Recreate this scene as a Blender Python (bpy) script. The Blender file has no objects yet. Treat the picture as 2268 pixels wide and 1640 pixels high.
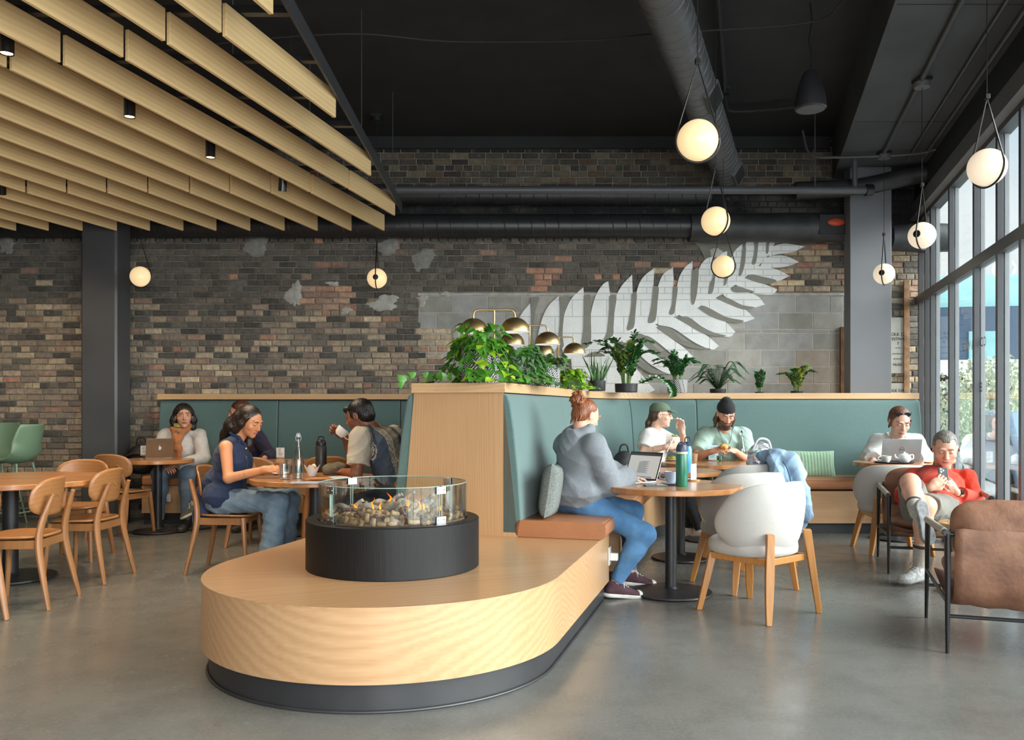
import bpy, math, random
import numpy as np
from mathutils import Vector, Matrix, Euler
import openvdb as vdb

S = bpy.context.scene
C = S.collection
PI = math.pi
rnd = random.Random(7)

# ---------------------------------------------------------------- camera
F, CX, HY, CH = 1900.0, 1134.0, 905.0, 1.29      # focal length px, principal column, horizon row, eye height
cd = bpy.data.cameras.new('camera'); cam = bpy.data.objects.new('camera', cd); C.objects.link(cam)
cam.location = (0, 0, CH); cam.rotation_euler = (PI/2, 0, 0)
cd.sensor_width = 36.0; cd.lens = 36.0*F/2268.0; cd.shift_y = (HY-820.0)/2268.0
cd.clip_start = 0.05; cd.clip_end = 300
S.camera = cam
# ---------------------------------------------------------------- view
S.view_settings.view_transform = 'Standard'; S.view_settings.look = 'None'
S.view_settings.gamma = 1; S.view_settings.use_curve_mapping = False
S.view_settings.exposure = 0.35
# ---------------------------------------------------------------- daylight
W = bpy.data.worlds.new('daylight'); S.world = W; W.use_nodes = True
wn = W.node_tree; wn.nodes.clear()
wo = wn.nodes.new('ShaderNodeOutputWorld'); bg = wn.nodes.new('ShaderNodeBackground')
tc = wn.nodes.new('ShaderNodeTexCoord'); sp = wn.nodes.new('ShaderNodeSeparateXYZ'); rp = wn.nodes.new('ShaderNodeValToRGB')
ns = wn.nodes.new('ShaderNodeTexNoise'); ns.inputs['Scale'].default_value = 3.0; ns.inputs['Detail'].default_value = 6
mx = wn.nodes.new('ShaderNodeMix'); mx.data_type = 'RGBA'
wn.links.new(tc.outputs['Generated'], sp.inputs[0]); wn.links.new(sp.outputs['Z'], rp.inputs[0])
wn.links.new(tc.outputs['Generated'], ns.inputs['Vector'])
rp.color_ramp.elements[0].position = 0.0; rp.color_ramp.elements[0].color = (0.75, 0.78, 0.8, 1)
rp.color_ramp.elements[1].position = 0.55; rp.color_ramp.elements[1].color = (0.62, 0.78, 0.98, 1)
cr = wn.nodes.new('ShaderNodeValToRGB'); cr.color_ramp.elements[0].position = .42; cr.color_ramp.elements[1].position = .62
wn.links.new(ns.outputs['Fac'], cr.inputs[0]); wn.links.new(cr.outputs[0], mx.inputs[0])
wn.links.new(rp.outputs[0], mx.inputs[6]); mx.inputs[7].default_value = (1.0, 1.0, 1.0, 1)
wn.links.new(mx.outputs[2], bg.inputs[0]); bg.inputs[1].default_value = 1.5
wn.links.new(bg.outputs[0], wo.inputs[0])

def area(name, loc, rot, sx, sy, energy=0, col=(1, 1, 1), portal=False, spread=PI):
    l = bpy.data.lights.new(name, 'AREA'); l.shape = 'RECTANGLE'; l.size = sx; l.size_y = sy
    l.energy = energy; l.color = col; l.cycles.is_portal = portal; l.spread = spread
    o = bpy.data.objects.new(name, l); C.objects.link(o); o.location = loc; o.rotation_euler = rot
    return o
# daylight from the street: broad soft sun through the glazed wall, an added fill lamp stands in for shop-front sky glow
sl = bpy.data.lights.new('daylight_sun', 'SUN'); sl.energy = 11.0; sl.angle = math.radians(60); sl.color = (1, .985, .96)
so = bpy.data.objects.new('daylight_sun', sl); C.objects.link(so); so.rotation_euler = (math.radians(12), math.radians(58), math.radians(-8))
area('shop_front_fill', (3.0, -2.9, 1.9), (PI/2, 0, 0), 6.4, 3.2, 740, (.97, .985, 1.0))
S.cycles.max_bounces = 8; S.cycles.diffuse_bounces = 5; S.cycles.glossy_bounces = 4
S.cycles.transparent_max_bounces = 16; S.cycles.transmission_bounces = 8
S.cycles.sample_clamp_indirect = 4.0; S.cycles.use_adaptive_sampling = True; S.cycles.adaptive_threshold = .02
S.cycles.caustics_reflective = False; S.cycles.caustics_refractive = False

# building axis: the glazed wall, divider and slats run along U
TH = math.atan(.28); SU, CU = math.sin(TH), math.cos(TH)
def UV(u, v, z=0.0): return Vector((SU*u + CU*v, CU*u - SU*v, z))
def D(px, py, d): return Vector(((px-CX)/F*d, d, CH + (HY-py)/F*d))
def G(px, py, z=0.0):
    d = (CH-z)*F/(py-HY); return D(px, py, d)
WY = 10.15                                       # back wall plane
WX = lambda y: 1.931 + .28*y                     # glazed wall plane

# portals: the glazed wall and the shop front behind the camera
yaw = -TH
area('window_portal', (WX(3.2)+.12, 3.2, 1.95), (0, PI/2, -TH), 3.5, 13.5, portal=True)

# ---------------------------------------------------------------- helpers
def lin(c):
    if isinstance(c, str):
        c = c.lstrip('#'); c = [int(c[i:i+2], 16)/255 for i in (0, 2, 4)]
        return tuple(x/12.92 if x <= .04045 else ((x+.055)/1.055)**2.4 for x in c)
    return tuple(c[:3])
MATS = {}
def mat(name, col, rough=.5, metal=0.0, var=.08, scale=8.0, bump=0.0, bscale=60.0, coat=0.0, spec=.5, sheen=0.0, emit=0.0, stretch=None, col2=None, attr=None, alpha=None):
    if name in MATS: return MATS[name]
    m = bpy.data.materials.new(name); m.use_nodes = True; n = m.node_tree.nodes; l = m.node_tree.links
    b = n['Principled BSDF']; c = lin(col)
    tcn = n.new('ShaderNodeTexCoord'); mp = n.new('ShaderNodeMapping'); l.new(tcn.outputs['Object'], mp.inputs[0])
    if stretch: mp.inputs['Scale'].default_value = stretch
    nz = n.new('ShaderNodeTexNoise'); nz.inputs['Scale'].default_value = scale; nz.inputs['Detail'].default_value = 5
    l.new(mp.outputs[0], nz.inputs['Vector'])
    r = n.new('ShaderNodeValToRGB'); e = r.color_ramp.elements
    c2 = lin(col2) if col2 else tuple(x*(1+var) for x in c)
    c1 = c if col2 else tuple(x*(1-var) for x in c)
    e[0].position = .3; e[0].color = (*c1, 1); e[1].position = .7; e[1].color = (*c2, 1)
    l.new(nz.outputs['Fac'], r.inputs[0])
    if attr:
        at = n.new('ShaderNodeAttribute'); at.attribute_name = attr
        mm = n.new('ShaderNodeMix'); mm.data_type = 'RGBA'; mm.blend_type = 'MULTIPLY'; mm.inputs[0].default_value = 1.0
        l.new(at.outputs['Color'], mm.inputs[6]); l.new(r.outputs[0], mm.inputs[7]); l.new(mm.outputs[2], b.inputs['Base Color'])
    else: l.new(r.outputs[0], b.inputs['Base Color'])
    b.inputs['Roughness'].default_value = rough; b.inputs['Metallic'].default_value = metal
    b.inputs['Coat Weight'].default_value = coat; b.inputs['Specular IOR Level'].default_value = spec
    b.inputs['Sheen Weight'].default_value = sheen
    if emit:
        l.new(r.outputs[0], b.inputs['Emission Color']); b.inputs['Emission Strength'].default_value = emit
    if bump:
        nb = n.new('ShaderNodeTexNoise'); nb.inputs['Scale'].default_value = bscale; nb.inputs['Detail'].default_value = 4
        l.new(mp.outputs[0], nb.inputs['Vector'])
        bp = n.new('ShaderNodeBump'); bp.inputs['Strength'].default_value = bump; bp.inputs['Distance'].default_value = .01
        l.new(nb.outputs['Fac'], bp.inputs['Height']); l.new(bp.outputs[0], b.inputs['Normal'])
    MATS[name] = m; return m

def wood(name, light, dark, rot=(0, 0, 0), rough=.42, rings=7.0, along=.12, coat=.1, stripes=None, bumps=.05):
    """grain runs along local X after the rotation"""
    if name in MATS: return MATS[name]
    m = bpy.data.materials.new(name); m.use_nodes = True; n = m.node_tree.nodes; l = m.node_tree.links
    b = n['Principled BSDF']; tcn = n.new('ShaderNodeTexCoord'); m0 = n.new('ShaderNodeMapping'); m0.inputs['Rotation'].default_value = rot
    l.new(tcn.outputs['Object'], m0.inputs[0])
    mp = n.new('ShaderNodeMapping'); mp.inputs['Scale'].default_value = (along, 1, 1); l.new(m0.outputs[0], mp.inputs[0])
    nz = n.new('ShaderNodeTexNoise'); nz.inputs['Scale'].default_value = 1.1; nz.inputs['Detail'].default_value = 3; l.new(mp.outputs[0], nz.inputs['Vector'])
    ad = n.new('ShaderNodeVectorMath'); ad.operation = 'MULTIPLY_ADD'; ad.inputs[1].default_value = (.42, .42, .42)
    l.new(nz.outputs['Color'], ad.inputs[0]); l.new(mp.outputs[0], ad.inputs[2])
    wv = n.new('ShaderNodeTexWave'); wv.wave_type = 'RINGS'; wv.rings_direction = 'X'; wv.inputs['Scale'].default_value = rings*2.6
    wv.inputs['Distortion'].default_value = 1.8; wv.inputs['Detail'].default_value = 2; wv.inputs['Detail Scale'].default_value = 2.0
    l.new(ad.outputs[0], wv.inputs['Vector'])
    fn = n.new('ShaderNodeTexNoise'); fn.inputs['Scale'].default_value = 90; fn.inputs['Detail'].default_value = 3
    m2 = n.new('ShaderNodeMapping'); m2.inputs['Scale'].default_value = (.04, 1, 1); l.new(m0.outputs[0], m2.inputs[0]); l.new(m2.outputs[0], fn.inputs['Vector'])
    big = n.new('ShaderNodeTexNoise'); big.inputs['Scale'].default_value = 2.2; l.new(mp.outputs[0], big.inputs['Vector'])
    a1 = n.new('ShaderNodeMath'); a1.operation = 'MULTIPLY_ADD'; a1.inputs[1].default_value = .24; l.new(wv.outputs['Fac'], a1.inputs[0])
    a2 = n.new('ShaderNodeMath'); a2.operation = 'MULTIPLY_ADD'; a2.inputs[1].default_value = .45; a2.inputs[2].default_value = -.1; l.new(fn.outputs['Fac'], a2.inputs[0])
    a3 = n.new('ShaderNodeMath'); a3.operation = 'MULTIPLY_ADD'; a3.inputs[1].default_value = .45; l.new(big.outputs['Fac'], a3.inputs[0]); l.new(a2.outputs[0], a3.inputs[2])
    l.new(a3.outputs[0], a1.inputs[2])
    r = n.new('ShaderNodeValToRGB'); e = r.color_ramp.elements
    e[0].position = .1; e[0].color = (*lin(light), 1); e[1].position = .95; e[1].color = (*lin(dark), 1)
    l.new(a1.outputs[0], r.inputs[0]); out = r.outputs[0]
    if stripes:                                      # laminated staves
        vx = n.new('ShaderNodeTexVoronoi'); ms = n.new('ShaderNodeMapping'); ms.inputs['Scale'].default_value = stripes
        l.new(m0.outputs[0], ms.inputs[0]); vx.inputs['Scale'].default_value = 1; vx.inputs['Randomness'].default_value = 0
        l.new(ms.outputs[0], vx.inputs['Vector'])
        hs = n.new('ShaderNodeMix'); hs.data_type = 'RGBA'; hs.blend_type = 'MULTIPLY'; hs.inputs[0].default_value = 1.0
        sr = n.new('ShaderNodeValToRGB'); sr.color_ramp.elements[0].color = (.66, .60, .54, 1); sr.color_ramp.elements[1].color = (1.12, 1.08, 1.05, 1)
        l.new(vx.outputs['Color'], sr.inputs[0]); l.new(out, hs.inputs[6]); l.new(sr.outputs[0], hs.inputs[7]); out = hs.outputs[2]
    l.new(out, b.inputs['Base Color']); b.inputs['Roughness'].default_value = rough; b.inputs['Coat Weight'].default_value = coat
    b.inputs['Coat Roughness'].default_value = .25
    bp = n.new('ShaderNodeBump'); bp.inputs['Strength'].default_value = bumps; bp.inputs['Distance'].default_value = .004
    l.new(a1.outputs[0], bp.inputs['Height']); l.new(bp.outputs[0], b.inputs['Normal'])
    MATS[name] = m; return m

def glass(name, tint=(1, 1, 1), refl=.12, rough=.0):
    """thin pane: transparent with a fresnel reflection"""
    if name in MATS: return MATS[name]
    m = bpy.data.materials.new(name); m.use_nodes = True; n = m.node_tree.nodes; l = m.node_tree.links
    n.remove(n['Principled BSDF']); o = n['Material Output']
    t = n.new('ShaderNodeBsdfTransparent'); t.inputs[0].default_value = (*tint, 1)
    g = n.new('ShaderNodeBsdfGlossy'); g.inputs['Roughness'].default_value = rough
    fr = n.new('ShaderNodeFresnel'); fr.inputs['IOR'].default_value = 1.45
    mu = n.new('ShaderNodeMath'); mu.operation = 'MULTIPLY_ADD'; mu.inputs[1].default_value = .45; mu.inputs[2].default_value = refl*.2
    l.new(fr.outputs[0], mu.inputs[0])
    nz = n.new('ShaderNodeTexNoise'); nz.inputs['Scale'].default_value = 3; mr = n.new('ShaderNodeMath'); mr.operation = 'MULTIPLY'; mr.inputs[1].default_value = .02+rough
    l.new(nz.outputs['Fac'], mr.inputs[0]); l.new(mr.outputs[0], g.inputs['Roughness'])
    mxx = n.new('ShaderNodeMixShader'); l.new(mu.outputs[0], mxx.inputs[0]); l.new(t.outputs[0], mxx.inputs[1]); l.new(g.outputs[0], mxx.inputs[2])
    l.new(mxx.outputs[0], o.inputs['Surface']); MATS[name] = m; return m

def tag(o, label=None, cat=None, group=None, kind=None):
    if label: o['label'] = label
    if cat: o['category'] = cat
    if group: o['group'] = group
    if kind: o['kind'] = kind
    return o
def thing(name, label, cat, loc=(0, 0, 0), rot=0.0, group=None):
    o = bpy.data.objects.new(name, None); C.objects.link(o); o.location = loc
    o.rotation_euler = (0, 0, rot) if not hasattr(rot, '__len__') else rot
    o.empty_display_size = .05
    return tag(o, label, cat, group)
def dup(o, parent=None):
    c = o.copy(); C.objects.link(c); c.parent = parent
    for ch in list(o.children): dup(ch, c)
    return c
def place(proto, loc, rot, label, group=None):
    c = dup(proto); c.location = loc; c.rotation_euler = (0, 0, rot) if not hasattr(rot, '__len__') else rot
    c['label'] = label
    if group: c['group'] = group
    return c
def drop(o):
    for ch in list(o.children): drop(ch)
    bpy.data.objects.remove(o)

class MB:
    def __init__(s): s.v = []; s.f = []; s.c = []
    def add(s, vs, fs, col=None):
        b = len(s.v); s.v += [tuple(v) for v in vs]; s.f += [tuple(i+b for i in f) for f in fs]
        s.c += [col]*len(fs); return s
    def box(s, a, b, col=None, M=None):
        x0, y0, z0 = a; x1, y1, z1 = b
        vs = [Vector(p) for p in ((x0,y0,z0),(x1,y0,z0),(x1,y1,z0),(x0,y1,z0),(x0,y0,z1),(x1,y0,z1),(x1,y1,z1),(x0,y1,z1))]
        if M is not None: vs = [M @ p for p in vs]
        return s.add(vs, [(3,2,1,0),(4,5,6,7),(0,1,5,4),(1,2,6,5),(2,3,7,6),(3,0,4,7)], col)
    def cbox(s, c, sz, rot=None, col=None):
        M = Matrix.Translation(Vector(c)) @ (rot.to_matrix().to_4x4() if rot is not None else Matrix())
        return s.box([-k/2 for k in sz], [k/2 for k in sz], col, M)
    def prism(s, poly, z0, z1, M=None, col=None):
        n = len(poly); vs = [Vector((x, y, z0)) for x, y in poly]+[Vector((x, y, z1)) for x, y in poly]
        if M is not None: vs = [M @ p for p in vs]
        fs = [tuple(range(n))[::-1], tuple(range(n, 2*n))]+[(i, (i+1) % n, n+(i+1) % n, n+i) for i in range(n)]
        return s.add(vs, fs, col)
    def lathe(s, prof, seg=32, c=(0, 0, 0), M=None, col=None, close=False):
        vs = []; fs = []; n = len(prof)
        for k in range(seg):
            a = 2*PI*k/seg
            for r, z in prof: vs.append(Vector((c[0]+r*math.cos(a), c[1]+r*math.sin(a), c[2]+z)))
        if M is not None: vs = [M @ p for p in vs]
        for k in range(seg):
            k2 = (k+1) % seg
            for i in range(n-1): fs.append((k*n+i, k2*n+i, k2*n+i+1, k*n+i+1))
            if close: fs.append((k*n+n-1, k2*n+n-1, k2*n, k*n))
        if not close:
            if prof[0][0] > 1e-6: fs.append(tuple(k*n for k in range(seg))[::-1])
            if prof[-1][0] > 1e-6: fs.append(tuple(k*n+n-1 for k in range(seg)))
        return s.add(vs, fs, col)
    def tube(s, path, r, seg=10, col=None, closed=False, flat=None):
        P = [Vector(p) for p in path]; n = len(P)
        rs = r if hasattr(r, '__len__') else [r]*n
        vs = []; fs = []; up = None
        for i, p in enumerate(P):
            t = (P[(i+1) % n]-P[i-1]) if closed else (P[min(i+1, n-1)]-P[max(i-1, 0)])
            t.normalize()
            if up is None: up = Vector((0, 0, 1)) if abs(t.z) < .9 else Vector((1, 0, 0))
            a = up - t*up.dot(t)
            if a.length < 1e-5: a = t.orthogonal()
            a.normalize(); up = a; b = t.cross(a)
            for k in range(seg):
                q = 2*PI*k/seg; ra = rs[i]; rb = rs[i]*(flat or 1)
                vs.append(p + a*math.cos(q)*ra + b*math.sin(q)*rb)
        for i in range(n if closed else n-1):
            j = (i+1) % n
            for k in range(seg): fs.append((i*seg+k, i*seg+(k+1) % seg, j*seg+(k+1) % seg, j*seg+k))
        if not closed: fs += [tuple(range(seg))[::-1], tuple(range((n-1)*seg, n*seg))]
        return s.add(vs, fs, col)
    def grid(s, fn, nu, nv, col=None, cu=False):
        vs = [Vector(fn(i/(nu if cu else nu-1), j/(nv-1))) for i in range(nu) for j in range(nv)]
        fs = [(i*nv+j, ((i+1) % nu)*nv+j, ((i+1) % nu)*nv+j+1, i*nv+j+1) for i in range(nu if cu else nu-1) for j in range(nv-1)]
        return s.add(vs, fs, col)
    def ball(s, c, r, seg=20, rings=12, M=None, col=None):
        r = r if hasattr(r, '__len__') else (r, r, r)
        T = Matrix.Translation(Vector(c)) @ (M or Matrix()) @ Matrix.Diagonal((*r, 1))
        pr = [(max(math.sin(PI*i/rings), 0), -math.cos(PI*i/rings)) for i in range(rings+1)]
        return s.lathe([(max(a, 1e-7) if 0 < i < rings else 0, b) for i, (a, b) in enumerate(pr)], seg, M=T, col=col)
    def build(s, name, m, parent=None, smooth=False, bevel=0, seg=2, angle=35, loc=None, solid=0, sub=0, offset=-1):
        me = bpy.data.meshes.new(name); me.from_pydata(s.v, [], s.f); me.validate()
        if any(c is not None for c in s.c) and len(me.polygons) == len(s.c):
            at = me.color_attributes.new('Col', 'FLOAT_COLOR', 'CORNER'); arr = np.ones((len(me.loops), 4), np.float32)
            for p, c in zip(me.polygons, s.c):
                if c is not None: arr[p.loop_start:p.loop_start+p.loop_total, :3] = c
            at.data.foreach_set('color', arr.ravel())
        me.materials.append(m)
        o = bpy.data.objects.new(name, me); C.objects.link(o)
        if parent is not None: o.parent = parent
        if loc is not None: o.location = loc
        if smooth:
            me.polygons.foreach_set('use_smooth', [True]*len(me.polygons))
            if smooth != 'all':
                try: me.set_sharp_from_angle(angle=math.radians(angle))
                except Exception: pass
        if solid:
            md = o.modifiers.new('solid', 'SOLIDIFY'); md.thickness = solid; md.offset = offset
        if bevel:
            md = o.modifiers.new('bevel', 'BEVEL'); md.width = bevel; md.segments = seg; md.limit_method = 'ANGLE'; md.angle_limit = math.radians(40)
        if sub:
            md = o.modifiers.new('sub', 'SUBSURF'); md.levels = sub; md.render_levels = sub
        return o
def struct(name, mb, m, **k):
    return tag(mb.build(name, m, **k), kind='structure')
def bez(pts, n=12):
    """smooth curve through points (catmull-rom)"""
    P = [Vector(p) for p in pts]; P = [P[0]*2-P[1]]+P+[P[-1]*2-P[-2]]; out = []
    for i in range(1, len(P)-2):
        for k in range(n):
            t = k/n; a, b, c, d = P[i-1:i+3]
            out.append(.5*((2*b)+(c-a)*t+(2*a-5*b+4*c-d)*t*t+(3*b-a-3*c+d)*t**3))
    out.append(P[-2]); return out
def text(name, body, size, m, M, parent=None, ext=.0005, align='CENTER'):
    cu = bpy.data.curves.new(name, 'FONT'); cu.body = body; cu.size = size; cu.extrude = ext; cu.align_x = align; cu.align_y = 'CENTER'
    cu.materials.append(m); o = bpy.data.objects.new(name, cu); C.objects.link(o)
    me = bpy.data.meshes.new_from_object(o); bpy.data.objects.remove(o); o = bpy.data.objects.new(name, me); C.objects.link(o)
    if not me.materials: me.materials.append(m)
    if parent is not None: o.parent = parent
    o.matrix_local = M; return o
# ================================================================ ROOM
blk = mat('black_paint', (.0145, .015, .016), .75, var=.25, scale=3, bump=.12, bscale=14)
blk_metal = mat('black_metal', (.014, .014, .015), .38, var=.15)
dark_wall = mat('charcoal_paint', (.02, .021, .023), .5, var=.2, scale=2.5, bump=.15, bscale=9)
grey_paint = mat('grey_paint', (.085, .088, .097), .45, var=.06, scale=1.5, bump=.08, bscale=8)
frame_m = mat('window_frame_paint', (.07, .073, .08), .4, var=.06)
frame_out = mat('window_frame_outside', (.35, .36, .37), .4, var=.05)
white_m = mat('white_ceramic', (.8, .8, .79), .18, var=.02, coat=.3)
chrome = mat('polished_steel', (.75, .75, .76), .15, 1.0, var=.05)

# floor: polished concrete
fm = mat('polished_concrete', '#6c6b67', .24, var=.1, scale=1.2, coat=.0)
n = fm.node_tree.nodes; l = fm.node_tree.links; b = n['Principled BSDF']
def addmix(n, l, fac_out, a_out, colb, mode='MIX', f=1.0):
    m_ = n.new('ShaderNodeMix'); m_.data_type = 'RGBA'; m_.blend_type = mode
    if fac_out is None: m_.inputs[0].default_value = f
    else: l.new(fac_out, m_.inputs[0])
    l.new(a_out, m_.inputs[6])
    if hasattr(colb, 'is_linked'): l.new(colb, m_.inputs[7])
    else: m_.inputs[7].default_value = (*colb, 1)
    return m_.outputs[2]
tcn = n['Texture Coordinate']
def noi(sc, det=6, rgh=.6, vec=None):
    q = n.new('ShaderNodeTexNoise'); q.inputs['Scale'].default_value = sc; q.inputs['Detail'].default_value = det; q.inputs['Roughness'].default_value = rgh
    l.new(vec or tcn.outputs['Object'], q.inputs['Vector']); return q.outputs['Fac']
def ramp(o, p0, p1, c0=0.0, c1=1.0):
    q = n.new('ShaderNodeMapRange'); q.inputs[1].default_value = p0; q.inputs[2].default_value = p1; q.inputs[3].default_value = c0; q.inputs[4].default_value = c1
    l.new(o, q.inputs[0]); return q.outputs[0]
base = b.inputs['Base Color'].links[0].from_socket
c_ = addmix(n, l, ramp(noi(3.5, 8, .7), .45, .7, 0, .55), base, lin('#55544f'))
c_ = addmix(n, l, ramp(noi(60, 3), .5, .8, 0, .35), c_, lin('#8f8e88'))
c_ = addmix(n, l, ramp(noi(28, 8, .8), .70, .74, 0, .5), c_, lin('#b5b2a4'))
l.new(c_, b.inputs['Base Color'])
l.new(ramp(noi(2.2, 8, .7), .3, .7, .16, .34), b.inputs['Roughness'])
bp = n.new('ShaderNodeBump'); bp.inputs['Strength'].default_value = .05; bp.inputs['Distance'].default_value = .02; l.new(noi(5, 4), bp.inputs['Height']); l.new(bp.outputs[0], b.inputs['Normal'])
XL, YF, ZC, ZR = -9.0, -3.0, 4.5, 4.0
struct('floor', MB().prism([(XL, YF), (WX(YF)+.3, YF), (WX(WY)+.3, WY+.19), (XL-.1, WY+.19)], -.1, 0), fm)
# ceilings
struct('ceiling', MB().prism([(XL, YF), (.95+.28*YF, YF), (.95+.28*WY, WY), (XL, WY)], ZC, ZC+.1), blk)
struct('ceiling_lower', MB().prism([(.95+.28*YF, YF), (WX(YF)+.2, YF), (WX(WY)+.2, WY), (.95+.28*WY, WY)], ZR, ZC+.1),
       mat('dark_grey_ceiling', (.052, .056, .06), .6, var=.3, scale=1.6, bump=.1, bscale=6))
mj = MB()
for y in (3.4, 5.75, 8.1):
    mj.box((.97+.28*y, y-.004, ZR-.002), (WX(y), y+.004, ZR+.004))
struct('trim_1', mj, blk)
# left wall, front wall with shop-front openings
struct('wall_left', MB().box((XL-.15, YF, 0), (XL, WY, ZC)), mat('left_wall_paint', (.05, .045, .04), .6))
fw = MB(); x1 = WX(YF)+.3
fw.box((XL, YF-.15, 0), (-4.5, YF, ZC)).box((-4.5, YF-.15, 3.55), (x1, YF, ZC)).box((-4.5, YF-.15, 0), (x1, YF, .25))
for x in (-3.0, -1.5, 0.0): fw.box((x-.04, YF-.12, .25), (x+.04, YF, 3.55))
struct('wall_front', fw, mat('front_wall_paint', (.06, .06, .06), .6))

# ---- brick back wall: individual bricks, sooty above, tan below
def W2(px, py): return ((px-CX)*WY/F, CH+(HY-py)*WY/F)
bm_brick = mat('old_brick', (1.38, 1.33, 1.26), .88, var=.22, scale=22, bump=.7, bscale=45, attr='Col', col2=(.8, .79, .77))
n = bm_brick.node_tree.nodes; l = bm_brick.node_tree.links; b = n['Principled BSDF']; tcn = n['Texture Coordinate']
old = b.inputs['Base Color'].links[0].from_socket
c_ = addmix(n, l, ramp(noi(1.7, 9, .68), .48, .72, 0, .55), old, lin('#7f7a70'))
c_ = addmix(n, l, ramp(noi(6.0, 8, .7), .60, .72, 0, .6), c_, lin('#948e83'))
c_ = addmix(n, l, ramp(noi(34, 4, .6), .62, .72, 0, .45), c_, lin('#3a3630'))
l.new(c_, b.inputs['Base Color'])
mortar = mat('grey_mortar', '#8a847a', .95, var=.35, scale=7, bump=.9, bscale=30)
R = random.Random(11)
def fbm(x, z, s=1.0):
    return (math.sin(x*2.1*s+1.3*math.sin(z*3.7*s))+math.sin(z*2.9*s+x*1.1*s+2.0)+.5*math.sin(x*6.3*s+z*5.1*s))/2.5
tans = ['#8d7a62', '#9b8768', '#7d6b58', '#86705a', '#a08a6c', '#6d5f50', '#927a63', '#7a6f60', '#8a6a54']
darks = ['#3b3936', '#45423d', '#4c4841', '#35332f', '#524c44', '#403c38', '#5a5147', '#2f2e2c', '#4a4a45']
reds = ['#94614a', '#8a5a48', '#a06a4e', '#8f6b55']
pale = ['#a9946f', '#b29c78', '#9d8c70']
CM = W2(925, 650); CM2 = W2(1872, 900)
def incmu(x, z):
    return CM[0] < x < 3.95 and z < 2.652 and not (z < W2(0, 727)[1] and x < W2(1000, 0)[0])
bk = MB(); course, bl, rh = .0716, .212, 0
z = 0.02; row = 0
while z < 4.5:
    x = XL + (row % 2)*.106 - R.uniform(0, .05); header = (row % 6 == 3)
    while x < WX(WY)+.1:
        L = (bl*.5 if header else bl) + R.uniform(-.012, .012)
        x2 = x+L; cx, cz = (x+x2)/2, z+course/2
        if z < 1.2 and x > -3.9: break
        if not incmu(cx, cz) and not (incmu(x+.03, cz) and incmu(x2-.03, cz)):
            # zones
            zb = 2.42 if cx > W2(190, 0)[0] else 2.58
            zb += .10*fbm(cx, 0, 1.1) - (0.0 if cx < -1.6 else .22)
            pd = 1/(1+math.exp(-(cz-zb)*9))
            if cx > 3.4: pd = .35
            if cz > 3.25: pd = 1.0
            if R.random() < pd: col = R.choice(darks)
            else: col = R.choice(tans) if R.random() < .72 else R.choice(darks[1:7])
            if R.random() < .035: col = R.choice(reds)
            if R.random() < .06 and cz < zb: col = R.choice(pale)
            # brick infill patches
            px = CX+cx*F/WY; py = HY-(cz-CH)*F/WY
            if 655 < px < 785 and 628 < py < 692: col = R.choice(reds+['#a67f66', '#b5805f'])
            if 1175 < px < 1230 and 590 < py < 648: col = R.choice(['#a8775a', '#b09070', '#a06b50'])
            if 1160 < px < 1880 and 575 < py < 650 and R.random() < .14: col = R.choice(pale+reds+['#8a7f60'])
            if px > 1700 and py > 530 and py < 650: col = R.choice(pale+tans+darks[:4]+reds)
            if 925 < px < 1000 and 727 < py < 790: col = R.choice(pale+['#a8735a'])
            c = np.array(lin(col))*R.uniform(.82, 1.15); gy_ = c.mean(); c = (c*.72+gy_*.28)*1.3+np.array((.055, .050, .042))*.65
            if cz > 3.28 and cz < 3.90: c = np.array((.012, .012, .013))*R.uniform(.7, 1.4)   # painted black behind the ducts
            elif cz >= 4.32: c = np.array((.015, .015, .016))
            elif cz >= 3.90: c = np.array(lin(R.choice(['#4e4a42', '#5c574c', '#47443e', '#6a6454', '#3f3c38', '#5f5144'])))*R.uniform(.7, 1.1)
            if 655 < px < 700 and 3.90 < cz < 4.2 and R.random() < .2: c = np.array(lin('#6b3a30'))
            g = .006; yo = R.uniform(-.006, .004); e = .008
            a, bb, z0, z1 = x+g, x2-g, z+g*.8+R.uniform(-.001, .002), z+course-g*.8
            j = lambda: R.uniform(-.0025, .0025)
            y0, y1 = WY+yo, WY+.03
            f4 = [(a+e+j(), y0, z0+e+j()), (bb-e+j(), y0, z0+e+j()), (bb-e+j(), y0, z1-e+j()), (a+e+j(), y0, z1-e+j())]
            m4 = [(a, y0+.006, z0), (bb, y0+.006, z0), (bb, y0+.006, z1), (a, y0+.006, z1)]
            b4 = [(a, y1, z0), (bb, y1, z0), (bb, y1, z1), (a, y1, z1)]
            fs = [(0, 1, 2, 3)]
            for k in range(4): fs += [(4+k, 4+(k+1) % 4, (k+1) % 4, k), (8+k, 8+(k+1) % 4, 4+(k+1) % 4, 4+k)]
            bk.add(f4+m4+b4, fs, tuple(c))
        x = x2
    z += course; row += 1
pl_m = mat('pale_mortar', '#b5b3ac', .9, var=.15, scale=12, bump=.6, bscale=40)
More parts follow.
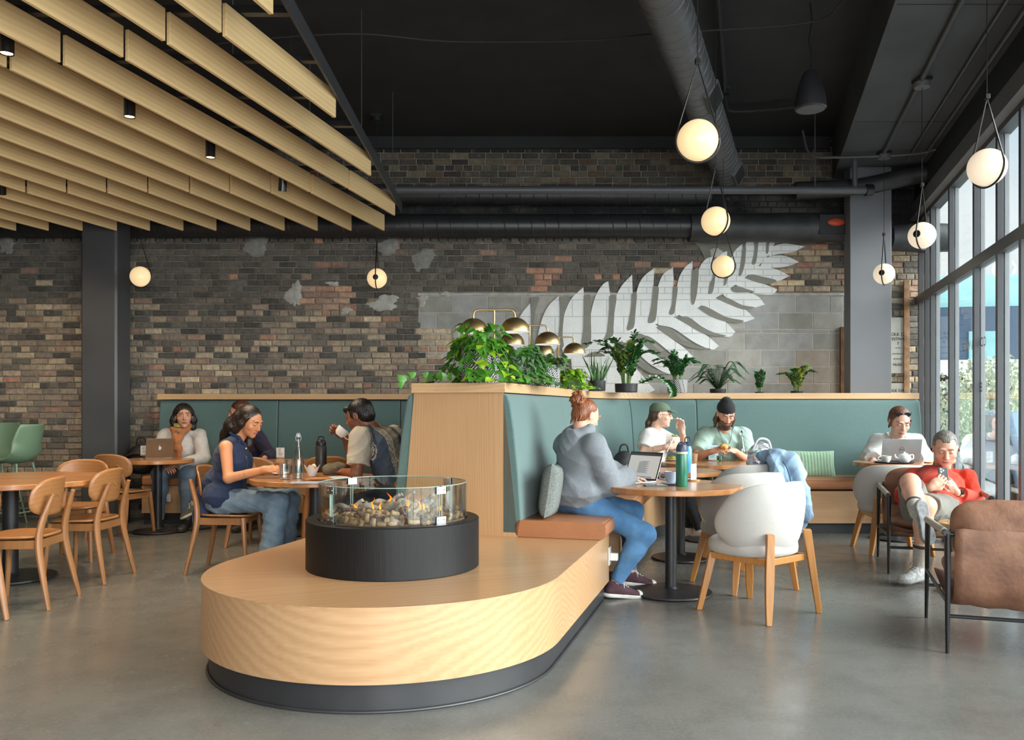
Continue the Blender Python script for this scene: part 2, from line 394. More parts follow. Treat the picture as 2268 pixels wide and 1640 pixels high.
# concrete-block infill of the back wall, left partly bare
cm = MB(); ch = .198; z = 2.652-ch; row = 0; zlist = []
hh = [ch, ch, .045, ch, ch, ch, ch]
zt = 2.652-.03
for k, h_ in enumerate(hh):
    z0 = zt-h_; x = CM[0]+.02 - (k % 2)*.2
    while x < 3.92:
        x2 = x+.405; a, b2 = max(x, CM[0]+.02 if k < 2 else W2(1003, 0)[0]), min(x2, 3.92)
        if b2-a > .03:
            cc = np.array(lin(R.choice(['#a2a19c', '#a9a8a6', '#9b9a93', '#a5a4a2', '#aaa7a1'])))*R.uniform(.93, 1.06)
            if x > 3.1 and k > 3: cc = np.array(lin('#a39a8d'))
            cm.box((a+.005, WY+.004+R.uniform(0, .004), z0+.005), (b2-.005, WY+.04, zt-.005), tuple(cc))
        x = x2
    zt = z0
wb = MB().box((XL, WY+.016, 0), (WX(WY)+.3, WY+.2, ZC))
wall = struct('wall_back', wb, mortar)
o = bk.build('brickwork', bm_brick, wall); o['label'] = 'sooty brown and tan old brickwork'
MB().box((CM[0]+.01, WY+.009, 1.2), (3.925, WY+.03, 2.625)).build('block_mortar', pl_m, wall)
o = cm.build('blockwork', mat('concrete_block', (1.12, 1.12, 1.12), .85, var=.1, scale=9, bump=.35, bscale=70, attr='Col', col2=(.88, .87, .85)), wall, bevel=.004)
o['label'] = 'grey concrete block infill'
# patches of smeared plaster and mortar
pl = mat('smeared_plaster', '#8d8c86', .9, var=.25, scale=14, bump=.8, bscale=25)
pl2 = mat('pale_plaster', '#b4b3ab', .9, var=.2, scale=12, bump=.8, bscale=25)
def blob(mb, cx, cy, rx, ry, seed, y=None, n_=46, rough=.28):
    q = random.Random(seed); ph = [q.uniform(0, 6.28) for _ in range(7)]
    x0, z0 = W2(cx, cy); sx, sz = rx*WY/F, ry*WY/F; vs = [(x0, WY-.014, z0)]; ring = []
    for rr, yy in ((.55, -.014), (1.0, .004)):
        for k in range(n_):
            a = 2*PI*k/n_; r = rr*(1+(rough*(math.sin(2*a+ph[0])+math.sin(3*a+ph[1])*.8+math.sin(5*a+ph[2])*.5+math.sin(9*a+ph[3])*.35+math.sin(17*a+ph[4])*.25)*.5 if rr == 1 else 0))
            vs.append((x0+sx*r*math.cos(a), WY+yy, z0+sz*r*math.sin(a)))
    fs = [(0, 1+(k+1) % n_, 1+k) for k in range(n_)]+[(1+k, 1+(k+1) % n_, 1+n_+(k+1) % n_, 1+n_+k) for k in range(n_)]
    mb.add(vs, [f[::-1] for f in fs])
pm_ = MB()
for i, (a, b_, c, d) in enumerate([(568, 546, 30, 24), (858, 548, 24, 22), (938, 575, 28, 26), (15, 530, 16, 40)]): blob(pm_, a, b_, c, d, i)
o = pm_.build('plaster_patch', pl, wall, smooth=True); o['label'] = 'grey smeared plaster patches'
pm_ = MB()
for i, (a, b_, c, d) in enumerate([(850, 672, 36, 16), (652, 652, 16, 30), (765, 688, 14, 9), (935, 664, 12, 14), (1010, 745, 10, 22), (735, 628, 16, 6), (1585, 560, 22, 14), (985, 652, 18, 5)]): blob(pm_, a, b_, c, d, 20+i, rough=.4)
o = pm_.build('plaster_smear', pl2, wall, smooth=True); o['label'] = 'pale plaster smears'
# lintel strip over the block infill, timber scrap beside it
struct('trim_2', MB().box((CM[0], WY-.006, 2.625), (3.93, WY+.03, 2.655)), pl2, bevel=.004)
t_ = MB(); a = W2(1860, 725); b_ = W2(1872, 880)
t_.box((a[0], WY-.03, b_[1]), (b_[0], WY+.01, a[1]))
struct('trim_3', t_, mat('raw_timber', '#6b4a30', .8, var=.4, scale=8))
struct('trim_6', MB().box((XL, WY-.035, 4.36), (3.75, WY+.05, ZC)), blk)
struct('trim_7', MB().box((XL, WY+.0085, 3.27), (WX(WY), WY+.02, 3.91)), blk)
# ---- painted frond mural
paint = mat('white_mural_paint', '#f1f3f2', .8, var=.05, scale=6, bump=.5, bscale=50)
n = paint.node_tree.nodes; l = paint.node_tree.links; b = n['Principled BSDF']; tcn = n['Texture Coordinate']
def bt_(w, h, ms, off):
    mp_ = n.new('ShaderNodeMapping'); mp_.inputs['Rotation'].default_value = (PI/2, 0, 0); mp_.inputs['Location'].default_value = off; l.new(tcn.outputs['Object'], mp_.inputs[0])
    q_ = n.new('ShaderNodeTexBrick'); q_.inputs['Scale'].default_value = 1; q_.inputs['Brick Width'].default_value = w; q_.inputs['Row Height'].default_value = h; q_.inputs['Mortar Size'].default_value = ms; q_.inputs['Mortar Smooth'].default_value = .6
    l.new(mp_.outputs[0], q_.inputs[0]); return q_.outputs['Fac']
sz_ = n.new('ShaderNodeSeparateXYZ'); l.new(tcn.outputs['Object'], sz_.inputs[0]); gt_ = n.new('ShaderNodeMath'); gt_.operation = 'GREATER_THAN'; gt_.inputs[1].default_value = 2.64; l.new(sz_.outputs['Z'], gt_.inputs[0])
mm_ = n.new('ShaderNodeMix'); l.new(gt_.outputs[0], mm_.inputs[0]); l.new(bt_(.405, .198, .007, (.1, .0, .04)), mm_.inputs[2]); l.new(bt_(.212, .0716, .006, (0, 0, 0)), mm_.inputs[3])
old = b.inputs['Base Color'].links[0].from_socket; l.new(addmix(n, l, mm_.outputs[0], old, lin('#d3d5d1')), b.inputs['Base Color'])
b2_ = n.new('ShaderNodeBump'); b2_.inputs['Strength'].default_value = .6; b2_.inputs['Distance'].default_value = .006; b2_.invert = True; l.new(mm_.outputs[0], b2_.inputs['Height'])
l.new(b.inputs['Normal'].links[0].from_socket, b2_.inputs['Normal']); l.new(b2_.outputs[0], b.inputs['Normal'])
mur = MB(); mc = [0]
def MU(x, y): return W2(1120+x/2.908, 500+y/2.908)
def leaf2(pts, fat=0):
    """closed outline on the wall from photo measurements"""
    gx = sum(p[0] for p in pts)/len(pts); gy = sum(p[1] for p in pts)/len(pts)
    if fat:
        t0 = Vector(pts[0]); ax = (t0-Vector((gx, gy))).normalized(); q_ = []
        for i, p in enumerate(pts):
            d_ = Vector(p)-Vector((gx, gy)); al = ax*d_.dot(ax); q_.append(tuple(Vector((gx, gy))+al+(d_-al)*fat))
        pts = q_
    P = [MU(*p) for p in pts]; mc[0] += 1; y = WY-.0085-.00012*mc[0]
    P3 = bez([(p[0], 0, p[1]) for p in P+[P[0]]], 6)[:-1]
    cx = sum(p.x for p in P3)/len(P3); cz = sum(p.z for p in P3)/len(P3)
    n_ = len(P3); vs = [(p.x, y, p.z) for p in P3]+[(p.x, y+.006, p.z) for p in P3]
    mur.add(vs, [tuple(range(n_))]+[(i, n_+i, n_+(i+1) % n_, (i+1) % n_) for i in range(n_)])
UPL = [  # tip, right-side points, base, left-side points
 [(158, 500), (160, 600), (150, 760), (60, 800), (60, 700), (100, 580)],
 [(343, 452), (347, 600), (335, 760), (250, 850), (210, 760), (236, 620), (280, 520)],
 [(501, 397), (502, 560), (496, 700), (485, 800), (400, 860), (362, 760), (380, 600), (425, 480)],
 [(660, 358), (670, 480), (660, 620), (630, 735), (600, 800), (548, 770), (548, 620), (580, 470), (625, 385)],
 [(814, 315), (812, 480), (795, 600), (775, 690), (720, 730), (690, 640), (706, 500), (745, 400)],
 [(957, 273), (945, 420), (930, 560), (905, 650), (850, 680), (835, 560), (852, 420), (890, 335)],
 [(1077, 268), (1078, 420), (1062, 520), (1040, 610), (985, 620), (972, 500), (985, 400), (1020, 315)],
 [(1203, 228), (1195, 400), (1190, 520), (1120, 560), (1098, 470), (1118, 350), (1155, 275)],
 [(1335, 196), (1340, 330), (1330, 450), (1280, 500), (1235, 430), (1245, 300), (1285, 225)],
 [(1425, 164), (1420, 260), (1400, 390), (1350, 420), (1340, 300), (1370, 200)],
 [(1522, 118), (1525, 220), (1495, 330), (1440, 360), (1440, 260), (1475, 170)],
 [(1625, 103), (1600, 200), (1575, 260), (1530, 280), (1540, 190), (1560, 103)],
 [(1690, 103), (1680, 190), (1640, 240), (1610, 230), (1615, 160), (1630, 103)],
]
LOW = [
 [(1925, 135), (1850, 165), (1750, 180), (1690, 190), (1720, 145), (1800, 125)],
 [(1890, 235), (1800, 260), (1700, 265), (1640, 265), (1680, 215), (1790, 205)],
 [(1828, 325), (1750, 348), (1650, 330), (1560, 310), (1620, 272), (1740, 290)],
 [(1748, 412), (1715, 436), (1600, 425), (1490, 385), (1470, 350), (1560, 352), (1670, 385)],
 [(1668, 510), (1580, 520), (1480, 490), (1400, 440), (1420, 410), (1520, 430), (1620, 465)],
 [(1603, 600), (1520, 612), (1400, 570), (1260, 505), (1290, 460), (1420, 500), (1530, 545)],
 [(1478, 685), (1440, 708), (1340, 680), (1200, 610), (1110, 560), (1180, 525), (1300, 560), (1400, 620)],
 [(1372, 775), (1330, 790), (1220, 745), (1080, 660), (980, 630), (1060, 600), (1180, 655), (1290, 715)],
 [(1222, 862), (1190, 876), (1080, 820), (940, 720), (840, 680), (930, 640), (1040, 720), (1140, 790)],
 [(1095, 945), (1050, 948), (930, 880), (800, 770), (700, 720), (790, 690), (900, 770), (1010, 860)],
 [(960, 1060), (880, 1075), (760, 960), (560, 800), (640, 780), (780, 880)],
 [(760, 1090), (640, 1090), (520, 960), (430, 860), (500, 850), (640, 960)],
]
leaf2([(1150, 95), (1235, 130), (1290, 230), (1330, 300), (1430, 345), (1600, 345), (1720, 320), (1790, 240), (1740, 103), (1400, 92)])
ground_ = mur; mur = MB()
for q in UPL: leaf2(q, 1.12)
for q in LOW: leaf2(q, 1.3)
LV = mur
st = [(420, 905), (560, 800), (720, 705), (900, 615), (1080, 545), (1260, 470), (1420, 380), (1560, 280), (1660, 190), (1720, 105)]
wd = [46, 62, 56, 50, 46, 44, 38, 32, 26, 18]
up_ = [(p[0], p[1]-w) for p, w in zip(st, wd)]; lo_ = [(p[0]+w*.5, p[1]+w*.8) for p, w in zip(st, wd)][::-1]
leaf2(up_+lo_)
leaf2([(450, 930), (480, 820), (560, 800), (700, 900), (860, 1090), (500, 1090)])
mt_ = thing('leaf_mural', 'large white fern frond painted across the brick and block wall', 'mural')
mur.build('white_paint', paint, mt_); ground_.build('grey_ground', mat('mural_ground', '#7b7a70', .9, var=.2, scale=6, bump=.7, bscale=40), mt_)
mur = MB(); mc[0] = 60
GAPS = [[(162, 465), (215, 465), (190, 560), (175, 700), (190, 770), (162, 760), (163, 600)],
 [(348, 462), (412, 462), (380, 560), (366, 690), (372, 780), (338, 775), (348, 620)],
 [(503, 455), (545, 455), (548, 600), (545, 760), (490, 785), (500, 650)],
 [(668, 455), (712, 455), (700, 560), (694, 650), (688, 710), (632, 738), (652, 680), (665, 560)],
 [(811, 440), (843, 440), (835, 560), (828, 640), (812, 668), (780, 670), (795, 600), (808, 520)],
 [(950, 390), (984, 400), (978, 480), (968, 590), (952, 622), (920, 628), (918, 600), (937, 520)],
 [(1078, 390), (1106, 400), (1095, 500), (1083, 565), (1060, 575), (1053, 558), (1070, 500)],
 [(1200, 290), (1240, 280), (1232, 420), (1214, 500), (1197, 505), (1192, 440)],
 [(1338, 250), (1352, 250), (1345, 360), (1330, 432), (1305, 437), (1315, 380), (1334, 330)],
 [(1425, 240), (1442, 270), (1430, 340), (1415, 382), (1403, 383), (1410, 330)],
 [(1524, 140), (1545, 140), (1537, 250), (1516, 318), (1500, 320), (1512, 250)],
 [(1600, 103), (1624, 103), (1612, 230), (1592, 252), (1584, 240), (1598, 180)],
 [(1678, 103), (1692, 103), (1690, 170), (1676, 182), (1674, 150)],
 [(1540, 338), (1580, 316), (1650, 330), (1740, 354), (1700, 378), (1640, 372), (1575, 352)],
 [(1448, 410), (1478, 388), (1550, 410), (1600, 428), (1540, 432), (1470, 430)],
 [(1352, 468), (1385, 457), (1440, 472), (1520, 512), (1600, 528), (1530, 540), (1440, 508)],
 [(1237, 532), (1270, 518), (1320, 538), (1420, 590), (1530, 614), (1480, 628), (1390, 612), (1310, 580)],
 [(1105, 600), (1140, 588), (1185, 595), (1260, 650), (1340, 690), (1420, 710), (1330, 712), (1240, 680), (1160, 630)],
 [(968, 655), (1010, 648), (1060, 668), (1130, 730), (1230, 775), (1320, 795), (1230, 795), (1140, 770), (1050, 715)],
 [(820, 708), (860, 697), (910, 720), (970, 790), (1080, 850), (1180, 880), (1080, 878), (980, 840), (890, 765)],
 [(706, 765), (735, 748), (790, 770), (850, 850), (930, 910), (1040, 955), (930, 950), (830, 885), (755, 815)],
 [(500, 848), (575, 812), (640, 840), (560, 845)]]
for q in GAPS: leaf2(q)
mur.build('grey_paint', mat('mural_grey_paint', '#8c8b82', .85, var=.08, scale=8, bump=.5, bscale=50), mt_)

# ---- columns
def column(name, x0, x1, y0, y1, z1, m):
    struct(name, MB().box((x0, y0, 0), (x1, y1, z1)), m, bevel=.006)
def column2(name, x0, x1, y0, y1, z1, m):
    struct(name, MB().box((x0, y0, 0), (x1, y1, z1)), m, bevel=.022, seg=1)
column2('trim_4', (178-CX)*9.42/F, (258-CX)*9.42/F, 9.42, 9.42+.36, ZC, mat('column_charcoal', (.066, .067, .072), .42, var=.1, scale=2, bump=.1, bscale=6))
column('trim_5', (1883-CX)*9.62/F, (1975-CX)*9.62/F, 9.62, 9.80, ZR, mat('column_grey', (.15, .153, .165), .45, var=.05, scale=1.5, bump=.08, bscale=8))
# far right: brick return with posters and a timber batten
bt = MB(); a = W2(1996, 622); b_ = W2(2005, 870)
bt.box((a[0]+.02, WY-.03, b_[1]), (b_[0]+.04, WY-.006, a[1]))
tag(bt.build('wall_batten', mat('worn_batten', '#8e6b4c', .8, var=.35, scale=12), bevel=.002), 'narrow weathered timber batten fixed upright on the brick beside the window', 'batten')
pap = mat('aged_poster_paper', '#b9b7ad', .9, var=.12, scale=10)
ink = mat('black_ink', (.01, .01, .01), .7, var=.1)
pst = thing('wall_poster', 'torn folk festival poster pasted on the brick beside the right column', 'poster', (W2(1988, 760)[0], WY-.012, W2(1988, 760)[1]))
MB().box((-.09, 0, -.36), (.10, .003, .30)).build('paper', pap, pst)
for t, zz, sz in (('FOLK DA', .10, .052), ('FESTIVAL', .045, .048), ('7', -.01, .05), ('ON SALE', -.06, .018), ('THE SUMMER TOUR', -.13, .016), ('IN THE PARK', -.19, .018), ('MUSIC', -.26, .04)):
    text('lettering', t, sz, ink, Matrix.Translation((0, -.002, zz)) @ Matrix.Rotation(PI/2, 4, 'X'), pst)
pst2 = thing('wall_poster', 'lower half-hidden folk dance poster just above the bench ledge', 'poster', (W2(1992, 868)[0], WY-.016, W2(0, 868)[1]))
MB().box((-.10, 0, -.03), (.12, .003, .10)).build('paper', pap, pst2)
text('lettering', 'FOLK DANCE', .05, ink, Matrix.Translation((0, -.002, .01)) @ Matrix.Rotation(PI/2, 4, 'X'), pst2)

# ---- glazed wall on the right, built in its own axis (local x inward-normal, local y along the wall)
GW = Matrix.Translation((1.931, 0, 0)) @ Matrix.Rotation(-TH, 4, 'Z')
LU = 1/CU
zs, zt_, zh0, zh1 = .12, 2.56, 3.50, 3.72
noses = [9.59, 9.28, 8.41, 7.47, 6.76, 6.17, 5.4, 4.6, 3.7, 2.8, 1.8, .8, -.2, -1.2, -2.2, -3.0]
gw = bpy.data.objects.new('window_1', None); C.objects.link(gw); gw.matrix_world = GW; tag(gw, kind='structure')
def gp(name, mb, m, bevel=0): return mb.build(name, m, gw, bevel=bevel)
u_end = WY*LU+.15; u_st = YF*LU
for y in noses:
    u = y*LU
    gp('mullion', MB().box((0, u, zs), (.045, u+.055, zh0)), frame_m, .003)
    gp('outer_mullion', MB().box((.052, u-.0, zs), (.088, u+.055, zh0)), frame_out, .003)
gp('mullion', MB().box((0, u_end-.38, zs), (.05, u_end-.30, zh0)), frame_m)
hd = MB().box((-.005, u_st, zt_-.05), (.045, u_end, zt_+.045))
gp('transom', hd, frame_m, .003)
gp('outer_transom', MB().box((.052, u_st, zt_-.045), (.088, u_end, zt_+.04)), frame_out)
gp('sill', MB().box((-.02, u_st, 0), (.1, u_end, zs)), frame_m)
gp('header', MB().box((.0, u_st, zh0-.05), (.1, u_end, zh0+.02)), frame_m)
gp('header_band', MB().prism([(-.06, zh0+.02), (.0, zh0), (.1, zh0), (.1, zh1), (-.03, zh1)], -u_end, -u_st, M=Matrix.Rotation(PI/2, 4, 'X')), mat('header_grey', (.2, .205, .215), .35, var=.1, scale=1.5))
gp('glazing', MB().box((.047, u_st, zs), (.050, u_end, zh0)), glass('window_glass', (.93, .97, .97)))
struct('wall_right', MB().box((-.01, u_st, zh1), (.2, u_end, ZC)), dark_wall).matrix_world = GW
# letters on the glass, read from the street side
win_txt = mat('grey_vinyl_lettering', (.25, .26, .27), .6)
for t, zz in (('COFFEE & WINE', 1.86), ('ALL DAY', 1.66), ('EVERY DAY', 1.47)):
    o = text('lettering', t, .115, win_txt, Matrix.Translation((.052, 7.75*LU-.05, zz-.0)) @ Matrix.Rotation(PI/2, 4, 'Z') @ Matrix.Rotation(PI/2, 4, 'X'), gw)
# ---- outside: street, buildings, hedge, cars
struct('ground_street', MB().box((3, -30, -.32), (80, 90, -.14)), mat('street_paving', '#a9aaa8', .8, var=.1, scale=1))
bb = thing('far_building', 'dark blue building with a glazed roof across the street', 'building', (22, 34, -.2), -.2)
MB().box((-9, 0, 0), (14, 10, 5.6)).build('facade', mat('blue_cladding', '#3f566e', .5, var=.1, scale=.6, emit=0), bb)
gm = mat('teal_glazing', '#8fc4c4', .3, var=.1, scale=1)
for k in range(9): MB().box((-8.4+k*2.4, -.06, 1.0+.9*(k % 2)), (-7.2+k*2.4, .05, 4.6)).build('pane', gm, bb)
MB().grid(lambda a, b_: (-9+23*a, 5+4.6*math.cos(PI*b_), 5.6+1.9*math.sin(PI*b_)), 12, 12).build('glass_roof', gm, bb, smooth=True)
MB().box((-9, -3, 2.3), (14, 0, 2.5)).box((-9, -3, 2.75), (14, 0, 3.3)).build('canopy', mat('white_canopy', (.85, .87, .88), .5), bb)
def foliage_ball(mb, c, r, n_, q, s=.09):
    for _ in range(n_):
        d_ = Vector((q.gauss(0, 1), q.gauss(0, 1), q.gauss(0, 1))).normalized()*r*q.uniform(.5, 1)
        p = Vector(c)+d_; e = Euler((q.uniform(0, 6), q.uniform(0, 6), q.uniform(0, 6))).to_matrix()
        mb.add([p+e@Vector(v)*s for v in ((-.5, 0, 0), (0, -.35, .1), (.5, 0, 0), (0, .35, .1))], [(0, 1, 2, 3)])
hq = random.Random(5)
for k, (hx, hy, hr) in enumerate([(9.5, 17, 1.2), (11.2, 20.0, 1.25), (13.0, 23.0, 1.3), (14.8, 26, 1.4)]):
    tr = thing('street_tree', ['pale budding street tree seen through the farthest window bay', 'pale street tree second along the far pavement', 'bushy pale street tree third along the far pavement', 'bushy pale street tree nearest the right edge of the picture'][k], 'tree', (hx, hy, -.15))
    MB().tube([(0, 0, 0), (.05, 0, 1.0), (0, .05, 2.0)], [.09, .07, .04], 8).tube([(0, 0, 1.0), (.5, .1, 1.9)], .03, 6).tube([(0, 0, 1.2), (-.5, -.1, 2.0)], .03, 6).build('trunk', mat('bark', '#8b8378', .9), tr)
    m_ = MB(); foliage_ball(m_, (0, 0, 1.35), hr, 2600, hq, .09)
    m_.build('crown', mat('pale_leaves', '#c3cbae', .8, var=.25, scale=2), tr)
def car(loc, rot, col, label):
    c = thing('parked_car', label, 'car', loc, rot)
    prof = [(-2.1, .35), (-2.15, .75), (-1.6, .95), (-1.1, 1.38), (.6, 1.42), (1.2, .98), (2.0, .82), (2.15, .4)]
    MB().prism(prof, -.85, .85, M=Matrix.Rotation(PI/2, 4, 'X')).build('body', mat('car_'+label.split()[0], col, .25, coat=.6), c, bevel=.08, seg=3, smooth=True)
    MB().prism([(-1.5, .97), (-1.05, 1.32), (.55, 1.36), (1.05, .98)], -.865, .865, M=Matrix.Rotation(PI/2, 4, 'X')).build('window', mat('car_glass', (.05, .07, .09), .1), c)
    for x in (-1.35, 1.35):
        for y in (-.8, .8): MB().lathe([(0, -.1), (.33, -.1), (.33, .1), (0, .1)], 20, M=Matrix.Translation((x, y, .33)) @ Matrix.Rotation(PI/2, 4, 'X')).build('wheel', mat('tyre', (.02, .02, .02), .8), c, smooth=True)
car((7.6, 12.0, -.15), 1.25, '#8fa9c0', 'light blue car parked outside the second window bay')
car((15.5, 21.0, -.15), 1.28, '#5c86a8', 'blue car parked farther along the street')
# ================================================================ CEILING FITTINGS
duct_m = mat('painted_duct', (.085, .086, .09), .42, var=.15, scale=4, bump=.1, bscale=10)
def duct(name, label, p0, p1, r, pitch=.13, m=duct_m, parts=None, cat='duct'):
    p0 = Vector(p0); p1 = Vector(p1); L = (p1-p0).length
    t = thing(name, label, cat, p0); q = (p1-p0).to_track_quat('Z', 'Y').to_matrix().to_4x4()
    MB().lathe([(0, 0), (r, 0), (r, L), (0, L)], 40, M=q).build('pipe_shell', m, t, smooth=True)
    n_ = int(L/pitch); path = []
    for k in range(n_*24+1):
        a = 2*PI*k/24; path.append(q @ Vector((r*math.cos(a), r*math.sin(a), k/24*pitch)))
    MB().tube(path, .0055, 5).build('spiral_seam', m, t, smooth=True)
    return t, q, L
t, q, L = duct('spiral_duct', 'grey spiral duct running back across the middle of the ceiling', (.99-.35*3, 5.58-3, 3.95), (2.5, 9.85, 3.93), .155)
nl_ = q.to_3x3().inverted() @ Vector((.80, -.30, -.52)); ang_ = math.atan2(nl_.y, nl_.x)
for s_ in (.65, .965):
    M_ = q @ Matrix.Translation((0, 0, L*s_)) @ Matrix.Rotation(ang_, 4, 'Z')
    g = MB().cbox((0, 0, 0), (.04, .17, .42)); g.v = [tuple(M_ @ (Vector(v)+Vector((.155, 0, -.2)))) for v in g.v]
    gr = g.build('register', duct_m, t, bevel=.004)
    s2 = MB()
    for k in range(13): s2.cbox((.18, 0, -.37+k*.029), (.008, .13, .012))
    s2.v = [tuple(M_ @ Vector(v)) for v in s2.v]; s2.build('louvre', blk, gr)
duct('spiral_duct', 'lower thick black spiral duct along the brick wall', (XL, 9.95, 3.405), (2.1, 9.95, 3.405), .135, .155, mat('black_duct', (.024, .025, .027), .4, var=.2, scale=3))
duct('spiral_duct', 'upper black spiral duct against the brick wall behind the sprinkler pipe', (-3.4, 9.96, 3.76), (2.3, 9.96, 3.76), .11, .155, MATS['black_duct'])
wrap = mat('wrapped_duct', (.03, .031, .033), .5, var=.35, scale=6, bump=.9, bscale=7)
t = thing('wrapped_duct', 'fat black wrapped duct end beside the right column', 'duct', (2.05, 9.93, 3.38))
qx = Matrix.Rotation(PI/2, 4, 'Y')
MB().lathe([(0, 0), (.16, 0), (.168, .3), (.16, .7), (.17, 1.1), (.165, 1.9), (0, 1.9)], 36, M=qx).build('duct_wrap', wrap, t, smooth=True)
rg = mat('red_tag', '#b8401f', .5); MB().ball((1.64, -.168, .03), (.10, .02, .045), 14, 8).build('red_valve', rg, t, smooth=True)
MB().box((1.45, -.17, -.10), (1.80, -.13, .12)).build('control_plate', blk_metal, t, bevel=.004)
MB().lathe([(0, 0), (.15, 0), (.17, .4), (.16, .7), (0, .7)], 30, M=Matrix.Translation((2.3, -.03, -.12)) @ qx).build('elbow_wrap', wrap, t, smooth=True)
t = thing('wrapped_duct', 'dark wrapped duct sweeping above the right column to the windows', 'duct', (3.2, 9.7, 3.75))
MB().tube(bez([(0, 0, 0), (.7, -.05, .03), (1.2, -.15, .12), (1.42, -.2, .14)]), .10, 20).build('duct_wrap', wrap, t, smooth=True)
# sprinkler main
t = thing('sprinkler_pipe', 'long straight grey sprinkler pipe crossing in front of the brick wall', 'pipe', (-1.45, 9.2, 3.632))
x1 = (1930-CX)*9.2/F+1.45
MB().tube([(0, 0, 0), (x1, 0, 0)], .042, 16).build('pipe', grey_paint, t, smooth=True)
MB().lathe([(.03, 0), (.062, 0), (.062, .07), (.05, .08), (0, .08)], 16, M=Matrix.Translation((x1-.06, 0, 0)) @ qx).build('end_cap', blk_metal, t, smooth=True)
xr = (1893-CX)*9.2/F+1.45
MB().tube([(xr, 0, .02), (xr, 0, .53)], .028, 12).build('riser', grey_paint, t, smooth=True)
MB().lathe([(.022, .53), (.016, .56), (.008, .57), (.008, .60), (.03, .602), (.03, .606), (0, .607)], 14, c=(xr, 0, 0)).build('sprinkler_head', mat('brass_fitting', '#b39a50', .3, .9), t, smooth=True)
xh = (1805-CX)*9.2/F+1.45
MB().tube([(xh, 0, .04), (xh, 0, ZC-3.64)], .006, 6).build('hanger_rod', grey_paint, t)
# conduits on the lowered ceiling and upper ceiling
def conduit(label, pts, r=.016, m=grey_paint, name='conduit'):
    o = MB().tube(bez(pts, 8), r, 8).build(name, m, smooth=True); tag(o, label, 'conduit'); return o
cgm = mat('conduit_grey', (.09, .095, .1), .4, .3)
for c0, lb, r in ((1.395, 'conduit along the lowered ceiling feeding the window lamps', .022), (1.83, 'slim conduit on the lowered ceiling nearer the windows', .013), (1.93-.12, 'thin conduit on the lowered ceiling closest to the window wall', .018)):
    off = {1.395: 1.385, 1.83: 1.68}.get(c0, 1.84)
    conduit(lb, [(off+.28*y, y, ZR-.022) for y in (2.5, 5, 7.5, 9.3)], r, cgm)
conduit('bent black conduit dropping from the upper ceiling to the hanging speaker', [D(1580, -140, 5.7), D(1590, 0, 6.62), D(1603, 165, 8.1), D(1607, 225, 8.8), D(1622, 246, 9.05), D(1700, 243, 9.0), D(1765, 236, 8.9)], .018, blk)
conduit('black cable sagging along the dark ceiling', [D(100, 150, 6.2)+Vector((0,0,.0)), D(500, 95, 6.6), D(780, 75, 6.6), D(1000, 92, 6.7), D(1300, 90, 6.7), D(1450, 75, 6.6), D(1790, 50, 6.6), D(1870, 0, 6.2)], .007, blk, 'ceiling_cable')
conduit('curved conduit under the lowered ceiling edge above the far lamp', [(3.15, 9.3, 4.3), (3.2, 9.2, 4.02), (3.45, 9.1, 3.955), (4.2, 9.0, 3.96), (4.4, 8.9, 3.98)], .014, cgm)
# speaker
P = D(1795, 243, 6.8)
t = thing('pendant_speaker', 'black bell-shaped speaker hanging from the ceiling', 'speaker', P)
MB().lathe([(0, .0), (.112, .0), (.122, .012), (.118, .08), (.098, .18), (.066, .27), (.045, .30), (0, .31)], 36).build('cabinet', mat('speaker_black', (.02, .02, .022), .45), t, smooth=True)
MB().lathe([(0, -.003), (.108, -.003), (.108, .002), (0, .002)], 36).build('grille', mat('speaker_grille', (.10, .10, .105), .6, bump=.5, bscale=300), t)
MB().tube(bez([(0, 0, .30), (.012, 0, .42), (-.01, 0, .55), (.01, 0, .7), (0, 0, ZC-P.z)], 8), .007, 6).build('hanging_cable', blk_metal, t, smooth=True)

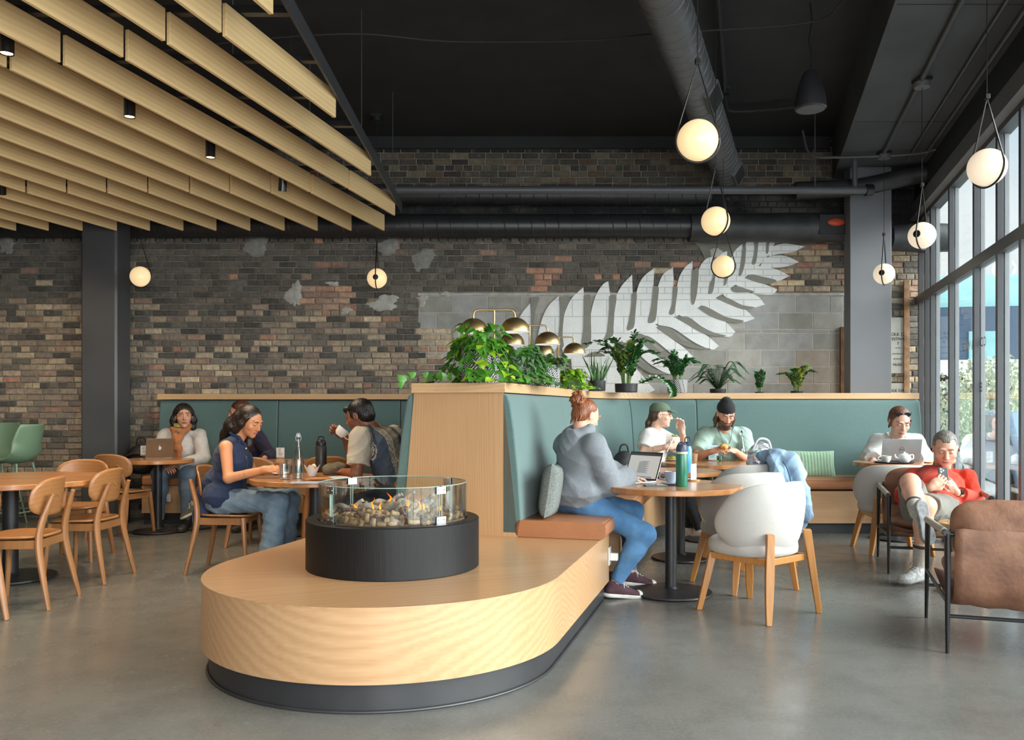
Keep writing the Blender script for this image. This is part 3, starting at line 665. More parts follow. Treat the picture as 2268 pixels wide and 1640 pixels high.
# ---- globe pendants
opal = mat('opal_glass_lit', (.85, .62, .34), .3, var=.02, emit=.62)
opal_d = mat('opal_glass_daylit', (.80, .66, .50), .3, var=.02, emit=.60)
loop_m = mat('bronze_black_metal', (.03, .028, .026), .35, .6)
GR = .108
def pendant(px, py, phi, ztop, label, m=opal, disc=True):
    zc = 2.71; d = (zc-CH)*F/(HY-py); c = D(px, py, d)
    t = thing('globe_pendant', label, 'pendant light', c, 0, 'globe pendants')
    MB().ball((0, 0, 0), GR, 32, 20).build('globe', m, t, smooth='all')
    ux = Vector((math.cos(phi), math.sin(phi), 0)); R_ = GR+.009; H = .41
    a0 = math.asin(R_/H); pts = [Vector((0, 0, H))]
    n_ = 40; s0 = a0; s1 = PI-a0
    for k in range(n_+1):
        a = s0-(PI+2*a0)*k/n_      # from right tangent, round the bottom, to the left tangent
        pts.append(ux*R_*math.cos(a)+Vector((0, 0, R_*math.sin(a))))
    MB().tube(pts, .0062, 8, closed=True).build('loop', loop_m, t, smooth=True)
    MB().box((-.013, -.013, H-.008), (.013, .013, H+.022)).build('clasp', loop_m, t, bevel=.002)
    MB().tube([(0, 0, H+.02), (0, 0, ztop-zc-.05)], .003, 6).build('cord', blk_metal, t)
    MB().lathe([(0, 0), (.062, 0), (.062, .045), (0, .045)], 24, c=(0, 0, ztop-zc-.075)).build('canopy', mat('canopy_grey', (.12, .125, .13), .4) if ztop < 4.2 else blk_metal, t, smooth=True, bevel=.002)
    MB().box((-.06, -.06, ztop-zc-.03), (.06, .06, ztop-zc)).build('junction_box', blk_metal, t, bevel=.003)
    if disc:
        M_ = Matrix.Rotation(phi, 4, 'Z') @ Matrix.Translation((GR-.012, 0, 0)) @ qx
        MB().lathe([(0, 0), (.03, 0), (.03, .010), (.027, .014), (0, .015)], 24, M=M_).build('socket_disc', loop_m, t, smooth=True)
    return t
pendant(1545, 311, 0.0, ZC, 'largest globe pendant, centre front, loop facing the room')
pendant(1585, 490, 2.2, ZC, 'middle globe pendant of the centre row, loop turned aside')
pendant(1602, 590, -.15, ZC, 'smallest globe pendant of the centre row, over the mural')
pendant(311, 613, PI, ZC, 'globe pendant beside the left column')
pendant(835, 617, -PI/2, ZC, 'globe pendant with dark disc facing the room, against the brick')
pendant(2186, 371, 1.9, ZR, 'nearest globe pendant in front of the windows', opal_d)
pendant(2042, 522, PI+.75, ZR, 'middle globe pendant by the windows with dark disc on its left', opal_d)
pendant(1958, 607, PI+.95, ZR, 'farthest globe pendant by the windows, in front of the grey column', opal_d)

# ---- timber slat ceiling feature
oak = wood('slat_ash', '#fbdca6', '#deb378', rings=4, along=.10, rough=.5)
DX, DY = .2425, .9701
ends = [(-1.19, 2.95), (-1.19, 4.214), (-1.19, 5.71), (-1.19, 7.13), (-1.19, 8.6), (-1.406, 9.34)]
ends = ends[1:]+[((px-CX)/F*9.34, 9.34) for px in (775, 700, 627, 551, 476, 403, 329, 256, 180, 105, 33, -42, -117)]
ends = [(-1.19, 2.8)]+ends
zb, hb, tb = 3.223, .172, .022
sf = thing('slat_ceiling', 'suspended ceiling feature of long pale ash slats on a black frame', 'slat ceiling', (-1.19, 4.0, zb))
O_ = Vector((-1.19, 4.0, zb))
Rz = Matrix.Rotation(-math.atan2(DX, DY), 4, 'Z')
for i, (ex, ey) in enumerate(ends):
    joints = [ey, 7.68 - (.14 if i == 4 else 0), 4.45+.07*i, 1.2, -2.0] if ey > 8 else ([ey, 4.52 if ey > 5 else 3.0, 1.3, -2.0] if i > 1 else [ey, 1.2, -2.0])
    if i == 2: joints = [ey, 4.42-.0, 1.3, -2.0]
    for a, b_ in zip(joints, joints[1:]):
        if a <= b_+.1: continue
        La = (a-b_)/DY; s = (ey-b_)/DY
        p = Vector((ex-DX*s, b_, zb))-O_
        m_ = MB().box((.035 if b_ > -1.9 else 0, -tb, 0), (La-.004, 0, hb))       # local x along the slat
        o = m_.build('slat', oak, sf, bevel=.0015, seg=1)
        o.location = p; o.rotation_euler = (0, 0, math.atan2(DY, DX))
# black cross rails and edge rail
for y in (2.2, 2.95, 3.6, 4.57, 5.2, 5.8, 6.4, 7.0, 7.6, 8.2, 8.85):
    MB().box((-8.2+1.19, y-4.0, hb+.004), (.02, y-4.0+.05, hb+.045)).build('cross_rail', blk_metal, sf)
er = MB().box((.03, -3.5, .115), (.045, 8.96-4.0, .215)).build('edge_rail', mat('rail_grey', (.05, .05, .055), .4), sf)
for (x, y) in ((-.02, 2.4), (-.02, 4.6), (-.02, 6.9), (-.02, 8.7), (-1.9, 4.5), (-1.9, 6.6), (-3.6, 8.0), (-3.6, 5.5), (-.6, 5.5), (-.6, 7.6)):
    MB().tube([(x, y-4, hb+.04), (x, y-4, ZC-zb)], .0035, 5).build('suspension_cable', cgm, sf)
# spot lights between the slats
lamp_face = mat('spot_lens_lit', (1, .82, .55), .3, emit=3.0)
for i, (px, py, d, tilt) in enumerate([(15, 120, 4.62, 0), (287, 260, 5.63, 0), (466, 350, 6.54, 0), (625, 424, 7.54, .2), (4, 430, 7.75, .45)]):
    c = D(px, py, d)
    t = thing('spot_light', ['black cylinder spot light at the left edge, largest of the slat lights', 'second black cylinder spot light hanging between the slats', 'third black cylinder spot light hanging between the slats', 'small black spot light toward the back of the slats', 'tilted black spot light low at the left edge of the slats'][i], 'spot light', c, (tilt, tilt*.6, 0), 'slat ceiling spot lights')
    hs_ = MB().lathe([(.030, .012), (.030, .004), (.036, 0), (.036, .135), (0, .135)], 24); hs_.f = [f for f in hs_.f if not (len(f) == 24 and max(f) > 24 and 0 in f)]; hs_.c = hs_.c[:len(hs_.f)]; hs_.build('housing', mat('gloss_black', (.008, .008, .008), .25), t, smooth=True)
    MB().lathe([(0, .006), (.031, .006)], 24).build('lens', lamp_face, t)
    MB().tube([(0, 0, .13), (0, 0, zb+hb-c.z+.02)], .008, 6).tube([(0, 0, zb+hb-c.z), (0, 0, (ZC-c.z)/max(.5, math.cos(tilt)))], .003, 6).build('stem', blk_metal, t)
    l = bpy.data.lights.new('spot_beam', 'SPOT'); l.energy = 75; l.color = (1, .80, .55); l.spot_size = 1.9; l.spot_blend = .8; l.shadow_soft_size = .03
    o = bpy.data.objects.new('spot_beam', l); C.objects.link(o); o.parent = t; o.location = (0, 0, -.01)
# further warm beams without housings, added to light the tables on the left
for (x, y) in ((-3.6, 6.3), (-4.6, 4.4), (-5.2, 7.6), (-2.6, 7.0), (-2.3, 3.0)):
    l = bpy.data.lights.new('spot_beam', 'SPOT'); l.energy = 70; l.color = (1, .80, .55); l.spot_size = 2.0; l.spot_blend = .8; l.shadow_soft_size = .03
    o = bpy.data.objects.new('spot_beam', l); C.objects.link(o); o.location = (x, y, 3.2)
# ================================================================ BUILT-IN SEATING
ash = wood('ash_veneer', '#c7a079', '#a27a50', rings=3.2, along=.22, rough=.38, coat=.25)
ash_v = wood('ash_veneer_upright', '#c59d73', '#aa8259', rot=(0, PI/2, 0), rings=9, along=.05, rough=.45)
ash_l = wood('ash_ledge', '#d8b48a', '#bd9265', rings=4, along=.12, rough=.45)
kick_m = mat('black_rubber_base', (.028, .028, .03), .42, var=.1)
teal = mat('sage_teal_wool', '#5b7573', .9, var=.10, scale=120, bump=.35, bscale=420, sheen=.25)
tan_l = mat('tan_leather', '#a86f49', .40, var=.08, scale=5, bump=.12, bscale=35)
cream_pipe = tan_l
RC, UC, VC = .921, 4.165, -1.847
def outline(r, ub, n_=48):
    P = [UV(ub, VC+r)]
    for k in range(n_+1):
        a = PI*k/n_; P.append(UV(UC-r*math.sin(a), VC+r*math.cos(a)))
    P.append(UV(ub, VC-r)); return [(p.x, p.y) for p in P]
UB = 5.372
pf = thing('bench_platform', 'long rounded ash-veneer bench platform with black base under the fire bowl', 'bench', UV(UC, VC, 0))
o_ = UV(UC, VC, 0)
def loc_(poly): return [(x-o_.x, y-o_.y) for x, y in poly]
pm2 = MB().prism(loc_(outline(RC, UB+.35))[::-1], .13, .447).build('wood_face', ash, pf, smooth=True)
MB().prism(loc_(outline(RC, UB+.35))[::-1], .447, .455).build('platform_top', wood('ash_top', '#c29a73', '#a67c54', rot=(0, 0, -.35), rings=4, along=.15, rough=.3, coat=.35), pf)
MB().prism(loc_(outline(RC-.035, UB+.35))[::-1], .0, .13).build('base_plinth', kick_m, pf, smooth=True)
pts = [(x, y, .006) for x, y in loc_(outline(RC-.028, UB+.3))]
MB().tube(pts, .007, 8).build('base_cove', kick_m, pf, smooth=True)

# path along the right-hand backrest
YB, VB, RB = 9.42, -1.545, 1.05
c_in = None
def path(o, n_=18):
    """offset o out from the backrest line; returns list of (x,y)"""
    v = VB+o; y1 = YB-o; r = RB-o
    ccx = (VB+RB + SU*(YB-RB))/CU      # centre lies on line v=VB+RB and y=YB-RB
    cy = YB-RB
    P = []
    for k in range(13):
        t = k/12; u0 = UB; uend = SU*ccx+CU*cy
        P.append(UV(u0+(uend-u0)*t, v))
    a0 = PI-TH; a1 = PI/2
    for k in range(1, n_+1):
        a = a0+(a1-a0)*k/n_; P.append(Vector((ccx+r*math.cos(a), cy+r*math.sin(a), 0)))
    x0 = P[-1].x
    for k in range(1, 15):
        P.append(Vector((x0+(WX(YB)-.10-x0)*k/14, y1, 0)))
    return P
def sweep(sec, i0, i1, mb=None, cap=True):
    """sec: closed list of (o,z); i0..i1 indices on the path"""
    mb = mb or MB(); cols = [path(o) for o, z in sec]; n_ = len(sec); vs = []; fs = []
    for i in range(i0, i1+1):
        for k, (o, z) in enumerate(sec):
            p = cols[k][i]; vs.append((p.x, p.y, z))
    for i in range(i1-i0):
        for k in range(n_): fs.append((i*n_+k, (i+1)*n_+k, (i+1)*n_+(k+1) % n_, i*n_+(k+1) % n_))
    if cap: fs += [tuple(range(n_)), tuple(range((i1-i0)*n_, (i1-i0+1)*n_))[::-1]]
    return mb.add(vs, fs)
NP = len(path(0))-1
def rsec(o0, z0, o1, z1, r, n_=4):
    P = []
    for (cx_, cz_, a0) in ((o1-r, z0+r, -PI/2), (o1-r, z1-r, 0), (o0+r, z1-r, PI/2), (o0+r, z0+r, PI)):
        for k in range(n_+1):
            a = a0+PI/2*k/n_; P.append((cx_+r*math.cos(a), cz_+r*math.sin(a)))
    return P
rb = thing('banquette', 'curved right-hand banquette with teal backrest, tan leather cushions and ash base', 'banquette', (0, 0, 0))
sweep([(-.02, .11), (.619, .11), (.619, .44), (-.02, .44)], 3, NP).build('wood_base', ash, rb, smooth=True)
sweep([(-.02, 0), (.57, 0), (.57, .11), (-.02, .11)], 3, NP).build('base_plinth', kick_m, rb, smooth=True)
cuts = [0, 11, 22, NP]
for a, b_ in zip(cuts, cuts[1:]):
    o = sweep(rsec(.06, .457, .655, .565, .035), a, b_).build('seat_cushion', tan_l, rb, smooth='all', bevel=.0)
    o.data.set_sharp_from_angle(angle=1.0)
    sweep([(0.650+.006*math.cos(q), .552+.006*math.sin(q)) for q in [2*PI*k/6 for k in range(6)]], a, b_).build('piping', tan_l, o, smooth=True)
bsec = [(-.03, .47), (.09, .47), (.105, .56), (.085, .85), (.055, 1.15), (.03, 1.32), (.012, 1.375), (-.03, 1.392)]
for a, b_ in zip([0, 6, 12, 22, 31], [6, 12, 22, 31, NP]):
    m_ = sweep(bsec, a, b_)
    o = m_.build('backrest', teal, rb, smooth=True, angle=50, bevel=.012, seg=3)
# ledge on top of the divider and behind the right banquette
lp = path(.005)
vl = -2.2
led = [UV(UB-.02, vl)]+[UV(UB-.02, VB)]+lp[1:]
led += [Vector((lp[-1].x, WY-.02, 0)), Vector(((vl+SU*(WY-.02))/CU, WY-.02, 0))]
LZ0, LZ1 = 1.393, 1.458
dv = thing('divider', 'tapered divider with ash end panel and pale timber ledge between the banquettes', 'divider', UV(UB, -1.87, 0))
od = UV(UB, -1.87, 0)
MB().prism([(p.x-od.x, p.y-od.y) for p in led], LZ0, LZ1).build('ledge', ash_l, dv, bevel=.002)
ML = Matrix((( CU, SU, 0, 0), (-SU, CU, 0, 0), (0, 0, 1, 0), (0, 0, 0, 1)))    # local x = V, y = U
pan = MB(); pan.prism([(-.40, .455), (.405, .455), (.305, LZ0), (-.318, LZ0)], 0, .022, M=Matrix.Rotation(PI/2, 4, 'X'))
pan.v = [tuple(ML @ (Vector(v)+Vector((0, .022, 0)))) for v in pan.v]
o = pan.build('end_panel', ash_v, dv)
core = MB().prism([(-.33, 0), (.33, 0), (.29, LZ0), (-.29, LZ0)], -4.2, -.03, M=Matrix.Rotation(PI/2, 4, 'X')); core.v = [tuple(ML @ Vector(v)) for v in core.v]
core.build('core', blk, dv)
# power outlets on the bench front
for k, (lab, uu) in enumerate((('white double outlet with plugs on the bench front below the student', 5.72), ('small white outlet on the bench front under the near table', 7.55))):
    p = UV(uu, VB+.6205, .30 if k == 0 else .30); t = thing('wall_outlet', lab, 'outlet', p, -TH)
    MB().box((0, -.04, -.06), (.008, .04, .06)).build('plate', white_m, t, bevel=.002)
    if k == 0: MB().box((.008, -.02, -.03), (.06, .02, .02)).build('plug', white_m, t, bevel=.006)

# ---- left banquette: along the divider and along the back wall
lb = thing('banquette', 'dark teal left banquette along the brick wall with timber cap', 'banquette', (0, 0, 0))
def fr(v, y): return Vector(((v+SU*y)/CU, y, 0))     # point on line V=v at depth y
XE = -4.10; YFt = 9.5; vF = -2.768; vS = -2.23
def Lpoly(off_front, z0, z1, name, m, parent=lb, bevel=0, y_in=9.98, v_in=vS, u0=UB+.004, smooth=False):
    P = [UV(u0, v_in), fr(v_in, WY-.03), (XE, WY-.03), (XE, YFt+off_front), fr(vF+off_front, YFt+off_front), UV(u0, vF+off_front)]
    P = [(p[0], p[1]) for p in P]
    return MB().prism(P, z0, z1).build(name, m, parent, bevel=bevel, seg=3)
Lpoly(0, .13, .43, 'wood_base', ash); Lpoly(.05, 0, .13, 'base_plinth', kick_m)
xs = [XE, -2.72, -1.3, -.2]
for a, b_ in zip(xs, xs[1:]):
    if b_ > -.3: b_ = fr(vS, 9.9).x
    MB().box((a+.004, YFt-.03, .432), (b_-.004, 9.98, .545)).build('seat_cushion', tan_l, lb, bevel=.03, seg=4, smooth=True)
P = [UV(UB+.02, vS), fr(vS, 9.45), fr(vF-.03, 9.45), UV(UB+.02, vF-.03)]
MB().prism([(p.x, p.y) for p in P], .455, .545).build('seat_cushion', tan_l, lb, bevel=.03, seg=4, smooth=True)
for a, b_ in zip([XE, -2.72, -1.3], [-2.72, -1.3, fr(vS, 9.9).x]):
    m_ = MB().prism([(10.06, .5), (9.93, .5), (9.92, .6), (9.97, 1.3), (9.99, 1.38), (10.06, 1.388)], a+.003, b_-.003, M=Matrix(((0, 0, 1, 0), (1, 0, 0, 0), (0, 1, 0, 0), (0, 0, 0, 1))))
    m_.build('backrest', teal, lb, bevel=.012, seg=3, smooth=True)
# divider-side backrest on the left
def vprism(poly, u0, u1):
    m_ = MB().prism(poly, -u1, -u0, M=Matrix.Rotation(PI/2, 4, 'X')); m_.v = [tuple(UV(v[1], v[0], v[2])) for v in m_.v]; return m_
for u0, u1 in ((UB+.004, 7.2), (7.2, 8.9)):
    vprism([(-2.20, .47), (-2.20, 1.392), (-2.235, 1.375), (-2.25, 1.32), (-2.285, 1.1), (-2.32, .8), (-2.335, .56), (-2.31, .47)], u0, u1-.003).build('backrest', teal, lb, bevel=.014, seg=3, smooth=True)
o = MB().box((XE-.01, 9.935, LZ0), (fr(vl, 9.95).x-.02, WY-.005, LZ1)).build('timber_cap', ash_l, lb, bevel=.002)
t = thing('wall_outlet', 'white outlet low on the left bench beside the scarf woman', 'outlet', D(367, 1104, 9.49))
MB().box((-.055, -.006, -.04), (.055, 0, .04)).build('plate', white_m, t, bevel=.002)

# ================================================================ FIRE BOWL
fp = thing('fire_bowl', 'low round black fire table with curved glass guard on the bench platform', 'fire table', Vector((-.633, 4.575, .455)))
pit = mat('black_stained_wood', (.0075, .0075, .008), .5, spec=.3, var=.15, scale=60, stretch=(1, 1, .05), bump=.1, bscale=120)
MB().lathe([(0, 0), (.452, 0), (.456, .004), (.456, .252), (.450, .257), (.395, .257), (.392, .25), (.392, .20), (0, .20)], 96).build('drum', pit, fp, smooth=True)
gl = glass('guard_glass', (.93, .96, .95), .25)
for k in range(4):
    a0 = math.radians(45+90*k+1.0); a1 = a0+math.radians(88)
    m_ = MB(); nn = 28; vs = []
    for i in range(nn+1):
        a = a0+(a1-a0)*i/nn
        for r, z in ((.385, .262), (.391, .262), (.391, .443), (.385, .443)): vs.append((r*math.cos(a), r*math.sin(a), z))
    fs = [(i*4+j, (i+1)*4+j, (i+1)*4+(j+1) % 4, i*4+(j+1) % 4) for i in range(nn) for j in range(4)]+[(0, 1, 2, 3), (nn*4+3, nn*4+2, nn*4+1, nn*4)]
    m_.add(vs, fs); m_.build('glass_panel', gl, fp, smooth=True)
    # bright cut edges of the panel
    e = MB()
    for a in (a0, a1): e.box((.3845, -.0012, .262), (.3915, .0012, .443), M=Matrix.Rotation(a, 4, 'Z'))
    e.tube([(.388*math.cos(a0+(a1-a0)*i/nn), .388*math.sin(a0+(a1-a0)*i/nn), .4435) for i in range(nn+1)], .0022, 5)
    e.build('glass_edge', mat('glass_edge_green', '#9fb3a8', .15), fp)
    am = math.radians(45+90*k)
    for z in (.275, .425):
        m_ = MB()
        for r in (.378, .3935): m_.box((r-.002, -.030, z-.020), (r+.002, .030, z+.018), M=Matrix.Rotation(am, 4, 'Z'))
        for yy in (-.018, .018): m_.lathe([(0, 0), (.005, 0), (.004, .003), (0, .003)], 10, M=Matrix.Rotation(am, 4, 'Z') @ Matrix.Translation((.3955, yy, z)) @ Matrix.Rotation(PI/2, 4, 'Y'))
        m_.build('clip', chrome, fp, bevel=.0008, seg=1)
# corks
cork_cols = ['#a5815c', '#b39068', '#8f7050', '#bb9b74', '#7d5f48', '#644644', '#ab8860']
cork_m = [mat('cork_%s' % k, c, .85, var=.25, scale=60, bump=.3, bscale=150) for k, c in enumerate(['tan', 'pale', 'brown', 'cream', 'dark', 'wine', 'buff'])] if False else [mat('cork_'+nm, c, .85, var=.25, scale=60, bump=.3, bscale=150) for nm, c in zip(('tan', 'pale', 'brown', 'cream', 'dark', 'wine', 'buff'), cork_cols)]
meshes = []
for m_ in cork_m:
    o = MB().lathe([(0, -.021), (.0105, -.021), (.0115, -.019), (.0118, 0), (.0115, .019), (.0105, .021), (0, .021)], 14).build('wine_cork', m_, smooth=True); meshes.append(o.data); bpy.data.objects.remove(o)
cq = random.Random(3); base = Vector((-.633, 4.575, .455)); ncork = 0; placed = []
while ncork < 260:
    r = .372*math.sqrt(cq.random()); a = cq.uniform(0, 2*PI)
    layer = 0 if ncork < 150 else 1
    if layer == 0 and ncork < 60: r = cq.uniform(.345, .368); 
    x, y = r*math.cos(a), r*math.sin(a)
    z = .262+.020*layer+.030*(1-(r/.37))+cq.uniform(-.004, .010)
    if any((x-p[0])**2+(y-p[1])**2 < .00045 and abs(z-p[2]) < .02 for p in placed): 
        if cq.random() < .93: continue
    placed.append((x, y, z))
    tiltup = cq.random() < .22
    rot = (cq.uniform(0, .4), cq.uniform(0, .4), 0) if tiltup else (PI/2+cq.uniform(-.35, .35), cq.uniform(-.3, .3), cq.uniform(0, PI))
    if not tiltup and r > .34: rot = (PI/2, 0, a+cq.choice([0, PI/2]))
    if r > .35: x, y = .35*math.cos(a), .35*math.sin(a)
    o = bpy.data.objects.new('wine_cork', cq.choice(meshes)); C.objects.link(o); o.location = base+Vector((x, y, z)); o.rotation_euler = rot
    s_ = cq.uniform(.9, 1.08); o.scale = (s_,)*3
    tag(o, 'used wine cork among the many filling the glass-ringed fire bowl', 'wine cork', 'loose wine corks in the fire bowl'); ncork += 1
MB().lathe([(0, .2), (.38, .2), (.38, .252), (.2, .268), (0, .285)], 40).build('ash_bed', mat('ash_bed', '#8a7560', .95, var=.4, scale=50, bump=1, bscale=60), fp, smooth=True)
# ceramic logs and flames
logm = mat('ceramic_driftwood', '#6f6256', .9, var=.35, scale=18, bump=1.0, bscale=30, col2='#b5a898')
specs = [(-.20, -.02, .32, .1, .030, .26), (-.08, .05, .30, .9, .028, .22), (.0, -.03, .33, -.5, .034, .2), (.06, .02, .34, .3, .036, .22), (.13, -.05, .31, 2.0, .026, .17), (.2, .04, .31, .2, .022, .2), (-.02, .1, .34, .2, .03, .24), (.16, .1, .33, .8, .024, .2), (.04, -.10, .31, 1.2, .022, .13)]
for i, (x, y, z, a, r, L) in enumerate(specs):
    q_ = random.Random(40+i); pts = []; 
    for k in range(9):
        s = (k/8-.5)*L*.9; pts.append((x+s*math.cos(a)+q_.uniform(-.01, .01), y+s*math.sin(a)+q_.uniform(-.01, .01), z+.012*math.sin(k*1.3+i)+abs(s)*.15*q_.uniform(-1, 1)-.02))
    rs = [r*.66*(.45+.55*math.sin(PI*(k+.8)/9.6))*q_.uniform(.85, 1.2) for k in range(9)]
    m_ = MB().tube(bez(pts, 3), np.interp(np.linspace(0, 8, 25), range(9), rs).tolist(), 9)
    k = len(pts)//2
    m_.tube(bez([pts[k], (pts[k][0]+.02, pts[k][1], pts[k][2]+.04), (pts[k][0]+.05, pts[k][1]-.01, pts[k][2]+.06)], 4), .010, 7)
    o = m_.build('driftwood_log', logm, smooth='all'); o.location = base
    tag(o, ['pale weathered ceramic log lying far left in the fire bowl', 'ceramic log left of the middle flame', 'thick ceramic log crossing the middle of the fire', 'thickest curled ceramic log right of the middle flame', 'short ceramic log right of the flames, steeply turned', 'thin pale ceramic log at the right of the fire bowl', 'ceramic log at the back centre of the fire bowl', 'slim ceramic log at the back right of the fire bowl', 'short ceramic log at the front centre of the fire bowl'][i], 'log', 'ceramic logs in the fire bowl')
flm = bpy.data.materials.new('flame'); flm.use_nodes = True; n = flm.node_tree.nodes; l = flm.node_tree.links; n.remove(n['Principled BSDF'])
em = n.new('ShaderNodeEmission'); em.inputs[1].default_value = 1.6; tr = n.new('ShaderNodeBsdfTransparent'); mxs = n.new('ShaderNodeMixShader')
tcn = n.new('ShaderNodeTexCoord'); sx = n.new('ShaderNodeSeparateXYZ'); rr = n.new('ShaderNodeValToRGB'); e = rr.color_ramp.elements
e[0].position = 0; e[0].color = (1, .5, .06, 1); e[1].position = 1; e[1].color = (1, .12, .01, 1)
l.new(tcn.outputs['Generated'], sx.inputs[0]); l.new(sx.outputs['Z'], rr.inputs[0]); l.new(rr.outputs[0], em.inputs[0])
lw = n.new('ShaderNodeLayerWeight'); lw.inputs[0].default_value = .35; l.new(lw.outputs['Facing'], mxs.inputs[0]); l.new(em.outputs[0], mxs.inputs[1]); l.new(tr.outputs[0], mxs.inputs[2]); l.new(mxs.outputs[0], n['Material Output'].inputs[0])
FLN = ['leftmost', 'second from the left', 'third from the left', 'tallest, middle one', 'fifth from the left', 'sixth from the left, broad one', 'eighth from the left', 'ninth from the left', 'rightmost', 'seventh from the left']
for i, (x, y, h_, r) in enumerate([(-.19, -.06, .055, .013), (-.10, -.05, .085, .014), (-.06, -.06, .07, .010), (-.015, -.04, .12, .020), (.02, -.05, .07, .013), (.085, -.07, .105, .018), (.15, -.06, .09, .009), (.165, -.02, .07, .01), (.26, -.08, .05, .008), (.13, .0, .06, .01)]):
    q_ = random.Random(i); m_ = MB(); pts = [(r*.6*math.sin(k*1.1+i)*k/6, r*.3*math.cos(k+i), h_*.75*k/7) for k in range(8)]
    m_.tube(bez(pts, 3), np.interp(np.linspace(0, 7, 22), range(8), [r*v*.62 for v in (.5, 1, 1.1, .85, .7, .45, .25, .04)]).tolist(), 10, flat=.6)
    o = m_.build('flame', flm, smooth='all'); o.location = base+Vector((x, y, .300))
    tag(o, FLN[i]+' of the ten small orange flames between the ceramic logs', 'flame', 'flames of the fire bowl')
# ================================================================ TABLES AND CHAIRS
ttop = wood('butcher_block_top', '#c28a58', '#a26d40', rings=6, along=.12, rough=.28, coat=.4, stripes=(2.0, 26, .01))
tbase = mat('black_table_base', (.02, .02, .022), .42, var=.15)
TZ = .76
def cafe_table(loc, R_, label, rb=.28, rc=.04, rot=0.0, grp='round cafe tables'):
    t = thing('cafe_table', label, 'table', loc, rot, grp)
    MB().lathe([(0, TZ-.038), (R_-.004, TZ-.038), (R_, TZ-.034), (R_, TZ-.004), (R_-.004, TZ), (0, TZ)], 72).build('table_top', ttop, t, smooth=True)
    MB().lathe([(rc, .03), (rc, TZ-.05), (.12, TZ-.045), (.12, TZ-.038), (0, TZ-.038)], 24).build('post', tbase, t, smooth=True)
    MB().lathe([(0, .004), (rb-.01, .004), (rb, .010), (rb-.004, .020), (rb*.7, .030), (rc+.01, .038), (rc, .05)], 48).build('base_plate', tbase, t, smooth=True)
    return t
T1 = Vector((1.108, 5.98, 0)); T2 = Vector(((1508-CX)*7.35/F, 7.35, 0)); T3 = Vector((1.94, 8.40, 0))
T4 = Vector((3.79, 8.46, 0)); TL1 = Vector((-3.80, 6.5, 0)); TL2 = Vector(((350-CX)*8.95/F, 8.95, 0)); TL3 = Vector((-1.511, 6.6, 0)); TL4 = Vector(((628-CX)*8.6/F, 8.75, 0))
cafe_table(T1, .485, 'round butcher-block cafe table with the open laptop, nearest in the right row', .285)
cafe_table(T2, .34, 'small round cafe table behind the green tumbler, second in the right row', .25, .036, .7)
cafe_table(T3, .46, 'round cafe table in front of the capped woman and beanie man', .26, .036, 1.2)
cafe_table(T4, .40, 'small round cafe table by the windows under the tray and grey laptop', .24, .036, .4)
cafe_table(TL1, .70, 'large round table cut by the left edge of the picture', .32, .055, .1)
cafe_table(TL2, .36, 'small round cafe table of the woman in the orange scarf', .25, .04, .9)
cafe_table(TL3, .49, 'round cafe table between the navy-top woman and the striped-shirt man', .27, .045, .3)
cafe_table(TL4, .33, 'far round cafe table behind the swing-top bottle, with a sign', .24, .04, 1.4)

beech = wood('beech_ply', '#a87446', '#8a5b34', rings=4, along=.2, rough=.4, coat=.2)
beech_f = wood('beech_frame', '#a57347', '#875a35', rot=(0, PI/2, 0), rings=5, along=.15, rough=.42, coat=.15)
def oct_(r): return r
def ply_chair():
    t = thing('cafe_chair', 'proto', 'chair')
    def seatf(a, b_):
        ang = 2*PI*a; rr = b_
        x = .215*rr*math.copysign(abs(math.cos(ang))**.62, math.cos(ang)); y = .215*rr*math.copysign(abs(math.sin(ang))**.62, math.sin(ang))
        x *= 1+.10*(y/.215); z = .455-.014*(1-rr**2)+(.010*max(0, (y/.215))**3*-1)
        return (x, y+.0, z)
    m_ = MB().grid(seatf, 48, 10, cu=True); m_.build('seat', beech, t, smooth='all', solid=.014)
    # backrest: rounded oval ply shell
    def bf(a, b_):
        ang = 2*PI*a
        x = .225*b_*math.copysign(abs(math.cos(ang))**.62, math.cos(ang)); z = .125*b_*math.copysign(abs(math.sin(ang))**.66, math.sin(ang))
        z -= .012*(abs(x)/.225)**2*(1 if z > 0 else .2)
        return (x, -.235-.05*(z/.125)*.35+.075*(x/.225)**2, .715+z)
    MB().grid(bf, 48, 8, cu=True).build('backrest', beech, t, smooth='all', solid=.012, offset=1)
    for s in (-1, 1):
        q_ = bez([(s*.222, -.275, 0), (s*.203, -.232, .20), (s*.184, -.196, .40), (s*.170, -.205, .54), (s*.148, -.248, .68), (s*.140, -.268, .735)], 6)
        n_ = len(q_); rs = [.0165+.0105*math.sin(PI*min(1, (i/n_)*1.12)) for i in range(n_)]
        m_ = MB().tube(q_, rs, 10, flat=.85); m_.build('rear_leg', beech_f, t, smooth=True)
        q_ = bez([(s*.205, .20, 0), (s*.192, .185, .22), (s*.175, .165, .44)], 5)
        MB().tube(q_, [.0155+.009*i/(len(q_)-1) for i in range(len(q_))], 10, flat=.85).build('front_leg', beech_f, t, smooth=True)
    ap = MB()
    for s in (-1, 1): ap.box((s*.178-.009, -.18, .385), (s*.178+.009, .165, .44))
    ap.box((-.17, .15, .39), (.17, .168, .44)); ap.box((-.17, -.195, .385), (.17, -.177, .44)); ap.build('apron', beech_f, t, bevel=.003)
    return t
pc = ply_chair(); G1 = 'beech ply cafe chairs'
def face(dx, dy): return math.atan2(-dx, dy)      # rotation turning +Y to (dx,dy)
place(pc, (-3.245, 5.68, 0), face(-1, -.06), 'beech cafe chair nearest the camera in the left group', G1)
place(pc, (-3.235, 6.50, 0), face(-1, .06), 'beech cafe chair second from the camera, right of the big left table', G1)
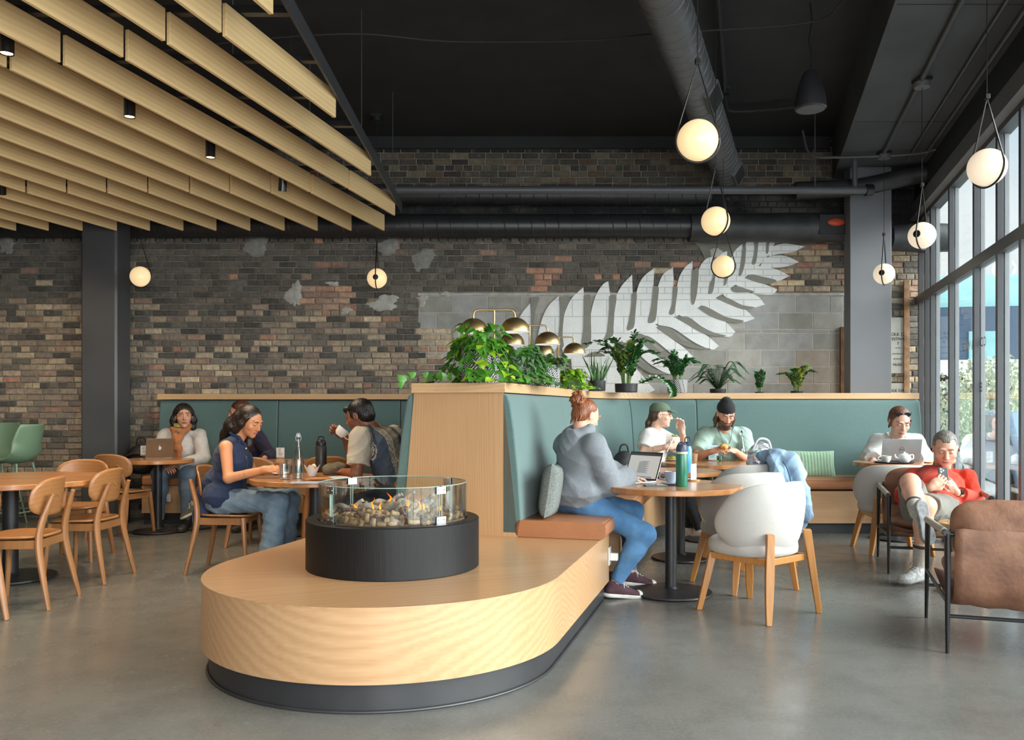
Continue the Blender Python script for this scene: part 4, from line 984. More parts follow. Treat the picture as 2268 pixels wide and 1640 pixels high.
place(pc, ((166-CX)*7.35/F, 7.35, 0), face(.1, -1), 'beech cafe chair facing the room behind the big left table', G1)
place(pc, ((268-CX)*8.6/F+.0, 8.66, 0), face(.25, 1), 'beech cafe chair with its back to us at the scarf woman\'s table', G1)
place(pc, (-3.43, 5.25, 0), face(-.75, .7), 'beech cafe chair mostly cut off by the left edge, only a leg in view', G1)
place(pc, (-2.24, 6.83, 0), face(1, -.05), 'beech cafe chair under the navy-top woman', G1)
place(pc, ((578-CX)*8.15/F, 8.15, 0), face(.15, 1), 'beech cafe chair behind the navy-top woman\'s forearm', G1)
place(pc, ((716-CX)*8.2/F, 8.3, 0), face(-.3, 1), 'beech cafe chair behind the dark drinking flask', G1)
drop(pc)

# ---- grey-white upholstered shell chairs
boucle = mat('oat_white_fabric', '#bbb8b3', .9, var=.06, scale=160, bump=.25, bscale=500, sheen=.2)
oakleg = wood('honey_oak', '#c08444', '#a56c33', rot=(0, PI/2, 0), rings=5, along=.12, rough=.4, coat=.15)
def shell_chair():
    t = thing('shell_armchair', 'proto', 'chair')
    def ov(a, b_, r):
        x = .265*r*math.copysign(abs(math.cos(a))**.8, math.cos(a)); y = .26*r*math.copysign(abs(math.sin(a))**.8, math.sin(a))
        return x, y
    prof = [(0, .375), (.9, .375), (.985, .388), (1, .42), (.985, .45), (.90, .468), (.5, .474), (0, .474)]
    m_ = MB(); seg = 40; vs = []; fs = []; n_ = len(prof)
    for k in range(seg):
        a = 2*PI*k/seg
        for r, z in prof:
            x, y = ov(a, 0, r); vs.append((x, y+.02, z))
    for k in range(seg):
        for i in range(n_-1): fs.append((k*n_+i, ((k+1) % seg)*n_+i, ((k+1) % seg)*n_+i+1, k*n_+i+1))
    m_.add(vs, fs).build('seat', boucle, t, smooth='all')
    A = math.radians(107); nu, nv = 44, 12
    def shell(side):
        def f_(a, b_):
            ph = (a*2-1)*A; e = abs(a*2-1)
            zt = .845-.03*e-.15*max(0, (e-.35)/.65)**1.8; zb_ = .405+.05*max(0, (e-.55)/.45)**2
            k = b_
            # rounded ends
            mid = (zt+zb_)/2; h_ = (zt-zb_)/2
            if e > .72: h_ *= .35+.65*math.sqrt(max(0, 1-((e-.72)/.28)**2))
            z = mid+h_*(2*k-1)
            flare = .235+.055*((z-.40)/.45)+.02*(1-(2*k-1)**2)
            th = .024*(1-abs(2*k-1)**5)*(1-max(0, (e-.93)/.07)**2*.7)+.004
            r_ = flare+side*th
            return (r_*1.04*math.sin(ph), -r_*math.cos(ph)+.02, z)
        return f_
    m_ = MB(); vs = []; fs = []
    for side in (1, -1):
        f_ = shell(side)
        for i in range(nu):
            for j in range(nv): vs.append(f_(i/(nu-1), j/(nv-1)))
    N = nu*nv
    for i in range(nu-1):
        for j in range(nv-1):
            a = i*nv+j; fs.append((a, a+nv, a+nv+1, a+1)); fs.append((N+a, N+a+1, N+a+nv+1, N+a+nv))
        a = i*nv; fs.append((a, N+a, N+a+nv, a+nv)); a = i*nv+nv-1; fs.append((a, a+nv, N+a+nv, N+a))
    for i in (0, nu-1):
        for j in range(nv-1):
            a = i*nv+j; q_ = (a, a+1, N+a+1, N+a); fs.append(q_ if i == 0 else q_[::-1])
    m_.add(vs, fs).build('back_shell', boucle, t, smooth='all', sub=1)
    def leg(top, bot, nm):
        T_ = Vector(top); B_ = Vector(bot); m_ = MB(); n_ = 8; vs = []
        up = (T_-B_).normalized(); rad = Vector((B_.x, B_.y, 0)).normalized(); tg = up.cross(rad).normalized()
        for i in range(n_+1):
            s = i/n_; p = B_.lerp(T_, s); w = .016+.010*math.sin(PI*min(1, s*1.2)*.75); d_ = .017+.008*s
            for a, b_ in ((-1, -1), (1, -1), (1, 1), (-1, 1)): vs.append(p+tg*a*w+rad*b_*d_)
        fs = [(i*4+k, i*4+(k+1) % 4, i*4+4+(k+1) % 4, i*4+4+k) for i in range(n_) for k in range(4)]+[(3, 2, 1, 0), (n_*4, n_*4+1, n_*4+2, n_*4+3)]
        m_.add(vs, fs).build(nm, oakleg, t, bevel=.004)
    for s in (-1, 1):
        leg((s*.19, -.245, .53), (s*.262, -.285, 0), 'rear_leg'); leg((s*.185, .19, .37), (s*.262, .24, 0), 'front_leg')
    ap = MB()
    for s in (-1, 1): ap.box((s*.2-.012, -.22, .335), (s*.2+.012, .2, .375))
    ap.box((-.19, .18, .335), (.19, .205, .375)).box((-.19, -.235, .335), (.19, -.21, .375)); ap.build('seat_rail', oakleg, t, bevel=.003)
    return t
sc = shell_chair(); G2 = 'oat white shell armchairs'
place(sc, (1.553, 5.47, 0), face(-.615, .789), 'oat-white shell armchair nearest the camera, its back to us', G2)
place(sc, (1.672, 6.26, 0), face(-.36, .93), 'oat-white shell armchair in the middle of the right row', G2)
place(sc, (1.96, 7.16, 0), face(-.38, .92), 'oat-white shell armchair farthest of the row, with denim over it', G2)
wc_ = place(sc, ((1972-CX)*7.78/F, 7.78, 0), face(.08, 1), 'oat-white shell armchair by the windows, behind the red-shirted man', G2); wc_.scale = (1, 1, .945)
drop(sc)

# ---- leather lounge armchairs
sad = mat('saddle_leather', '#6f4a38', .55, var=.22, scale=7, bump=.25, bscale=40, col2='#9a6f56')
steel_b = mat('black_steel_tube', (.016, .016, .017), .35, .4)
wrapm = mat('arm_wrap', '#b0a697', .5, var=.06)
wrap2 = mat('arm_wrap_brown', '#7d553e', .5, var=.1)
def lounge():
    t = thing('lounge_armchair', 'proto', 'armchair')
    w = .36; yf, yr = .40, -.41
    for s in (-1, 1):
        MB().tube([(s*w, yf, 0), (s*(w-.005), yf-.035, .605)], [.010, .017], 12).build('front_leg', steel_b, t, smooth=True)
        MB().tube([(s*w, yr, 0), (s*(w-.005), yr+.03, .625)], [.010, .018], 12).build('rear_leg', steel_b, t, smooth=True)
        a = MB().tube([(s*w, yf-.02, .61), (s*w, yr+.015, .63)], .0165, 12).build('arm_rail', steel_b, t, smooth=True)
        MB().tube([(s*w, yf-.05, .611), (s*w, yr+.09, .628)], .0205, 14).build('arm_wrap', wrapm, a, smooth=True)
        MB().tube([(s*w, yf-.02, .30), (s*w, yr+.02, .27)], .011, 10).build('side_rail', steel_b, t, smooth=True)
    MB().tube([(-w, yr+.01, .195), (w, yr+.01, .195)], .010, 10).build('stretcher', steel_b, t, smooth=True)
    MB().tube([(-w, yf-.01, .205), (w, yf-.01, .205)], .010, 10).build('stretcher', steel_b, t, smooth=True)
    MB().tube([(-w, yr+.03, .625), (w, yr+.03, .625)], .013, 10).build('back_rail', steel_b, t, smooth=True)
    # leather sling
    def sl(a, b_):
        P = [Vector(p) for p in ((0, yr+.005, .655), (0, yr+.0, .60), (0, yr+.012, .40), (0, yr+.05, .275), (0, yr+.16, .235), (0, 0, .255), (0, .25, .29), (0, yf-.06, .315))]
        q_ = bez(P, 4); i = a*(len(q_)-1); k = min(int(i), len(q_)-2); p = q_[k].lerp(q_[k+1], i-k)
        x = (b_*2-1)*(w-.035); return (x, p.y, p.z-.015*(1-(b_*2-1)**2)*(1 if a > .45 else 0)+.004*math.sin(x*40+a*9))
    MB().grid(sl, 30, 16).build('leather_sling', sad, t, smooth='all', solid=.006)
    def cush(nm, c, hx, hy, hz, rx, p=3.2, puff=.2):
        M_ = Matrix.Translation(Vector(c)) @ Matrix.Rotation(rx, 4, 'X')
        def f_(a, b_):
            u = 2*PI*a; v = PI*(b_-.5)
            sg = lambda q: math.copysign(abs(q)**(2/p), q)
            cv = sg(math.cos(v)); x = hx*sg(math.cos(u))*cv; y = hy*sg(math.sin(u))*cv; z = hz*math.copysign(abs(math.sin(v))**(2/2.3), math.sin(v))
            k = max(abs(x)/hx, abs(y)/hy); z *= 1-puff*k**2.5
            z += .004*math.sin(x*23+y*17)
            return M_ @ Vector((x, y, z))
        MB().grid(f_, 56, 25, cu=True).build(nm, sad, t, smooth='all')
    cush('seat_cushion', (0, .02, .375), .315, .36, .075, math.radians(5))
    cush('back_cushion', (0, -.25, .625), .325, .18, .085, math.radians(70), 3.6, .3)
    return t
lc = lounge(); G3 = 'brown leather lounge armchairs'
place(lc, (2.43+.335, 4.885-.095, 0), -TH-math.radians(3), 'brown leather lounge armchair in the foreground, seen from behind', G3)
c2 = (Vector((2.93, 6.66, 0))+Vector((3.64, 6.47, 0))+Vector((3.16, 7.44, 0))+Vector((3.87, 7.26, 0)))/4
place(lc, c2, PI-TH-math.radians(2), 'brown leather lounge armchair holding the man in the red top', G3)
drop(lc)
# side table between the armchairs
t = thing('side_table', 'small round wooden side table half hidden between the lounge armchairs', 'side table', (3.22, 5.98, 0))
oakt = wood('side_table_oak', '#c9a06a', '#a97e4a', rings=5, rough=.4)
MB().lathe([(0, .465), (.22, .465), (.225, .47), (.225, .485), (.22, .49), (0, .49)], 48).build('table_top', oakt, t, smooth=True)
MB().lathe([(0, 0), (.21, 0), (.215, .006), (.215, .026), (0, .03)], 48).build('base', oakt, t, smooth=True)
for k in range(3):
    a = k*2*PI/3+.5; MB().tube([(.12*math.cos(a), .12*math.sin(a), .02), (.12*math.cos(a), .12*math.sin(a), .47)], .014, 12).build('leg', oakt, t, smooth=True)
# ---- sage plastic bar stools far left
sage = mat('sage_plastic', '#6f8a70', .4, var=.03); sage_m = mat('sage_metal', '#7f9680', .4, .1)
def stool():
    t = thing('bar_stool', 'proto', 'bar stool')
    def f_(a, b_):
        x = (b_*2-1); P = [Vector(p) for p in ((0, .20, .73), (0, .10, .745), (0, -.06, .74), (0, -.17, .79), (0, -.215, .90), (0, -.235, 1.03), (0, -.245, 1.13))]
        q_ = bez(P, 5); i = a*(len(q_)-1); k = min(int(i), len(q_)-2); p = q_[k].lerp(q_[k+1], i-k)
        wd_ = np.interp(a, [0, .25, .5, .8, .95, 1], [.19, .225, .235, .21, .19, .16])
        lift = np.interp(a, [0, .2, .45, .75, 1], [.01, .03, .07, .02, .0]); fwd = np.interp(a, [0, .4, .7, 1], [0, .02, .09, .05])
        return (x*wd_, p.y+fwd*x*x, p.z+lift*x*x)
    MB().grid(f_, 30, 18).build('seat_shell', sage, t, smooth='all', solid=.008)
    for sx in (-1, 1):
        for sy in (-1, 1):
            MB().tube([(sx*.12, sy*.11, .735), (sx*.24, sy*.22, 0)], [.012, .010], 10).build('leg', sage_m, t, smooth=True)
    k = .205; MB().tube([(-k, -k*.92, .25), (k, -k*.92, .25), (k, k*.92, .25), (-k, k*.92, .25)], .009, 8, closed=True).build('foot_rail', sage_m, t, smooth=True)
    return t
st_ = stool()
place(st_, ((32-CX)*8.7/F, 8.7, 0), face(-1, .12), 'sage green plastic bar stool turned sideways at the far left', 'sage bar stools')
place(st_, ((-12-CX)*9.4/F, 9.4, 0), face(.1, -1), 'sage green plastic bar stool facing us, cut by the left edge', 'sage bar stools')
drop(st_)
tb = thing('bar_table', 'dark high table edge at the far left behind the stools', 'table', (-6.05, 9.25, 0))
MB().box((-.5, -.18, .965), (.1, .18, .985)).build('table_top', blk_metal, tb); MB().tube([(-.3, 0, .01), (-.3, 0, .97)], .03, 12).build('post', blk_metal, tb)
MB().lathe([(0, 0), (.2, 0), (.2, .015), (0, .02)], 24, c=(-.3, 0, 0)).build('base_plate', blk_metal, tb)
# ================================================================ PEOPLE (signed-distance bodies, meshed as one surface)
def V3(p): return np.array(p, np.float64)
def unit(v): v = np.array(v, float); return v/np.linalg.norm(v)
class SD:
    """smooth union of rounded limbs and ellipsoids on a grid"""
    def __init__(s): s.p = []; s.post = None
    def cone(s, a, b, ra, rb, k=.02, op='u', flat=None):
        s.p.append(('c', V3(a), V3(b), ra, rb, k, op, flat)); return s
    def chain(s, pts, rs, k=.02, op='u'):
        for i in range(len(pts)-1): s.cone(pts[i], pts[i+1], rs[i], rs[i+1], k if i else k, op)
        return s
    def ell(s, c, r, Rm=None, k=.02, op='u'):
        s.p.append(('e', V3(c), V3(r), np.eye(3) if Rm is None else np.array(Rm, float), k, op)); return s
    def cut(s, pt, nrm, rad, k=0):
        """remove what lies beyond the plane within a radius"""
        s.p.append(('p', V3(pt), unit(nrm), rad)); return s
    def mesh(s, h, disp=None):
        lo = np.full(3, 1e9); hi = -lo
        for q in s.p:
            if q[0] == 'c' and q[6] == 'u':
                r = max(q[3], q[4]); lo = np.minimum(lo, np.minimum(q[1], q[2])-r); hi = np.maximum(hi, np.maximum(q[1], q[2])+r)
            elif q[0] == 'e' and q[5] == 'u':
                r = max(q[2]); lo = np.minimum(lo, q[1]-r); hi = np.maximum(hi, q[1]+r)
        lo -= 4*h+.01; hi += 4*h+.01; n = np.ceil((hi-lo)/h).astype(int)+1
        big = .05; Fd = np.full(n, big, np.float32)
        ax = [lo[i]+h*np.arange(n[i]) for i in range(3)]
        for q in s.p:
            if q[0] == 'c': r = max(q[3], q[4]); a = np.minimum(q[1], q[2])-r; b = np.maximum(q[1], q[2])+r; k = q[5]
            elif q[0] == 'e': r = q[2]; Rm = q[3]; e_ = np.sqrt(((Rm*r[None, :])**2).sum(1)); a = q[1]-e_; b = q[1]+e_; k = q[4]
            else: a = q[1]-q[3]; b = q[1]+q[3]; k = 0
            m_ = k*1.2+2.5*h+.004
            i0 = np.maximum(((a-m_-lo)/h).astype(int), 0); i1 = np.minimum(np.ceil((b+m_-lo)/h).astype(int)+1, n)
            if (i1 <= i0).any(): continue
            sl = tuple(slice(i0[j], i1[j]) for j in range(3))
            X, Y, Z = np.meshgrid(*(ax[j][sl[j]] for j in range(3)), indexing='ij', sparse=True)
            if q[0] == 'c':
                ab = q[2]-q[1]; L2 = float(ab@ab)+1e-12; px, py, pz = X-q[1][0], Y-q[1][1], Z-q[1][2]
                t = np.clip((px*ab[0]+py*ab[1]+pz*ab[2])/L2, 0, 1)
                d = np.sqrt((px-ab[0]*t)**2+(py-ab[1]*t)**2+(pz-ab[2]*t)**2)-(q[3]+(q[4]-q[3])*t); op = q[6]
                if q[7] is not None:
                    nn = unit(ab); d = np.maximum(d, (X-q[2][0])*nn[0]+(Y-q[2][1])*nn[1]+(Z-q[2][2])*nn[2]-q[7])
            elif q[0] == 'e':
                Rm = q[3]; px, py, pz = X-q[1][0], Y-q[1][1], Z-q[1][2]
                u = [(px*Rm[0, j]+py*Rm[1, j]+pz*Rm[2, j]) for j in range(3)]
                k0 = np.sqrt(sum((u[j]/q[2][j])**2 for j in range(3))); k1 = np.sqrt(sum((u[j]/q[2][j]**2)**2 for j in range(3)))+1e-9
                d = k0*(k0-1)/k1; op = q[5]
            else:
                d0 = (X-q[1][0])*q[2][0]+(Y-q[1][1])*q[2][1]+(Z-q[1][2])*q[2][2]
                rr = np.sqrt((X-q[1][0])**2+(Y-q[1][1])**2+(Z-q[1][2])**2)
                F0 = Fd[sl]; Fd[sl] = np.where((rr < q[3]) & (d0 > F0), d0, F0); continue
            F0 = Fd[sl]; d = d.astype(np.float32)
            if op == 'u':
                if k > 0: hh = np.maximum(k-np.abs(F0-d), 0)/k; Fd[sl] = np.minimum(F0, d)-hh*hh*k*.25
                else: Fd[sl] = np.minimum(F0, d)
            else:
                if k > 0: hh = np.maximum(k-np.abs(F0+d), 0)/k; Fd[sl] = np.maximum(F0, -d)+hh*hh*k*.25
                else: Fd[sl] = np.maximum(F0, -d)
        if disp is not None:
            X, Y, Z = np.meshgrid(*ax, indexing='ij', sparse=True)
            Fd = Fd+disp(X, Y, Z).astype(np.float32)
        g = vdb.FloatGrid(background=big); g.copyFromArray(np.ascontiguousarray(Fd))
        v, f = g.convertToQuads(0.0)
        return v*h+lo, f
def sd_obj(name, parts, m, parent, colfn=None, smooth_it=0):
    """parts: list of (verts, quads) joined into one mesh, in the parent's frame"""
    vs = []; fs = []; b = 0
    for v, f in parts: vs.append(v); fs.append(f[:, ::-1]+b); b += len(v)
    v = np.concatenate(vs); f = np.concatenate(fs).astype(np.int32)
    me = bpy.data.meshes.new(name); me.vertices.add(len(v)); me.loops.add(f.size); me.polygons.add(len(f))
    me.vertices.foreach_set('co', v.astype(np.float32).ravel()); me.loops.foreach_set('vertex_index', f.ravel())
    me.polygons.foreach_set('loop_start', np.arange(0, f.size, 4, dtype=np.int32)); me.update(); me.validate()
    me.polygons.foreach_set('use_smooth', [True]*len(me.polygons))
    if colfn is not None:
        c = np.ones((len(v), 4), np.float32); c[:, :3] = colfn(v); at = me.color_attributes.new('Col', 'FLOAT_COLOR', 'POINT'); at.data.foreach_set('color', c.ravel())
    me.materials.append(m); o = bpy.data.objects.new(name, me); C.objects.link(o)
    if parent is not None: o.parent = parent
    # outward normals check
    if len(me.polygons):
        p = me.polygons[0]
        vol = float(np.einsum('ij,ij->i', v[f[:, 0]], np.cross(v[f[:, 1]], v[f[:, 2]])).sum())
        if vol < 0: me.flip_normals()
    return o

def skin_mat(name):
    m = mat(name, (1, 1, 1), .48, var=.04, scale=40, attr='Col', bump=.05, bscale=300)
    b = m.node_tree.nodes['Principled BSDF']; b.inputs['Subsurface Weight'].default_value = .08; b.inputs['Subsurface Radius'].default_value = (.02, .008, .005); b.inputs['Subsurface Scale'].default_value = .4
    return m
SKIN = skin_mat('skin')
def fabric(name, col, **k): return mat(name, col, .88, var=k.pop('var', .07), scale=k.pop('scale', 30), bump=.25, bscale=260, sheen=.1, **k)

def frame_from(fwd, up):
    f_ = unit(fwd); u = np.array(up, float); u = unit(u-f_*(u@f_)); r = np.cross(f_, u); return np.stack([r, f_, u], 1)   # columns right, fwd, up

def head_prims(sd, Hc, Rm, s=1.0, male=False, nose=1.0, jaw=1.0, ears=True):
    P = lambda x, y, z: Hc+Rm@(np.array((x, y, z))*s)
    sd.ell(P(0, -.012, .035), np.array((.074, .094, .083))*s, Rm, .02)
    sd.ell(P(0, .030, -.012), np.array((.062*jaw, .064, .078))*s, Rm, .03)
    sd.ell(P(0, .036, -.060), np.array((.046*jaw, .050, .048))*s, Rm, .03)
    sd.ell(P(0, .072, -.092), np.array((.020*jaw, .016, .016))*s, Rm, .022)
    for q in (-1, 1):
        sd.ell(P(q*.040*jaw, .062, -.022), np.array((.020, .016, .018))*s, Rm, .02)
        if male: sd.ell(P(q*.047*jaw, .022, -.078), np.array((.016, .022, .018))*s, Rm, .02)
        sd.ell(P(q*.028, .088, .034), np.array((.024, .010, .008))*s, Rm, .012)
        sd.ell(P(q*.030, .100, .012), np.array((.019, .012, .012))*s, Rm, .012, 's')
        sd.ell(P(q*.030, .0785, .010), np.array((.0145, .0125, .0115))*s, Rm, .003)
        if ears:
            sd.ell(P(q*.075, -.004, .0), np.array((.009, .018, .030))*s, Rm, .006)
            sd.ell(P(q*.082, .003, .004), np.array((.004, .009, .016))*s, Rm, .004, 's')
    sd.cone(P(0, .088, .022), P(0, .108*1.0, -.022), .008*s*nose, .0115*s*nose, .012)
    for q in (-1, 1): sd.ell(P(q*.010, .098, -.027), np.array((.0085, .009, .007))*s*nose, Rm, .006)
    sd.ell(P(0, .0895, -.0525), np.array((.021, .0085, .0045))*s, Rm, .006)
    sd.ell(P(0, .0885, -.0615), np.array((.018, .0085, .0052))*s, Rm, .006)
    sd.ell(P(0, .097, -.057), np.array((.020, .004, .0012))*s, Rm, .002, 's')

def head_color(Hc, Rm, s, skin, lip, brow, closed=True, beard=None, beard_amt=1.0, eye='#2b1c12', lipst=1.0):
    skin = np.array(lin(skin)); lip = np.array(lin(lip)); brow = np.array(lin(brow)); dark = np.array((.012, .008, .007))
    def fn(v):
        q = ((v-Hc)@Rm)/s; x, y, z = q[:, 0], q[:, 1], q[:, 2]; ax = np.abs(x)
        c = np.repeat(skin[None], len(v), 0); front = y > .045
        def mix(mask, col):
            m_ = np.clip(mask, 0, 1)[:, None]; return c*(1-m_)+np.asarray(col)[None]*m_
        blush = np.exp(-((ax-.042)**2/.0003+(z+.025)**2/.0004))*front; c = mix(blush*.25, skin*np.array((1.15, .75, .7)))
        c = mix((np.exp(-((x)**2/.0001+(z+.025)**2/.0002))*(y > .09))*.25, skin*np.array((1.1, .8, .75)))
        if beard is not None:
            bz = (z < -.012-.010*np.clip((.06-ax)/.03, 0, 1)) & (y > -.012) & ~((ax < .030) & (z > -.036)) & (z > -.15)
            bz |= (ax < .03) & (z < -.036) & (z > -.048) & (y > .05)
            fr_ = .5+.5*np.sin(x*900+z*700)*np.sin(y*800-z*900)
            c = mix(bz*beard_amt*(.92+.08*fr_), np.array(lin(beard)))
        lipm = (np.abs(z+.057) < .0095*np.sqrt(np.clip(1-(x/.024)**2, 0, 1))) & (y > .07); c = mix(lipm*.85*lipst, lip)
        c = mix(((np.abs(z+.0568) < .0012) & (ax < .021) & (y > .07))*.7, lip*.35)
        bz_ = .0345+.004*np.clip((ax-.012)/.03, 0, 1)-.006*np.clip((ax-.040)/.012, 0, 1)
        c = mix(((np.abs(z-bz_) < .0042*(1-.5*np.clip((ax-.03)/.022, 0, 1))) & (ax > .012) & (ax < .050) & front)*.85, brow)
        ex, ez = (ax-.030)/.0150, (z-.010)
        if closed:
            c = mix(((np.abs(ez+.0055-.0035*(ex**2)) < .0016) & (np.abs(ex) < 1) & front)*.9, dark)
            c = mix(((ez > -.004) & (ez < .008) & (np.abs(ex) < 1.1) & front)*.25, skin*.6)
        else:
            op_ = .0062*np.sqrt(np.clip(1-ex**2, 0, 1)); ins = (np.abs(ez) < op_) & front
            c = mix(ins*1.0, np.array((.62, .60, .58))); c = mix((ins & (((ax-.030)**2+ez**2) < .0056**2))*1.0, np.array(lin(eye)))
            c = mix(((np.abs(np.abs(ez)-op_) < .0013) & (ez > -.002) & (np.abs(ex) < 1.1) & front)*.9, dark)
        c = mix(((np.abs(ax-.007) < .003) & (np.abs(z+.033) < .002) & (y > .085))*.6, skin*.3)
        return c
    return fn

def hand_prims(sd, wrist, fwd, palm, side, s=1.0, curl=.5, spread=.12, curls=None, thumb=.5, thumb_in=.4):
    """side=+1 : thumb on the side of cross(fwd,palm)"""
    f_ = unit(fwd); p = np.array(palm, float); p = unit(p-f_*(p@f_)); t = np.cross(f_, p)*side
    Rm = np.stack([t, f_, p], 1); W_ = V3(wrist); Q = lambda a, b, c: W_+Rm@(np.array((a, b, c))*s)
    sd.ell(Q(.0, .045, 0), np.array((.040, .050, .015))*s, Rm, .012)
    sd.cone(Q(0, -.01, 0), Q(.0, .03, 0), .024*s, .024*s, .016)
    sd.ell(Q(.022, .03, .008), np.array((.018, .028, .014))*s, Rm, .012)
    Ls = (.072, .080, .074, .058); xs_ = (.030, .010, -.010, -.029); cu = curls or (curl*.9, curl, curl*1.05, curl*1.1)
    for i in range(4):
        o = Q(xs_[i], .088-.004*abs(i-1.2), .0); a = cu[i]*.6; sp_ = spread*(1.5-i)*.35
        d = Rm@np.array((math.sin(sp_), math.cos(a), math.sin(a))); d = unit(d); pts = [o]
        for j, fr_ in enumerate((.46, .30, .24)):
            if j: a += cu[i]*1.1; 
            d = unit(Rm@np.array((math.sin(sp_), math.cos(a), math.sin(a)))); pts.append(pts[-1]+d*Ls[i]*fr_*s)
        r0 = (.0088, .0090, .0086, .0076)[i]*s
        sd.chain(pts, [r0*1.05, r0, r0*.93, r0*.82], .004)
    th = [Q(.026, .018, .006), Q(.048, .045, .006+.018*thumb_in), Q(.055-.02*thumb, .072, .010+.030*thumb_in), Q(.050-.035*thumb, .096, .012+.036*thumb_in)]
    sd.chain(th, [.014*s, .0115*s, .0100*s, .0088*s], .006)

class P_: pass
def solve(a, b, l1, l2, hint):
    """middle joint between a and b for bone lengths l1,l2 bending towards hint"""
    a, b = V3(a), V3(b); d = b-a; L = min(np.linalg.norm(d), (l1+l2)*.999); u = unit(d); x = (l1*l1-l2*l2+L*L)/(2*L); h_ = math.sqrt(max(l1*l1-x*x, 0))
    hv = np.array(hint, float); hv = unit(hv-u*(hv@u)); return a+u*x+hv*h_

def person(label, pelvis, neck, headc, fwd, look, wrists, ankles, knees=None, elbows=None, skin='#c98f6d', s=1.0, fat=1.0, male=False,
           hands=None, head=None, toes=None, knee_hint=None, elb_hint=((-.3, -.5, -.8), (.3, -.5, -.8)), head_s=1.0, tilt=0.0, headkw=None, face=None, shoulder=.175, hipw=.085, foot_dir=None):
    """all joints in world coordinates; index 0 = left, 1 = right of the person"""
    p = P_(); base = V3((pelvis[0], pelvis[1], 0)); p.t = thing('person', label, 'person', tuple(base)); L = lambda q: V3(q)-base
    p.pel, p.neck, p.head = L(pelvis), L(neck), L(headc); f_ = unit((fwd[0], fwd[1], 0)); up = unit(p.neck-p.pel); p.fwd = f_
    R_ = frame_from(f_, up); R_ = np.stack([R_[:, 0], np.cross(R_[:, 2], R_[:, 0]), R_[:, 2]], 1); rgt = np.cross(f_, (0, 0, 1.0)); p.R = R_ = np.stack([rgt, np.cross(up, rgt), up], 1)
    p.sh = [p.neck-up*.078*s+rgt*q*(shoulder-.018)*s for q in (-1, 1)]; p.hip = [p.pel+rgt*q*hipw*s for q in (-1, 1)]
    p.wr = [L(w) for w in wrists]; p.ank = [L(a) for a in ankles]
    p.elb = [L(elbows[i]) if elbows and elbows[i] is not None else solve(p.sh[i], p.wr[i], .285*s, .25*s, rgt*elb_hint[i][0]+f_*elb_hint[i][1]+np.array((0, 0, elb_hint[i][2]))) for i in (0, 1)]
    p.kn = [L(knees[i]) if knees and knees[i] is not None else solve(p.hip[i], p.ank[i], .42*s, .41*s, f_*1.0+np.array((0, 0, .6))+(knee_hint[i] if knee_hint else 0)) for i in (0, 1)]
    p.s, p.fat, p.skin, p.up, p.rgt, p.base = s, fat, skin, up, rgt, base
    lk = unit(V3(look)); hup = np.array((0, 0, 1.0))+np.cross(lk, (0, 0, 1))*tilt; p.RH = frame_from(lk, hup); p.hs = head_s*s
    p.fd = [unit(V3(foot_dir[i])) if foot_dir else unit((f_[0], f_[1], -.12)) for i in (0, 1)]
    p.male = male; p.L = L
    # body: one continuous surface
    b = SD(); torso(b, p, 0); arms(b, p, 0); legs(b, p, 0)
    hp = SD(); hk = headkw or {}
    hp.cone(p.neck-up*.05, p.head+p.RH@np.array((0, -.025, -.055))*p.hs, .058*s*(1.12 if male else 1), .050*s*(1.15 if male else 1), .02)
    head_prims(hp, p.head, p.RH, p.hs, male, **hk)
    hd = []
    for i in (0, 1):
        if hands and hands[i] is not None:
            q = SD(); w = p.wr[i]; hh = hands[i]; fw = hh.get('fwd', w-p.elb[i])
            q.cone(p.elb[i]+(w-p.elb[i])*.5, w, .034*s, .0255*s, .02)
            hand_prims(q, w, fw, hh.get('palm', (0, 0, -1)), hh.get('side', 1), s*hh.get('s', 1.0), hh.get('curl', .5), hh.get('spread', .12), hh.get('curls'), hh.get('thumb', .5), hh.get('thumb_in', .4))
            hd.append(q.mesh(.003))
    parts = [b.mesh(.009), hp.mesh(.0026)]+hd
    fc = dict(skin=skin, lip='#a85b52', brow='#33231a'); fc.update(face or {})
    p.body = sd_obj('body', parts, SKIN, p.t, head_color(p.head, p.RH, p.hs, **fc)); return p

def torso(b, p, o, k=.05, lower=True, upper=True):
    s, ft, R_, up = p.s, p.fat, p.R, p.up; Lt = np.linalg.norm(p.neck-p.pel)
    if upper:
        b.ell(p.neck-up*.155*s+R_@np.array((0, -.004, 0)), np.array((.150*ft**.5+o, .098*ft+o, .135+o*.6))*s, R_, .035)
        b.ell(p.neck-up*.085*s, np.array((.135+o, .060+o, .045+o*.7))*s, R_, .025)
        b.ell(p.neck-up*(Lt*.58)+R_@np.array((0, .012*ft, 0)), np.array((.135*ft+o, .100*ft+o, .16+o))*s, R_, k)
        if not p.male:
            for q in (-1, 1): b.ell(p.neck-up*.20*s+R_@np.array((q*.068, .075*ft, 0))*s, np.array((.058, .050, .055))*s+o*.8, R_, .04)
    if lower: b.ell(p.pel+up*.03*s, np.array((.160*ft+o, .115*ft+o, .115+o))*s, R_, k)
